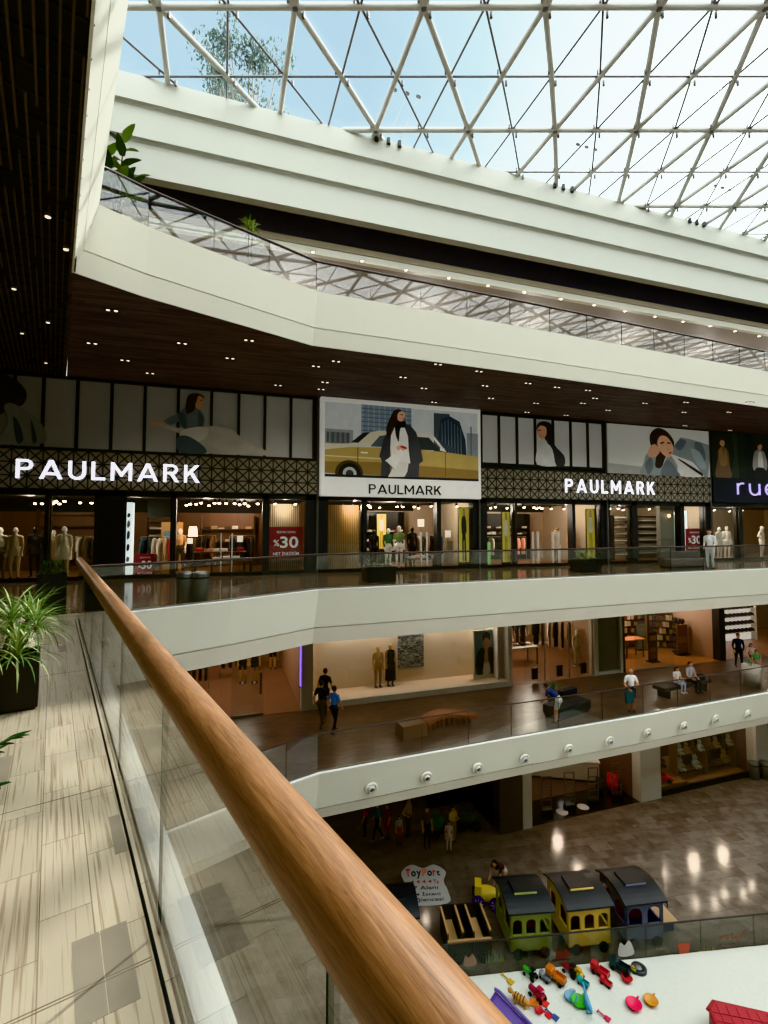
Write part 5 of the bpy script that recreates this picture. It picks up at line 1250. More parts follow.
# middle entrance: table, wall rail, figures
q = on_z(530, 662, ZM); display_table('white topped display table inside the middle entrance', q.x - .8, q.y, 2.0, .9, .85, FRW, TAB, FM)
folded(5, q.x - 1.7, q.x + .1, q.y, FM + .853, 'the white entrance table', [H_, W_, B_, K_, W_])
for k, (px, py, lab) in enumerate(((519, 660, 'mannequin in pale dress beside the white topped table'), (523, 652, 'mannequin in green skirt behind the white topped table'), (574, 660, 'mannequin in cream trousers by the wall rail of the middle entrance'))):
    q = on_z(px, py, ZM); q.y += (.9, .5, -.8)[k]; q.x += (0, .3, -.5)[k]; figure('mannequin', lab, 'mannequin', (q.x, q.y, FM), PI, 1.7, dummy=DUMW, top=((200, 170, 140), (90, 92, 78), (206, 190, 160))[k], bottom=((190, 160, 130), (70, 78, 66), (206, 190, 160))[k], dress=(.3, .12, (200, 170, 140)) if k == 0 else None)
clothes_rail('long wall rail of dark clothes in the middle entrance', 15.5, 22.0, 4.0, [K_, H_, K_, S_, K_, T_, K_, H_, C2, K_, K_, B_], 'the long dark wall rail', z=FM, h=1.9, rot=-.9, l=1.3)
wbox('trim_14', mat('rail_plinth', (216, 200, 176), .5), (14.4, 17.2, 22.9, 23.4, ZM, ZM + .25))
# bookshop: shelves, counter, standing panels, books
BOOKC = [(130, 74, 60), (84, 88, 96), (190, 166, 130), (96, 98, 80), (160, 116, 76), (206, 190, 166), (104, 72, 70), (62, 54, 54)]
def bookcase(label, x, y, w, rows, rot, nb, short, z=FM):
    M3 = Matrix.Rotation(rot, 3, 'Z'); t = thing('bookcase', label, 'bookcase', (x, y, z), rot); d = .32; h = rows * .36 + .1
    MB().box(-w / 2, w / 2, d - .02, d, 0, h).build('back_panel', TAB, t)
    for s in (-1, 1): MB().box(s * w / 2 - .015, s * w / 2 + .015, 0, d, 0, h).build('side_panel', TAB, t)
    for r in range(rows + 1): MB().box(-w / 2, w / 2, 0, d - .02, .08 + r * .36 - .02, .08 + r * .36).build('shelf', TAB, t)
    for r in range(rows):
        for k in range(nb):
            c = BOOKC[(k * 5 + r * 3) % 8]; hh = .22 + .09 * ((k * 7 + r) % 4) / 4; u = -w / 2 + w * (k + .5) / nb; p = M3 @ Vector((u, .12, 0)); key = ('book', c, round(hh, 2), nb)
            o = bpy.data.objects.new('book', None) if 0 else None
            if key not in GAR:
                b = MB().box(-w / nb * .42, w / nb * .42, -.09, .09, 0, hh).build('book', C_(*c), bevel=.006); GAR[key] = b.data; o = b
            else: o = bpy.data.objects.new('book', GAR[key]); COL.objects.link(o)
            o.location = (x + p.x, y + p.y, z + .081 + r * .36); o.rotation_euler = (0, 0, rot)
            tag(o, 'book on the %s shelf of the %s, %s from the left' % (ORD[r], short, ORD[k]), 'book', 'books in the ' + short)
bookcase('bookcase at the left inside the bookshop', 18.75, 20.3, 1.9, 5, .45, 9, 'left bookcase')
bookcase('bookcase in the middle at the back of the bookshop', 21.3, 21.5, 2.4, 5, .0, 10, 'back bookcase')
bookcase('second bookcase at the back right of the bookshop', 22.9, 20.8, 1.2, 5, -.5, 7, 'right bookcase')
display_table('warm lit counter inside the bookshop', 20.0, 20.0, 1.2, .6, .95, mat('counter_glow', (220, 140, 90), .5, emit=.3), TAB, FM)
def panel_stand(label, px, py, w, h, body, blocks):
    q = on_z(px, py, ZM); t = thing('notice_stand', label, 'display panel', (q.x, q.y, FM)); MB().box(-w / 2, w / 2, 0, .05, .06, h).build('board', C_(*body), t); MB().box(-w / 2, w / 2, -.15, .2, 0, .06).build('foot', BLACK, t)
    A = Art(-w / 2 + .03, w / 2 - .03, .12, h - .05, -.002)
    for i, c in enumerate(blocks): A.rect(c, .08, .92, .05 + .9 * i / len(blocks), .05 + .9 * (i + .82) / len(blocks))
    A.build('print', t)
panel_stand('tall reddish display panel at the left front of the bookshop', 653.5, 662, .55, 1.45, (70, 50, 46), [(120, 60, 50), (150, 90, 70), (90, 60, 60), (170, 120, 90)])
panel_stand('grey green display panel left inside the bookshop', 642, 650, .6, 1.4, (110, 112, 100), [(120, 122, 110), (132, 132, 120)])
panel_stand('brown display panel in the middle of the bookshop front', 683, 655, .7, 1.55, (110, 76, 56), [(130, 84, 62), (150, 100, 70), (120, 76, 58)])
panel_stand('pale framed notice panel right in the bookshop front', 711, 652, .75, 1.6, (196, 168, 140), [(150, 84, 66), (180, 120, 90), (160, 92, 72)])
sr = thing('bag_rack', 'dark spinner rack packed with goods in the bookshop', 'rack', (23.1, 19.9, FM)); MB().cyl((0, 0, 0), (0, 0, 1.75), .03, n=8).lathe([(0, 0), (.32, 0), (.32, .04), (0, .04)], 16).build('pole', BLACK, sr)
for k in range(5):
    mb = MB()
    for i in range(7): a = i * .9 + k * .3; mb.ell((.2 * math.cos(a), .2 * math.sin(a), .28 + k * .34), (.10, .10, .14), 8, 6)
    mb.build('hanging_goods', C_(*((48, 60, 44), (58, 44, 40), (40, 40, 46), (80, 66, 40), (46, 46, 44))[k]), sr)
# lit shoe shop at the right
for k, (x0, x1, y) in enumerate(((24.3, 26.6, 20.3), (27.0, 30.0, 20.6))):
    zs = [.5, .95, 1.4, 1.85, 2.3, 2.75]; shelf_unit('bright lit shoe wall of the middle storey, %s bay' % ('left', 'right')[k], x0, x1, y, zs, .35, FRW, z=FM, h=3.1, back=mat('lit_back', (236, 232, 226), .5, emit=.45))
    for i, q in enumerate(zs): shoes(x0 + .05, x1 - .05, 9, y + .15, FM + q + .0145, 'the %s lit %s shoe wall' % (ORD[i], ('left', 'right')[k]), dark_shoe, (1.15, 1.15, 2.2))
# benches, seats, planting near the middle railing
bn = thing('slatted_bench', 'curved wooden slatted bench with block end on the middle storey', 'bench', (0, 0, FM))
p0, p1 = on_z(402, 741, ZM), on_z(476, 725, ZM); ax = (p1 - p0); Lb = ax.length; bn.location = (p0.x, p0.y + .25, FM); bn.rotation_euler = (0, 0, math.atan2(ax.y, ax.x))
MB().box(0, .85, -.28, .28, 0, .42).build('end_block', mat('bench_block', (112, 84, 62), .5), bn, bevel=.01)
sl = MB()
for i in range(30):
    u = .95 + (Lb - .95) * i / 29; dz = .06 * math.sin(i / 29 * 5.0); dy = .18 * math.sin(i / 29 * 3.4)
    sl.box(u - .022, u + .022, -.28 + dy, .30 + dy, .30 + dz, .40 + dz)
    if i % 3 == 0: sl.box(u - .022, u + .022, -.1 + dy, .1 + dy, 0, .30 + dz)
sl.build('slats', M_BENCH, bn); MB().tube([(.85 + (Lb - .95) * i / 14, .18 * math.sin(i / 14 * 3.4), .29 + .06 * math.sin(i / 14 * 5)) for i in range(15)], .03, 6).build('spine', BLACK, bn)
q = on_z(581, 721, ZM); so_ = thing('planter_bench', 'black upholstered bench with planter block on the middle storey', 'bench', (q.x, q.y + .7, FM), .25)
MB().box(-.9, .9, -.35, .35, .1, .42).build('seat', C_(38, 37, 38), so_, bevel=.04); MB().box(.0, .9, .2, .42, .35, .72).build('backrest', C_(32, 31, 33), so_, bevel=.04); MB().box(-.85, .85, -.3, .3, 0, .1).build('plinth', BLACK, so_)
t = thing('spiky_plant', 'small green plant behind the black upholstered bench', 'plant', (q.x - .1, q.y + 1.35, FM)); MB().lathe([(0, 0), (.16, 0), (.2, .45), (.17, .45), (.16, .4), (0, .4)], 16).build('pot', C_(60, 58, 56), t); spiky(t, 0, [(0, 0, .62), (.1, .08, .55)], 26, .4, .016, 5, (0, 2))
for k, (px, py) in enumerate(((545, 712), (600, 724))):
    pass
q = on_z(688, 699, ZM); bs = thing('low_bench', 'dark low bench with slanted end under the seated pair', 'bench', (q.x + .3, q.y + .55, FM), .1)
MB().box(-1.3, 1.5, -.28, .28, .30, .44).build('seat', C_(62, 50, 44), bs, bevel=.02); [MB().box(s - .06, s + .06, -.24, .24, 0, .30).build('leg', C_(40, 34, 32), bs) for s in (-1.0, 1.2)]
bx, by = q.x + .3, q.y + .55
cs = thing('planter_column', 'pale round planter column at the right end of the middle railing', 'planter', (on_z(762, 690, ZM).x, on_z(762, 690, ZM).y + .4, FM)); MB().lathe([(0, 0), (.3, 0), (.34, .9), (.30, .9), (.28, .82), (0, .82)], 20).build('bowl', mat('planter_stone', (170, 160, 146), .6), cs); spiky(cs, 0, [(0, 0, .95)], 20, .4, .02, 3, (2, 0))
# people of the middle storey
def person(label, px, py, z, rotz, h, **k):
    q = on_z(px, py, z); return figure('person', label, 'person', (q.x, q.y, z + .002), rotz, h, **k)
def pz(px, py, rotz, h, label, **k): return person(label, px, py, ZM, rotz, h, **k)
pz(334, 733, -.9, 1.50, 'woman in blue top with dark trousers walking beside the middle railing', j=WALK, top=(84, 128, 186), bottom=(30, 28, 34), hairdo='bun', sleeve='short')
pz(321, 728, -.7, 1.55, 'person in black top and olive trousers walking left of the blue top', j=WALK, top=(30, 28, 30), bottom=(74, 66, 54), hairdo='bun')
pz(325, 714, -.6, 1.60, 'person in black walking behind the olive trousers', j=WALK, top=(26, 25, 27), bottom=(28, 27, 30), hairdo='short')
pz(631.5, 712, PI * .9, 1.55, 'man in white shirt holding a teal bag at the middle railing', j=dict(elL=(-.16, .02, .64), wrL=(-.05, .12, .62), elR=(.15, .0, .64), wrR=(.10, .12, .56)), top=(226, 224, 218), bottom=(44, 62, 74), legs='short', hairdo='none', skin=(196, 140, 108))
q = on_z(629, 712, ZM); hb = thing('shopping_bag', 'teal shopping bag held by the man in white shirt', 'bag', (q.x - .12, q.y - .16, FM + .40)); MB().prism([(-.16, -.06), (.16, -.06), (.16, .06), (-.16, .06)], 0, .40).build('bag_body', C_(30, 78, 84), hb, bevel=.01); MB().tube([(-.07, 0, .4), (-.05, 0, .50), (.05, 0, .50), (.07, 0, .4)], .007, 6).build('handle', C_(20, 50, 54), hb)
pz(556, 723, .6, 1.50, 'person in navy top and pale shorts leaning over the bench', j=BEND, top=(34, 44, 84), bottom=(206, 200, 190), legs='short', skin=(190, 136, 106))
figure('person', 'child in pale clothes sitting on the dark low bench', 'person', (bx - .35, by - .12, FM + .175), PI, 1.25, j=SIT, top=(206, 196, 186), bottom=(170, 176, 190), hairdo='long', shoe=(210, 206, 200))
figure('person', 'person in patterned grey top sitting right on the dark low bench', 'person', (bx + .35, by - .12, FM + .125), PI, 1.5, j=SIT, top=(150, 148, 150), bottom=(34, 33, 38), hairdo='short', hair=(24, 22, 22))
bgq = thing('handbag', 'black handbag lying on the bench right of the grey top', 'bag', (bx + .95, by - .05, FM + .443)); MB().prism([(-.2, -.1), (.2, -.1), (.15, .1), (-.15, .1)], 0, .24).build('bag_body', C_(26, 25, 27), bgq, bevel=.02); MB().tube([(-.1, 0, .24), (-.06, 0, .36), (.06, 0, .36), (.1, 0, .24)], .01, 6).build('strap', BLACK, bgq)
pz(739, 668, PI * .75, 1.62, 'tall person in dark blue walking past the shoe shop', j=WALK, top=(36, 42, 56), bottom=(28, 28, 34), sleeve='long')
pz(752, 672, PI * .8, 1.30, 'child in pale pink top following the dark blue walker', j=WALK, top=(206, 170, 160), bottom=(90, 80, 80), hairdo='long')
pz(757, 675, PI * .7, 1.12, 'small child in green top at the right of the middle storey', j=WALK, top=(92, 150, 92), bottom=(150, 120, 110), hairdo='tail')
for x in (1, 5, 21): downspot(x, 15.6, CM - .02, 45, .12, (1, .92, .84))

# ================================================================== GROUND FLOOR
FG = ZG + .002; CG = ZM - 1.37
DECO = mat('patterned_dark_pier', (66, 58, 52), .45, var=.8, scale=9, bump=.8)
struct(MB().box(10.9, 11.98, YF - .1, YF + 1.0, ZG, CG).build('wall_pier', DECO))
PW = mat('pillar_white', (196, 192, 182), .5, var=.02)
for x0, x1 in ((12.0, 12.45), (18.25, 19.45), (25.7, 26.6)):
    struct(MB().box(x0, x1, YF - .1, YF + .5, ZG, CG).build('trim_15', PW, bevel=.01))
wbox('wall_shopfront_ground', DARK, (26.6, 46, YF, YF + .3, ZG, CG), (-14, 2.0, YF, YF + .3, ZG, CG), (8.9, 10.9, YF + 2.5, YF + 2.8, ZG, CG))
DKF = mat('dark_shop_floor', (46, 40, 38), .2); GW = mat('ground_shop_wall', (84, 64, 54), .7)
room(10, 2.0, 10.9, ZG, CG, 25, mat('dark_hall_wall', (40, 34, 32), .7), M_FLOORG, SHOPCEIL)
room(11, 12.45, 18.25, ZG, CG, 25, mat('dim_shop_wall', (96, 74, 66), .7), brick_mat('dim_shop_floor', (92, 76, 70), (86, 70, 66), (70, 58, 54), 1.0, 1.0, .2), SHOPCEIL)
wbox('trim_16', mat('threshold_black', (20, 19, 19), .15), (12.45, 18.25, YF - .02, YF + 1.6, ZG, ZG + .004))
room(12, 19.45, 25.7, ZG, CG, 21.0, GW, mat('toy_window_floor', (130, 98, 70), .4), SHOPCEIL)
w_ = holder('window_%d' % wn); wn += 1
MB().box(19.45, 25.7, YF + .05, YF + .062, ZG + .25, CG).build('pane', SHOPGLASS, w_); MB().box(19.45, 25.7, YF, YF + .12, ZG, ZG + .25).build('sill', BLACK, w_)
for x, y, e in ((14, 19.5, 45), (16.6, 20.2, 110), (17.2, 22.5, 90), (20.6, 19.0, 70), (22.6, 19.0, 110), (24.6, 19.0, 110), (5.5, 20.5, 22), (8.5, 20, 22)): lamp(x, y, CG - .25, e, .06, (1, .80, .60))
GS = [(13.0, 17.2), (14.0, 17.0), (15.0, 17.3), (16.0, 17.0), (17.0, 17.3), (18.0, 17.1), (20.5, 17.2), (21.4, 17.0), (22.3, 17.2), (23.2, 17.0), (24.1, 17.2), (13.5, 15.6), (14.6, 15.4), (15.8, 15.6)]
gd = None
for k, (x, y) in enumerate(GS):
    o = dup(dl, (x, y, CG - .002)); o['label'] = 'round downlight under the middle storey slab above the ground floor'; o['group'] = 'downlights above the ground floor'; lamp(x, y, CG - .06, 14, .06, (1, .84, .66))
# security gates of the ground shop: ladder frames on the dark threshold
lg = thing('ladder_gate', '', 'security gate')
mb = MB(); [mb.box(-.02, .02, s * .22 - .02, s * .22 + .02, 0, 1.62) for s in (-1, 1)]; mb.box(-.02, .02, -.22, .22, 1.58, 1.62); mb.build('frame', mat('gate_grey', (110, 108, 106), .4, metal=.4), lg)
[MB().box(-.012, .012, -.2, .2, .3 + .3 * i, .325 + .3 * i).build('rung', mat('gate_grey', (110, 108, 106)), lg) for i in range(4)]; MB().box(-.09, .09, -.26, .26, 0, .22).build('foot', BLACK, lg)
for k, (px, py) in enumerate(((532, 828), (553, 820), (574, 813), (596, 806), (617, 799))):
    q = on_z(px, py, ZG); o = lg if k == 0 else dup(lg, q); o.location = (q.x, max(q.y, YF + .5), FG); o.rotation_euler = (0, 0, PI / 2 - .2); o['label'] = 'grey ladder like security gate on the ground floor, %s from the left' % ORD[k]; o['group'] = 'ladder gates of the ground shop'
fd = None
for k, (px, py) in enumerate(((562, 812), (583, 807))):
    q = on_z(px, py, ZG); t = thing('floor_sticker', ('white round sticker on the dark threshold, left one', 'white round sticker on the dark threshold, right one')[k], 'sticker', (q.x, q.y, ZG + .0045)); MB().lathe([(0, 0), (.26, 0), (.26, .003), (0, .003)], 24).build('disc', mat('sticker_white', (206, 204, 200), .5), t)
t = thing('sales_counter', 'white sales counter inside the ground shop behind the gates', 'counter', (15.9, 21.2, FG), -.5); MB().box(-2.2, 2.2, -.35, .35, .1, .95).build('body', FRW, t, bevel=.01); MB().box(-2.25, 2.25, -.4, .4, .95, 1.0).build('worktop', mat('counter_white', (226, 220, 210), .3), t); MB().box(-2.15, 2.15, -.3, .3, 0, .1).build('plinth', BLACK, t)
t = thing('display_screen', 'bright white screen standing behind the sales counter', 'screen', (17.0, 21.6, FG)); MB().box(-.35, .35, 0, .06, 1.1, 2.3).build('lit_face', mat('screen_glow', (236, 240, 236), .4, emit=1.4), t); MB().box(-.05, .05, .06, .12, 0, 2.2).build('pole', BLACK, t); MB().box(-.25, .25, -.1, .25, 0, .04).build('foot', BLACK, t)
sh = shelf_unit('dark goods shelf in the ground shop beside the white pillar', 17.0, 18.15, 22.2, [.4, .9, 1.4, 1.9, 2.4], .4, BLACK, z=FG, h=2.8)
random.seed(12)
def boxes(x0, x1, n, y, z, what, cols, hs=(.16, .30), name='goods_box', kind='boxed item'):
    for k in range(n):
        c = cols[k % len(cols)]; h = random.uniform(*hs); w = (x1 - x0) / n * random.uniform(.5, .85)
        o = MB().box(-w / 2, w / 2, -.08, .08, 0, h).build(name, C_(*c), bevel=.012); o.location = (x0 + (x1 - x0) * (k + .5) / n, y, z); tag(o, '%s on %s, %s from the left' % (kind, what, ORD[k]), 'box', kind + 's on ' + what)
for i, q in enumerate((.4, .9, 1.4, 1.9)): boxes(17.05, 18.1, 5, 22.4, FG + q + .016, 'the %s goods shelf' % ORD[i], [(160, 50, 50), (60, 60, 70), (206, 196, 180), (120, 60, 60)])
def crate(label, px, py, w, d, h, col, rot=0):
    q = on_z(px, py, ZG); t = thing('shopping_basket_stack', label, 'basket', (q.x, max(q.y, 18.9), FG), rot)
    mb = MB(); [mb.lathe([(.0, 0), (w * .42, 0), (w * .5, h * .9), (w * .47, h * .9), (w * .40, .03), (0, .03)], 4, (0, 0, .06 * i)) for i in range(4)]; mb.build('basket', C_(*col), t); MB().tube([(-w * .4, 0, h), (-w * .3, 0, h * 1.35), (w * .3, 0, h * 1.35), (w * .4, 0, h)], .012, 6).build('handle', BLACK, t)
crate('red basket stack inside the ground shop near the white pillar', 613, 790, .7, .5, .55, (170, 24, 34))
crate('black basket stack beside the red baskets', 600, 793, .5, .5, .5, (26, 26, 28))
# toy window: shelving with animals, red toy car, plush
for k, (x0, x1) in enumerate(((21.6, 23.5), (23.6, 25.6))):
    zs = [.35, 1.15, 1.85]; shelf_unit('timber toy shelf bay in the ground window, %s one' % ('left', 'right')[k], x0, x1, 18.9, zs, .45, mat('toy_shelf_wood', (134, 98, 66), .5), z=FG, h=2.6, back=GW)
    boxes(x0 + .1, x1 - .1, 6, 19.1, FG + 1.866, 'the top %s toy shelf' % ('left', 'right')[k], [(214, 196, 170), (190, 150, 110), (150, 110, 80), (226, 216, 200)], (.25, .4), 'toy_box', 'toy box')
def plush(label, x, y, z, s, col, ears=True):
    t = thing('plush_toy', label, 'plush toy', (x, y, z), PI); m = C_(*col, rough=.95)
    MB().ell((0, 0, .13 * s), (.10 * s, .09 * s, .13 * s), 12, 8).ell((0, .02 * s, .32 * s), (.085 * s, .08 * s, .08 * s), 12, 8).tube([(-.08 * s, .02 * s, .2 * s), (-.15 * s, .08 * s, .12 * s)], .035 * s, 8).tube([(.08 * s, .02 * s, .2 * s), (.15 * s, .08 * s, .12 * s)], .035 * s, 8).tube([(-.06 * s, .04 * s, .05 * s), (-.09 * s, .18 * s, .04 * s)], .045 * s, 8).tube([(.06 * s, .04 * s, .05 * s), (.09 * s, .18 * s, .04 * s)], .045 * s, 8).build('body', m, t)
    [MB().ell((q * .06 * s, 0, .40 * s), (.03 * s, .015 * s, .035 * s), 8, 6).build('ear', m, t) for q in (-1, 1)]
PL = [(206, 200, 190), (176, 140, 96), (120, 90, 66), (226, 222, 214), (150, 130, 110), (196, 170, 130), (90, 80, 74), (210, 190, 160)]
for k in range(4): plush('plush animal on the middle toy shelf, %s from the left' % ORD[k], 21.9 + .45 * k, 19.05, FG + 1.175, 1.2, PL[k])
for k in range(4): plush('plush animal on the middle right toy shelf, %s from the left' % ORD[k], 23.9 + .45 * k, 19.05, FG + 1.175, 1.25, PL[k + 4])
for k in range(4): plush('plush animal on the low toy shelf, %s from the left' % ORD[k], 21.9 + 1.0 * k, 19.05, FG + .375, 1.5, PL[(k * 3) % 8])
# toy cars, shared builder
def toy_car(label, loc, rot, L, col, col2, kind='car', group=None, wheels=(24, 24, 26)):
    if L < .8: L *= .78
    t = thing('toy_' + kind, label, 'toy ' + kind, loc, rot, group); w = L * .42; h = L * .22
    m1, m2 = C_(*col, rough=.35), C_(*col2, rough=.35)
    if kind == 'car':
        mb = MB(); prof = [(-.5, .10), (-.5, .24), (-.42, .30), (-.25, .33), (.2, .33), (.42, .27), (.5, .20), (.5, .10)]
        mb.prism([(p * L, q * L) for p, q in prof], -w / 2, w / 2); mb.v = [(x, z, y) for x, y, z in mb.v]; mb.build('body', m1, t, bevel=.012)
        mb = MB(); prof = [(-.30, .32), (-.22, .50), (.06, .50), (.20, .32)]
        mb.prism([(p * L, q * L) for p, q in prof], -w * .42, w * .42); mb.v = [(x, z, y) for x, y, z in mb.v]; mb.build('cabin', m2, t, bevel=.012)
    elif kind == 'truck':
        MB().box(.12 * L, .5 * L, -w / 2, w / 2, .12 * L, .52 * L).build('cab', m1, t, bevel=.02); MB().box(-.5 * L, .12 * L, -w / 2, w / 2, .16 * L, .20 * L).build('chassis', C_(30, 30, 32), t)
        mb = MB(); b = (-.5 * L, .08 * L, -w / 2, w / 2); th = .03 * L
        mb.box(b[0], b[1], b[2], b[2] + th, .2 * L, .42 * L).box(b[0], b[1], b[3] - th, b[3], .2 * L, .42 * L).box(b[0], b[0] + th, b[2], b[3], .2 * L, .42 * L).box(b[1] - th, b[1], b[2], b[3], .2 * L, .42 * L).box(*b, .2 * L, .23 * L); mb.build('tipper', m2, t, bevel=.008)
        MB().box(.18 * L, .44 * L, -w * .4, w * .4, .521 * L, .55 * L).build('roof', m2, t, bevel=.006)
    elif kind == 'tractor':
        MB().box(-.05 * L, .5 * L, -w * .3, w * .3, .18 * L, .42 * L).build('bonnet', m1, t, bevel=.03); MB().box(-.4 * L, .0, -w * .4, w * .4, .2 * L, .34 * L).build('seat', m2, t, bevel=.01); MB().box(-.38 * L, -.02, -w * .36, w * .36, .62 * L, .66 * L).build('roof', m2, t, bevel=.01)
        [MB().cyl((a * L, s * w * .33, .34 * L), (a * L, s * w * .33, .63 * L), .018 * L, n=6).build('post', m2, t) for a in (-.36, -.04) for s in (-1, 1)]
    elif kind == 'loader':
        MB().box(-.4 * L, .2 * L, -w * .4, w * .4, .14 * L, .36 * L).build('body', m1, t, bevel=.02); MB().box(-.3 * L, .02 * L, -w * .3, w * .3, .36 * L, .58 * L).build('cab', m2, t, bevel=.02)
        mb = MB(); [mb.tube([(0, s * w * .3, .34 * L), (.25 * L, s * w * .3, .42 * L), (.45 * L, s * w * .3, .2 * L)], .03 * L, 6) for s in (-1, 1)]; mb.box(.42 * L, .5 * L, -w * .5, w * .5, .06 * L, .26 * L).build('bucket_arm', m2, t)
    r = .11 * L
    for a in (-.3, .3):
        for s in (-1, 1):
            rr = r * (1.6 if kind == 'tractor' and a < 0 else 1); MB().cyl((a * L, s * w * .44, rr), (a * L, s * w * .56, rr), rr, n=14).build('wheel', C_(*wheels, rough=.7), t)
    return t
toy_car('red toy car in the ground window beside the white pillar', (20.3, 18.7, FG + .25), -.4, 1.0, (196, 20, 30), (150, 14, 22)); struct(MB().box(19.5, 21.5, 18.3, 19.6, ZG, ZG + .25).build('trim_17', mat('toy_window_floor', (130, 98, 70))))
for k in range(4): plush('dark plush heap piece behind the red toy car, %s from the left' % ORD[k], 20.0 + .62 * k, 20.3, FG + .0, 1.9, [(40, 44, 40), (56, 48, 44), (34, 34, 38), (60, 60, 56)][k])
mb = MB(); 
for k in range(9):
    a = -.9 + .22 * k; t = thing('paper_fan', 'white paper fan blade decoration over the plush heap, %s from the left' % ORD[k], 'decoration', (20.0 + .16 * k, 20.6, FG + 1.5), 0, 'white paper fan blades'); MB().prism([(-.03, 0), (.03, 0), (.09, .6), (-.09, .6)], 0, .02).build('blade', C_(206, 200, 190), t); t.rotation_euler = (PI / 2, a * .8, 0)
# litter bins at the right
for k, px in enumerate((754, 765.5)):
    q = on_z(px, 778, ZG); o = dup(lb, (q.x, q.y, FG), label='dark steel bin on the ground floor at the right, %s one' % ('left', 'right')[k], scale=1.2)
# people at the dim left of the ground floor
def pg(px, py, rotz, h, label, **k): return person(label, px, py, ZG, rotz, h, **k)
pg(427, 848, PI, 1.60, 'man in grey patterned shirt standing in the dim ground hall', top=(82, 76, 70), bottom=(30, 29, 33), hairdo='short')
pg(449, 852, PI * .85, 1.18, 'child in cream clothes in front of the yellow shirt', top=(206, 196, 176), bottom=(200, 190, 172), hairdo='short')
pg(453, 843, PI * 1.1, 1.45, 'person in yellow shirt behind the cream child', j=PHONE, top=(176, 150, 74), bottom=(120, 108, 88), hairdo='short')
pg(378, 841, PI * .4, 1.50, 'person in teal top walking in the dim ground hall', j=WALK, top=(48, 110, 112), bottom=(30, 30, 36), hairdo='tail', shoe=(206, 200, 196))
pg(388, 838, PI * .5, 1.35, 'woman in crimson dress right of the teal top', top=(130, 44, 62), bottom=(130, 44, 62), dress=(.3, .14, (130, 44, 62)), hairdo='long')
pg(399, 844, PI, 1.10, 'child in white top and striped skirt in the dim ground hall', top=(206, 200, 196), bottom=(130, 60, 66), skirt=(.36, .13, (140, 74, 76)), hairdo='long')
pg(365, 836, PI * .3, 1.30, 'child in pink top at the far left of the ground hall', top=(170, 100, 116), bottom=(60, 50, 60), hairdo='long')
pg(408, 836, PI * 1.2, 1.5, 'person in pale top behind the striped skirt child', j=AKIMBO, top=(176, 160, 140), bottom=(60, 54, 50), hairdo='bun')
t = thing('wall_banner', 'dark red banner at the back of the dim ground hall', 'banner', (8.3, 20.4, ZG + 2.0)); MB().box(-.9, .9, 0, .02, 0, 1.0).build('cloth', C_(110, 20, 26), t); MB().cyl((-.95, .01, 1.0), (.95, .01, 1.0), .015, n=8).build('rod', BLACK, t)
def ride_on(label, px, py, col, rot):
    q = on_z(px, py, ZG); t = thing('ride_on_toy', label, 'ride-on toy', (q.x, q.y, FG), rot); m = C_(*col, rough=.4)
    MB().ell((0, 0, .42), (.42, .24, .24), 14, 8).box(-.1, .1, -.2, .2, .55, .75).build('body', m, t)
    for a in (-.3, .3):
        for s in (-1, 1): MB().cyl((a, s * .2, .19), (a, s * .28, .19), .19, n=18).build('wheel', C_(28, 28, 30), t)
    MB().tube([(.15, 0, .6), (.28, 0, .85)], .02, 6).tube([(.28, -.16, .88), (.28, .16, .88)], .02, 6).build('handlebar', BLACK, t)
ride_on('green ride on toy left of the yellow shirt in the dim hall', 437, 834, (60, 96, 70), .4); ride_on('grey green ride on toy right of the yellow shirt', 468, 828, (74, 90, 84), -.3)

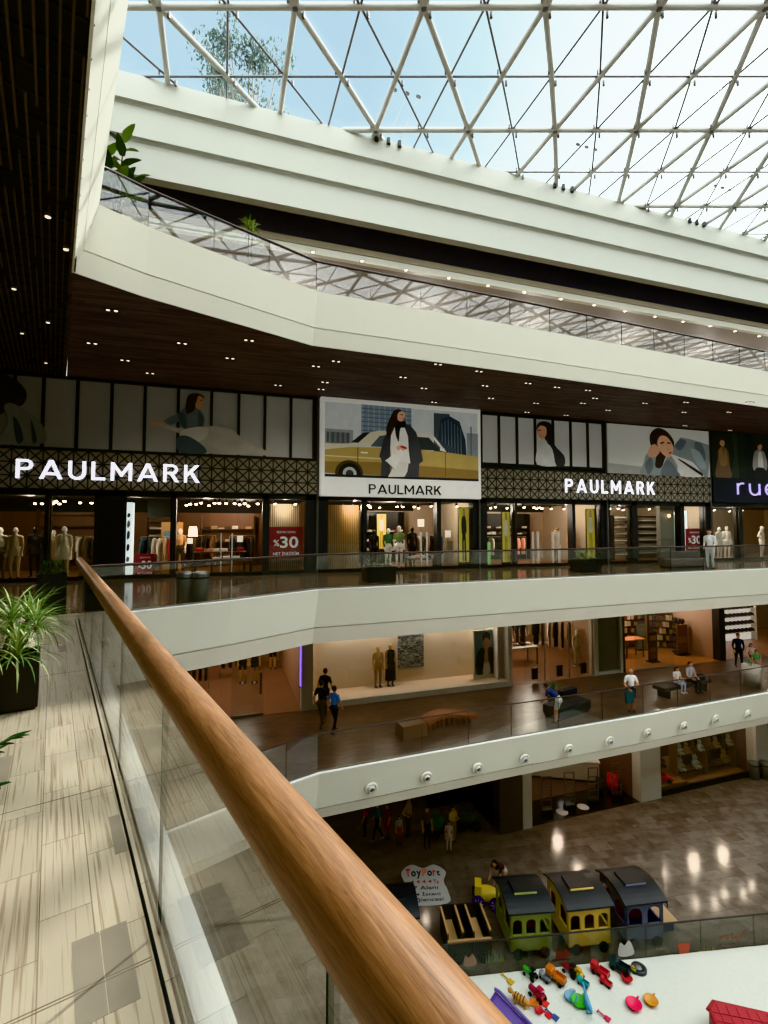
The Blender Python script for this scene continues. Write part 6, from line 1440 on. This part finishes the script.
# ---- toy train
ROOF = mat('train_roof_black', (30, 32, 35), .5, var=.1)
def coach(label, x, y, rot, w, d, col, dark, wins, endw=2, roof=True, hh=1.34):
    t = thing('toy_train_coach', label, 'train coach', (x, y, FG), rot); m = mat('coach_%d_%d_%d' % col, col, .45, var=.08); inn_ = mat('coach_inside_%d_%d_%d' % dark, dark, .6)
    def wall(L_, n):
        """wall panel in XZ with arched openings, thickness .05 in Y"""
        mb = MB(); z0, z1, s0, s1 = .22, hh, .66, .98; pw = L_ / n; g = pw * .30
        def strip(pts): 
            q = len(mb.v); mb.prism(pts, 0, .05)
            for i in range(q, len(mb.v)): a, b, c = mb.v[i]; mb.v[i] = (a, c, b)
        strip([(-L_ / 2, z0), (L_ / 2, z0), (L_ / 2, s0), (-L_ / 2, s0)])
        for i in range(n):
            a = -L_ / 2 + pw * i; r = (pw - g) / 2; c = a + pw / 2
            strip([(a, s0), (a + g / 2, s0), (a + g / 2, s1), (a, s1)]); strip([(a + pw - g / 2, s0), (a + pw, s0), (a + pw, s1), (a + pw - g / 2, s1)])
            top = [(c + r * math.cos(PI - PI * k / 10), s1 + r * .75 * math.sin(PI * k / 10)) for k in range(11)]
            strip([(a, s1)] + top + [(a + pw, s1), (a + pw, z1), (a, z1)])
        return mb
    for s in (-1, 1):
        o = wall(w, wins).build('side_wall', m, t); o.location = (0, -d / 2 if s < 0 else d / 2 - .05, 0)
        o = wall(d, endw).build('end_wall', m, t); o.rotation_euler = (0, 0, PI / 2); o.location = (s * w / 2 + (.05 if s < 0 else 0), 0, 0)
    MB().box(-w / 2 + .05, w / 2 - .05, -d / 2 + .05, d / 2 - .05, .2, .26).build('floor_board', inn_, t); MB().box(-w / 2 + .1, w / 2 - .1, .05, d / 2 - .06, .26, .52).box(-w / 2 + .1, w / 2 - .1, d / 2 - .14, d / 2 - .06, .5, .9).build('seat', C_(110, 34, 40), t)
    n = 12; mb = MB(); pr = [(-(d / 2 + .10) + (d + .2) * i / n, hh + .20 * (1 - (2 * i / n - 1) ** 2)) for i in range(n + 1)]; pr2 = [(a, b - .05) for a, b in pr[::-1]]
    mb.prism(pr + pr2, -w / 2 - .09, w / 2 + .09); mb.v = [(c, a, b) for a, b, c in mb.v]; mb.build('roof', ROOF, t)
    mb = MB().box(-w * .28, w * .28, -d * .20, d * .22, hh + .15, hh + .235); hb_ = mb.build('roof_hatch', ROOF, t); MB().box(-w * .28, w * .28, -d * .20 - .02, -d * .20, hh + .16, hh + .215).build('hatch_trim', mat('hatch_%d' % col[0], tuple(min(255, c + 30) for c in col), .5), hb_)
    MB().box(-w / 2 + .1, w / 2 - .1, -d / 2 + .15, d / 2 - .15, .1, .2).build('chassis', BLACK, t)
    for a in (-.32, .32):
        for s in (-1, 1): MB().cyl((a * w, s * (d / 2 - .02), .15), (a * w, s * (d / 2 + .04), .15), .15, n=18).build('wheel', C_(30, 30, 32), t)
    return t
def base(px, py): return on_z(px, py, ZG)
g0, g1 = base(511, 960), base(552, 956.5); y0, y1 = base(569, 955.5), base(611, 950.5); b0, b1 = base(627, 950), base(664, 945)
def put(a, b, lab, col, dark, wins, **k):
    c = (a + b) / 2; v = b - a; rot = math.atan2(v.y, v.x); n = Vector((-v.y, v.x, 0)).normalized(); w = v.length; d = 1.35; p = c + n * d / 2
    return coach(lab, p.x, p.y, rot, w, d, col, dark, wins, **k), p, rot, w
put(g0, g1, 'green toy train coach with black arched roof', (146, 158, 88), (40, 44, 30), 3)
put(y0, y1, 'yellow toy train coach with black arched roof', (222, 190, 98), (60, 44, 24), 3)
tb_, pb, rb, wb = put(b0, b1, 'blue toy train engine cab with black arched roof', (98, 102, 124), (30, 32, 46), 2)
MB().box(wb / 2 + .05, wb / 2 + .5, -.5, .5, .2, .55).build('bonnet', mat('engine_blue', (50, 60, 96), .4), tb_, bevel=.03); MB().box(wb / 2 + .05, wb / 2 + .52, -.62, .62, .55, .60).build('footplate', mat('plank_tan', (176, 146, 108), .5), tb_); MB().tube([(wb / 2 + .06, -.5, 1.15), (wb / 2 + .25, -.5, 1.08), (wb / 2 + .3, -.5, .95)], .02, 6).build('lamp_bracket', BLACK, tb_)
# open wagon
a, b = base(448, 966), base(492, 962); c = (a + b) / 2; v = b - a; n = Vector((-v.y, v.x, 0)).normalized(); p = c + n * .55; w = v.length
ow = thing('toy_train_wagon', 'open dark toy train wagon with timber edged seats', 'train wagon', (p.x, p.y, FG), math.atan2(v.y, v.x)); TAN = mat('ply_edge', (176, 142, 100), .5); WD = mat('wagon_dark', (34, 31, 30), .5)
for x in (-w / 2, -.2, .12, w / 2 - .04): MB().box(x, x + .04, -.5, .5, .2, .82).build('partition', WD, ow); MB().box(x - .01, x + .05, -.5, .5, .82, .86).build('edge_strip', TAN, ow)
MB().box(-w / 2, w / 2, -.55, -.5, .2, .62).build('side_wall', WD, ow); MB().box(-w / 2, w / 2, .5, .55, .2, .86).build('side_wall', WD, ow); MB().box(-w / 2, w / 2, -.56, -.49, .62, .66).build('edge_strip', TAN, ow)
for x in (-w / 2 + .06, .18): MB().box(x, x + .3, -.48, .48, .3, .46).build('seat', TAN, ow)
MB().box(-w / 2, w / 2, -.5, .5, .14, .2).build('floor_board', WD, ow)
for q in (-.3, .3):
    for s in (-1, 1): MB().cyl((q * w, s * .5, .15), (q * w, s * .58, .15), .15, n=16).build('wheel', C_(30, 30, 32), ow)
q = base(392, 957); t = coach('dark toy train coach mostly hidden by the wooden rail', q.x + .15, q.y + .3, math.atan2(v.y, v.x), 1.2, 1.2, (40, 40, 42), (24, 24, 24), 3)
# small driver car with purple wheel and person leaning on it
q = base(491, 906); rc = thing('ride_on_car', 'yellow ride on car with purple spoked wheel behind the green coach', 'ride-on car', (q.x - .1, q.y + .1, FG), -.5); rc.scale = (.85,) * 3
MB().ell((0, 0, .42), (.5, .30, .26), 16, 10).box(-.45, -.2, -.25, .25, .4, .8).build('body', mat('ride_yellow', (196, 170, 50), .35), rc)
for a_ in (-.32, .32):
    for s in (-1, 1):
        wh = MB().cyl((a_, s * .25, .24), (a_, s * .36, .24), .24, n=22).build('wheel', C_(60, 44, 96), rc); mb = MB(); [mb.cyl((a_, s * .365, .24), (a_ + .19 * math.cos(2 * PI * i / 8), s * .365, .24 + .19 * math.sin(2 * PI * i / 8)), .02, n=6) for i in range(8)]; mb.build('spokes', C_(190, 170, 220), wh)
q = base(507, 906); figure('person', 'person with black hair bending over the yellow ride on car', 'person', (q.x + .1, q.y + .5, FG), PI * .6, 1.5, j=BEND, top=(52, 30, 34), bottom=(170, 150, 130), hairdo='long', hair=(20, 18, 20), skin=(190, 140, 116))
# cut out toy hall sign lying slanted
sgn = thing('floor_sign', 'white cloud shaped toy sign board with colourful lettering on the ground floor', 'sign')
a, b, c_ = base(402, 883), base(440, 880), base(412, 908); ex = (b - a); wv = ex.length; sgn.location = ((base(410, 908) + base(444, 902)) / 2); sgn.location.z = FG + .02; sgn.rotation_euler = (-1.1, 0, math.atan2(ex.y, ex.x) - .05)
hs = 1.2; MB().sheet(smooth([(-wv / 2, 0), (wv / 2, 0), (wv / 2 + .08, hs * .3), (wv / 2 - .02, hs * .55), (wv / 2 + .1, hs * .8), (wv * .3, hs * 1.0), (0, hs * .92), (-wv * .3, hs * 1.02), (-wv / 2 - .1, hs * .82), (-wv / 2, hs * .5), (-wv / 2 - .05, hs * .25)]), 0).build('board', mat('sign_board_white', (176, 174, 166), .5), sgn)
LC = [(190, 60, 50), (60, 60, 66), (60, 60, 66), (214, 120, 90), (60, 60, 66), (190, 60, 50), (60, 60, 66)]
x = -wv * .46
for ch, c in zip('ToyPort', LC):
    wch = wv * .12 * (.7 if ch in 'rt' else 1); mb = MB(); text_into(mb, ch, x, x + wch, hs * (.70 if ch != 'y' else .64), hs * (.90 if ch in 'TP' else .84), -.003, .01, .03); mb.build('letter', C_(*c), sgn); x += wch + wv * .018
mb = MB(); text_into(mb, '4 4 4 4', -wv * .36, wv * .18, hs * .52, hs * .60, -.003, .006, .01); text_into(mb, 'Ta', wv * .22, wv * .36, hs * .50, hs * .60, -.003, .006, .01); mb.build('letter', C_(150, 50, 46), sgn)
mb = MB(); text_into(mb, '7 Alanı', -wv * .30, wv * .32, hs * .36, hs * .45, -.003, .006, .01); text_into(mb, '4 İsteni', -wv * .26, wv * .36, hs * .21, hs * .30, -.003, .006, .01); text_into(mb, 'Eğlencesi', -wv * .36, wv * .42, hs * .05, hs * .16, -.003, .006, .01); mb.build('letter', C_(52, 52, 56), sgn)
MB().cyl((0, .02, hs * .8), (0, .72, .05), .02, n=6).build('prop', BLACK, sgn)
# ---- play pen: white mat, glass fence with printed shapes
f0, f1 = base(440, 981), base(768, 946); fv = (f1 - f0).normalized(); e0 = f0 - fv * .8; e1 = f0 + fv * 20; fn = Vector((fv.y, -fv.x, 0))
def grid_mat():
    mb = MB(); nx, ny = 60, 34; vs = []; random.seed(44)
    for j in range(ny + 1):
        for i in range(nx + 1):
            p = e0 + fv * (20.8 * i / nx) + fn * (.02 + 9 * j / ny); vs.append((p.x, p.y, FG + .05 + .012 * math.sin(p.x * 5 + math.sin(p.y * 3)) * (0 if j == 0 else 1) + random.uniform(0, .012)))
    mb.add(vs, [(j * (nx + 1) + i, (j + 1) * (nx + 1) + i, (j + 1) * (nx + 1) + i + 1, j * (nx + 1) + i + 1) for j in range(ny) for i in range(nx)], True); return mb
SNOW = mat('play_mat_white', (222, 224, 214), .75, var=.05, scale=9, bump=.7)
tag(grid_mat().build('play_mat', SNOW), 'white crumpled play mat covering the pen on the ground floor', 'mat')
fe = thing('pen_fence', 'low glass fence with printed shapes around the white play mat', 'fence')
FGL = glass('fence_glass', (.82, .84, .81), .04)
cnt = 0
for i in range(12):
    a, b = e0 + fv * (1.73 * i + .01), e0 + fv * (1.73 * (i + 1) - .01); pn_ = fn * .006; mb = MB()
    vs = [(q.x, q.y, FG) for q in (a - pn_, b - pn_, b + pn_, a + pn_)]; vs += [(x, y, FG + .92) for x, y, z in vs]
    mb.mt(0).add(vs, [(0, 1, 5, 4), (2, 3, 7, 6)]); mb.mt(1).add(vs, [(4, 5, 6, 7), (1, 2, 6, 5), (3, 0, 4, 7)]); mb.build('glass_panel', [FGL, EDGE], fe)
MB().tube([(e0.x, e0.y, FG + .935), (e1.x, e1.y, FG + .935)], .025, 8).build('top_rail', C_(56, 50, 46), fe)
# prints on the fence panels, in the fence's own direction
rotf = math.atan2(fv.y, fv.x)
def fence_print(px, py, w, h, col, kind, back=False):
    d = ray(px, py); s = (fn.dot(f0 - EYE)) / fn.dot(d); P = EYE + d * s; mb = MB()
    if kind == 'pot': mb.sheet([(-w * .4, 0), (w * .4, 0), (w * .5, h * .8), (w * .55, h * .8), (w * .55, h), (-w * .55, h), (-w * .55, h * .8), (-w * .5, h * .8)], 0)
    elif kind == 'blob': mb.sheet(smooth([(-w / 2, 0), (w / 2, 0), (w * .45, h * .6), (w * .2, h), (-w * .1, h * .7), (-w * .4, h * .9)]), 0)
    elif kind == 'word': text_into(mb, 'ToyPort', -w / 2, w / 2, 0, h, .002, .002, .02, mirror=True)
    elif kind == 'grass': [mb.sheet([(-w / 2 + w * i / 9 - .02, 0), (-w / 2 + w * i / 9 + .02, 0), (-w / 2 + w * i / 9 + .03 * math.sin(i * 2), h * (.6 + .4 * math.sin(i * 1.7) ** 2))], 0) for i in range(10)]
    o = mb.build('printed_shape', C_(*col), fe); o.location = P + fn * .009; o.rotation_euler = (0, 0, rotf)
fence_print(684, 955, .36, .34, (176, 84, 66), 'pot'); fence_print(733, 941, .95, .24, (120, 84, 66), 'word'); fence_print(727, 944.5, .5, .05, (90, 80, 72), 'blob'); fence_print(707, 954, .55, .25, (150, 150, 80), 'grass')
fence_print(626, 955, .45, .40, (206, 206, 202), 'blob'); fence_print(563, 957, .40, .22, (120, 60, 54), 'blob'); fence_print(561, 960, .5, .05, (80, 60, 56), 'blob'); fence_print(525, 976, .8, .26, (120, 74, 54), 'grass'); fence_print(470, 965, .35, .3, (150, 126, 106), 'blob'); fence_print(495, 962, .5, .4, (110, 120, 92), 'grass'); fence_print(660, 950, .3, .2, (110, 110, 96), 'grass')
# ---- toys on the mat
ZY = FG + .072
def T(px, py): q = on_z(px, py, ZY); return (q.x, q.y, ZY)
toy_car('green and black toy tractor, front of the red one', T(530, 977), 1.9, .55, (70, 170, 60), (30, 32, 32), 'tractor')
toy_car('dark red toy tractor with big wheels behind the green one', T(537, 998), 1.9, .62, (150, 30, 60), (170, 40, 66), 'tractor')
toy_car('silver grey toy bonnet truck right of the green tractor', T(545, 980), 1.9, .42, (170, 176, 182), (130, 136, 144), 'truck')
toy_car('orange toy fire truck left of the dark red car', T(556, 981), 2.0, .68, (220, 130, 50), (196, 110, 40), 'truck')
toy_car('dark red toy car with black front on the mat', T(570, 974), 1.95, .58, (130, 26, 36), (34, 30, 32), 'tractor')
toy_car('yellow toy loader beside the dark red car', T(577, 976), 1.9, .55, (220, 180, 40), (200, 160, 40), 'loader')
toy_car('teal toy truck with yellow cab below the yellow loader', T(583, 985), 2.0, .40, (60, 170, 170), (50, 150, 156), 'truck')
toy_car('long red toy truck in the middle of the mat', T(600, 975), 2.0, .62, (176, 44, 52), (190, 60, 66), 'truck')
toy_car('small red toy cart behind the long red truck', T(606, 985), 2.0, .40, (176, 40, 50), (200, 70, 74), 'truck')
toy_car('dark green toy tipper truck right of the long red truck', T(620, 971), 2.05, .68, (40, 66, 64), (28, 40, 42), 'truck')
toy_car('small green toy digger near the grey toy wheel', T(632, 971), 2.0, .34, (120, 170, 60), (200, 140, 60), 'loader')
def scoop(label, px, py, r, col, kind):
    t = thing('toy_' + {'wheel': 'tyre_ring'}.get(kind, kind), label, 'sand toy', T(px, py), .4); m = C_(*col, rough=.4)
    if kind == 'bowl': MB().lathe([(0, .0), (r * .6, 0), (r, r * .5), (r * .93, r * .5), (r * .55, .02), (0, .02)], 18).build('bowl', m, t); MB().tube([(r * .95, 0, r * .46), (r * 1.35, 0, r * .46)], r * .13, 6).build('grip', m, t)
    if kind == 'spade': MB().prism([(-r * .5, 0), (r * .5, 0), (r * .4, r), (-r * .4, r)], 0, .02).build('blade', m, t); MB().tube([(0, r, .02), (0, r * 2.2, .03)], r * .12, 6).tube([(-r * .3, r * 2.2, .03), (r * .3, r * 2.2, .03)], r * .12, 6).build('grip', m, t)
    if kind == 'wheel': MB().lathe([(r * .45, 0), (r, 0), (r, r * .35), (r * .45, r * .35), (r * .45, 0)], 20).build('tyre', m, t); MB().lathe([(0, .01), (r * .45, .01), (r * .45, r * .28), (0, r * .28)], 16).build('hub', C_(150, 150, 146), t)
scoop('blue round toy dish below the orange truck', 571, 999, .17, (110, 160, 190), 'bowl'); scoop('green round toy bowl beside the blue dish', 579, 1004, .2, (80, 190, 60), 'bowl'); scoop('pink toy bowl in the middle of the mat', 634, 1007, .2, (230, 40, 90), 'bowl')
scoop('orange toy mould right of the pink bowl', 651, 1003, .18, (214, 150, 60), 'bowl'); scoop('grey black toy wheel at the right end of the toy row', 639, 970, .2, (60, 62, 62), 'wheel'); scoop('yellow toy spade left of the green tractor', 513, 984, .16, (206, 170, 50), 'spade')
scoop('red toy spade near the dark red tractor', 548, 1006, .18, (226, 70, 60), 'spade'); scoop('small red toy bowl under the red spade', 539, 1012, .11, (190, 50, 56), 'bowl'); scoop('small red toy bowl right of the tipper truck', 627, 980, .15, (190, 60, 66), 'bowl'); scoop('red toy spade at the lower edge of the mat', 551, 1018, .15, (200, 50, 60), 'spade')
scoop('blue toy spade beside the lower red spade', 558, 1020, .15, (70, 90, 150), 'spade'); scoop('tiny grey toy dish above the blue dish', 572, 993, .09, (170, 176, 176), 'bowl'); scoop('pink toy spade at the bottom edge right of the dinosaur', 610, 1021, .14, (200, 60, 90), 'spade'); scoop('orange toy mould between the tractors and the blocks', 534, 1004, .12, (220, 120, 50), 'bowl')
# dinosaur
di = thing('toy_dinosaur', 'light blue long necked toy dinosaur on the mat', 'toy dinosaur', T(588, 1010), 1.2); di.scale = (.75,) * 3; m = C_(90, 160, 200, rough=.4)
mb = MB(); mb.tube([(-.48, .03, .34), (-.30, 0, .22), (-.12, 0, .20), (.1, 0, .21), (.22, 0, .30), (.30, 0, .44), (.38, .02, .50)], [.012, .045, .095, .10, .06, .04, .035], 10).ell((.40, .02, .50), (.06, .04, .04), 10, 6)
for a_, s in ((-.12, -1), (-.12, 1), (.1, -1), (.1, 1)): mb.tube([(a_, s * .06, .18), (a_ + .01, s * .075, .08), (a_, s * .075, .0)], [.045, .035, .035], 8)
mb.build('body', m, di)
# striped toy animal, purple slide, red padded block
ti = thing('toy_tiger', 'orange striped toy animal lying by the purple slide', 'toy animal', T(521, 1004), 2.2); ti.scale = (.8,) * 3; mb = MB(); mb.tube([(-.3, 0, .12), (-.1, 0, .15), (.15, 0, .15), (.28, 0, .2)], [.06, .11, .11, .07], 10).ell((.36, 0, .24), (.09, .08, .08), 10, 8)
for a_, s in ((-.18, -1), (-.18, 1), (.16, -1), (.16, 1)): mb.tube([(a_, s * .07, .12), (a_ + .03, s * .09, .0)], .035, 8)
mb.tube([(-.3, 0, .14), (-.45, .05, .2), (-.55, .02, .3)], .02, 6); mb.build('body', C_(206, 150, 80, .8), ti); st = MB(); [st.tube([(x_, .115 * math.cos(a_), .15 + .115 * math.sin(a_)) for a_ in [PI * k / 8 for k in range(9)]], .014, 6) for x_ in (-.1, 0, .1, .18)]; st.build('stripes', C_(36, 28, 26), ti)
p0 = on_z(490, 1020, ZY); psl = thing('toy_slide', 'purple plastic slide at the lower edge beside the wooden rail', 'slide', (p0.x, p0.y, ZY), -1.0)
mb = MB(); mb.prism([(0, 0), (1.5, 0), (1.5, .03), (.1, .5), (0, .5)], -.28, .28); mb.v = [(x_, z_, y_) for x_, y_, z_ in mb.v]; mb.build('chute', C_(96, 74, 150, .4), psl, bevel=.015); [MB().tube([(0, s * .28, .55), (.12, s * .28, .56), (1.5, s * .28, .08)], .04, 8).build('side_rail', C_(116, 96, 170, .4), psl) for s in (-1, 1)]
r0 = on_z(711, 1046, ZY); RP = mat('red_quilted_pad', (176, 52, 62), .6, var=.15, scale=18, bump=.5)
rp = thing('padded_block', 'red quilted padded seat block at the bottom right of the mat', 'soft block', (r0.x + .9, r0.y - .55, ZY), -.55)
MB().prism([(-.95, -.7), (1.0, -.7), (1.0, .55), (-.75, .62), (-.95, .4)], 0, .55).build('cushion', RP, rp, bevel=.06); mb = MB(); [mb.tube([(-.95 + .22 * i, -.66, .556), (-.95 + .22 * i, .52, .556)], .008, 6) for i in range(1, 9)]; [mb.tube([(-.9, -.6 + .22 * i, .556), (.95, -.6 + .22 * i, .556)], .008, 6) for i in range(5)]; mb.build('quilt_seam', C_(140, 34, 44), rp); MB().tube([(-.97, .38, .5), (-.76, .64, .5), (1.0, .57, .5)], .04, 8).build('piping', C_(150, 40, 50), rp)

# ================================================================== CAMERA, SKY, SUN
cam = bpy.data.cameras.new('camera'); co = bpy.data.objects.new('camera', cam); COL.objects.link(co)
cam.sensor_fit = 'VERTICAL'; cam.sensor_height = 36; cam.lens = FPX / 1024 * 36; cam.shift_y = -(512 - CY) / 1024
cam.clip_start = .05; cam.clip_end = 300
co.matrix_world = Matrix((RGT, UPV, -FWD)).transposed().to_4x4(); co.location = EYE
SC.camera = co
w = bpy.data.worlds.new('sky'); SC.world = w; w.use_nodes = True
N, L = w.node_tree.nodes, w.node_tree.links; bg = N['Background']
tc = N.new('ShaderNodeTexCoord')
nz = N.new('ShaderNodeTexNoise'); nz.inputs['Scale'].default_value = 3.2; nz.inputs['Detail'].default_value = 7; L.new(tc.outputs['Generated'], nz.inputs['Vector'])
# clear blue low in one quarter of the sky, bright thin cloud elsewhere
dt = N.new('ShaderNodeVectorMath'); dt.operation = 'DOT_PRODUCT'; dt.inputs[1].default_value = ray(60, 40).normalized(); L.new(tc.outputs['Generated'], dt.inputs[0])
ma = N.new('ShaderNodeMath'); ma.operation = 'MULTIPLY_ADD'; ma.inputs[1].default_value = .16; L.new(nz.outputs['Fac'], ma.inputs[0]); L.new(dt.outputs['Value'], ma.inputs[2])
cr = N.new('ShaderNodeValToRGB'); e = cr.color_ramp.elements
k = SKY_STRENGTH
e[0].position = .62; e[0].color = (1, 1, 1, 1); e[1].position = 1.06; e[1].color = (.56 / k, .76 / k, .91 / k, 1)
m_ = e.new(.90); m_.color = (.72 * 1.25 / k, .92 * 1.25 / k, 1.25 / k, 1)
L.new(ma.outputs[0], cr.inputs[0]); L.new(cr.outputs[0], bg.inputs['Color']); bg.inputs['Strength'].default_value = k
su = bpy.data.lights.new('sun', 'SUN'); su.energy = SUN_ENERGY; su.angle = R_(1.0); su.color = (1, .96, .90)
so = bpy.data.objects.new('sun', su); COL.objects.link(so)
sd = NV * .85 + DV * .42 + Vector((0, 0, 1)); so.rotation_euler = sd.to_track_quat('Z', 'Y').to_euler(); so.location = (6, 8, 30)
SC.view_settings.view_transform = 'Khronos PBR Neutral'; SC.view_settings.look = 'None'; SC.view_settings.exposure = .14; SC.view_settings.gamma = 1
SC.cycles.max_bounces = 10; SC.cycles.diffuse_bounces = 5; SC.cycles.glossy_bounces = 4; SC.cycles.transparent_max_bounces = 40
SC.cycles.caustics_reflective = False; SC.cycles.caustics_refractive = False; SC.cycles.sample_clamp_indirect = 6
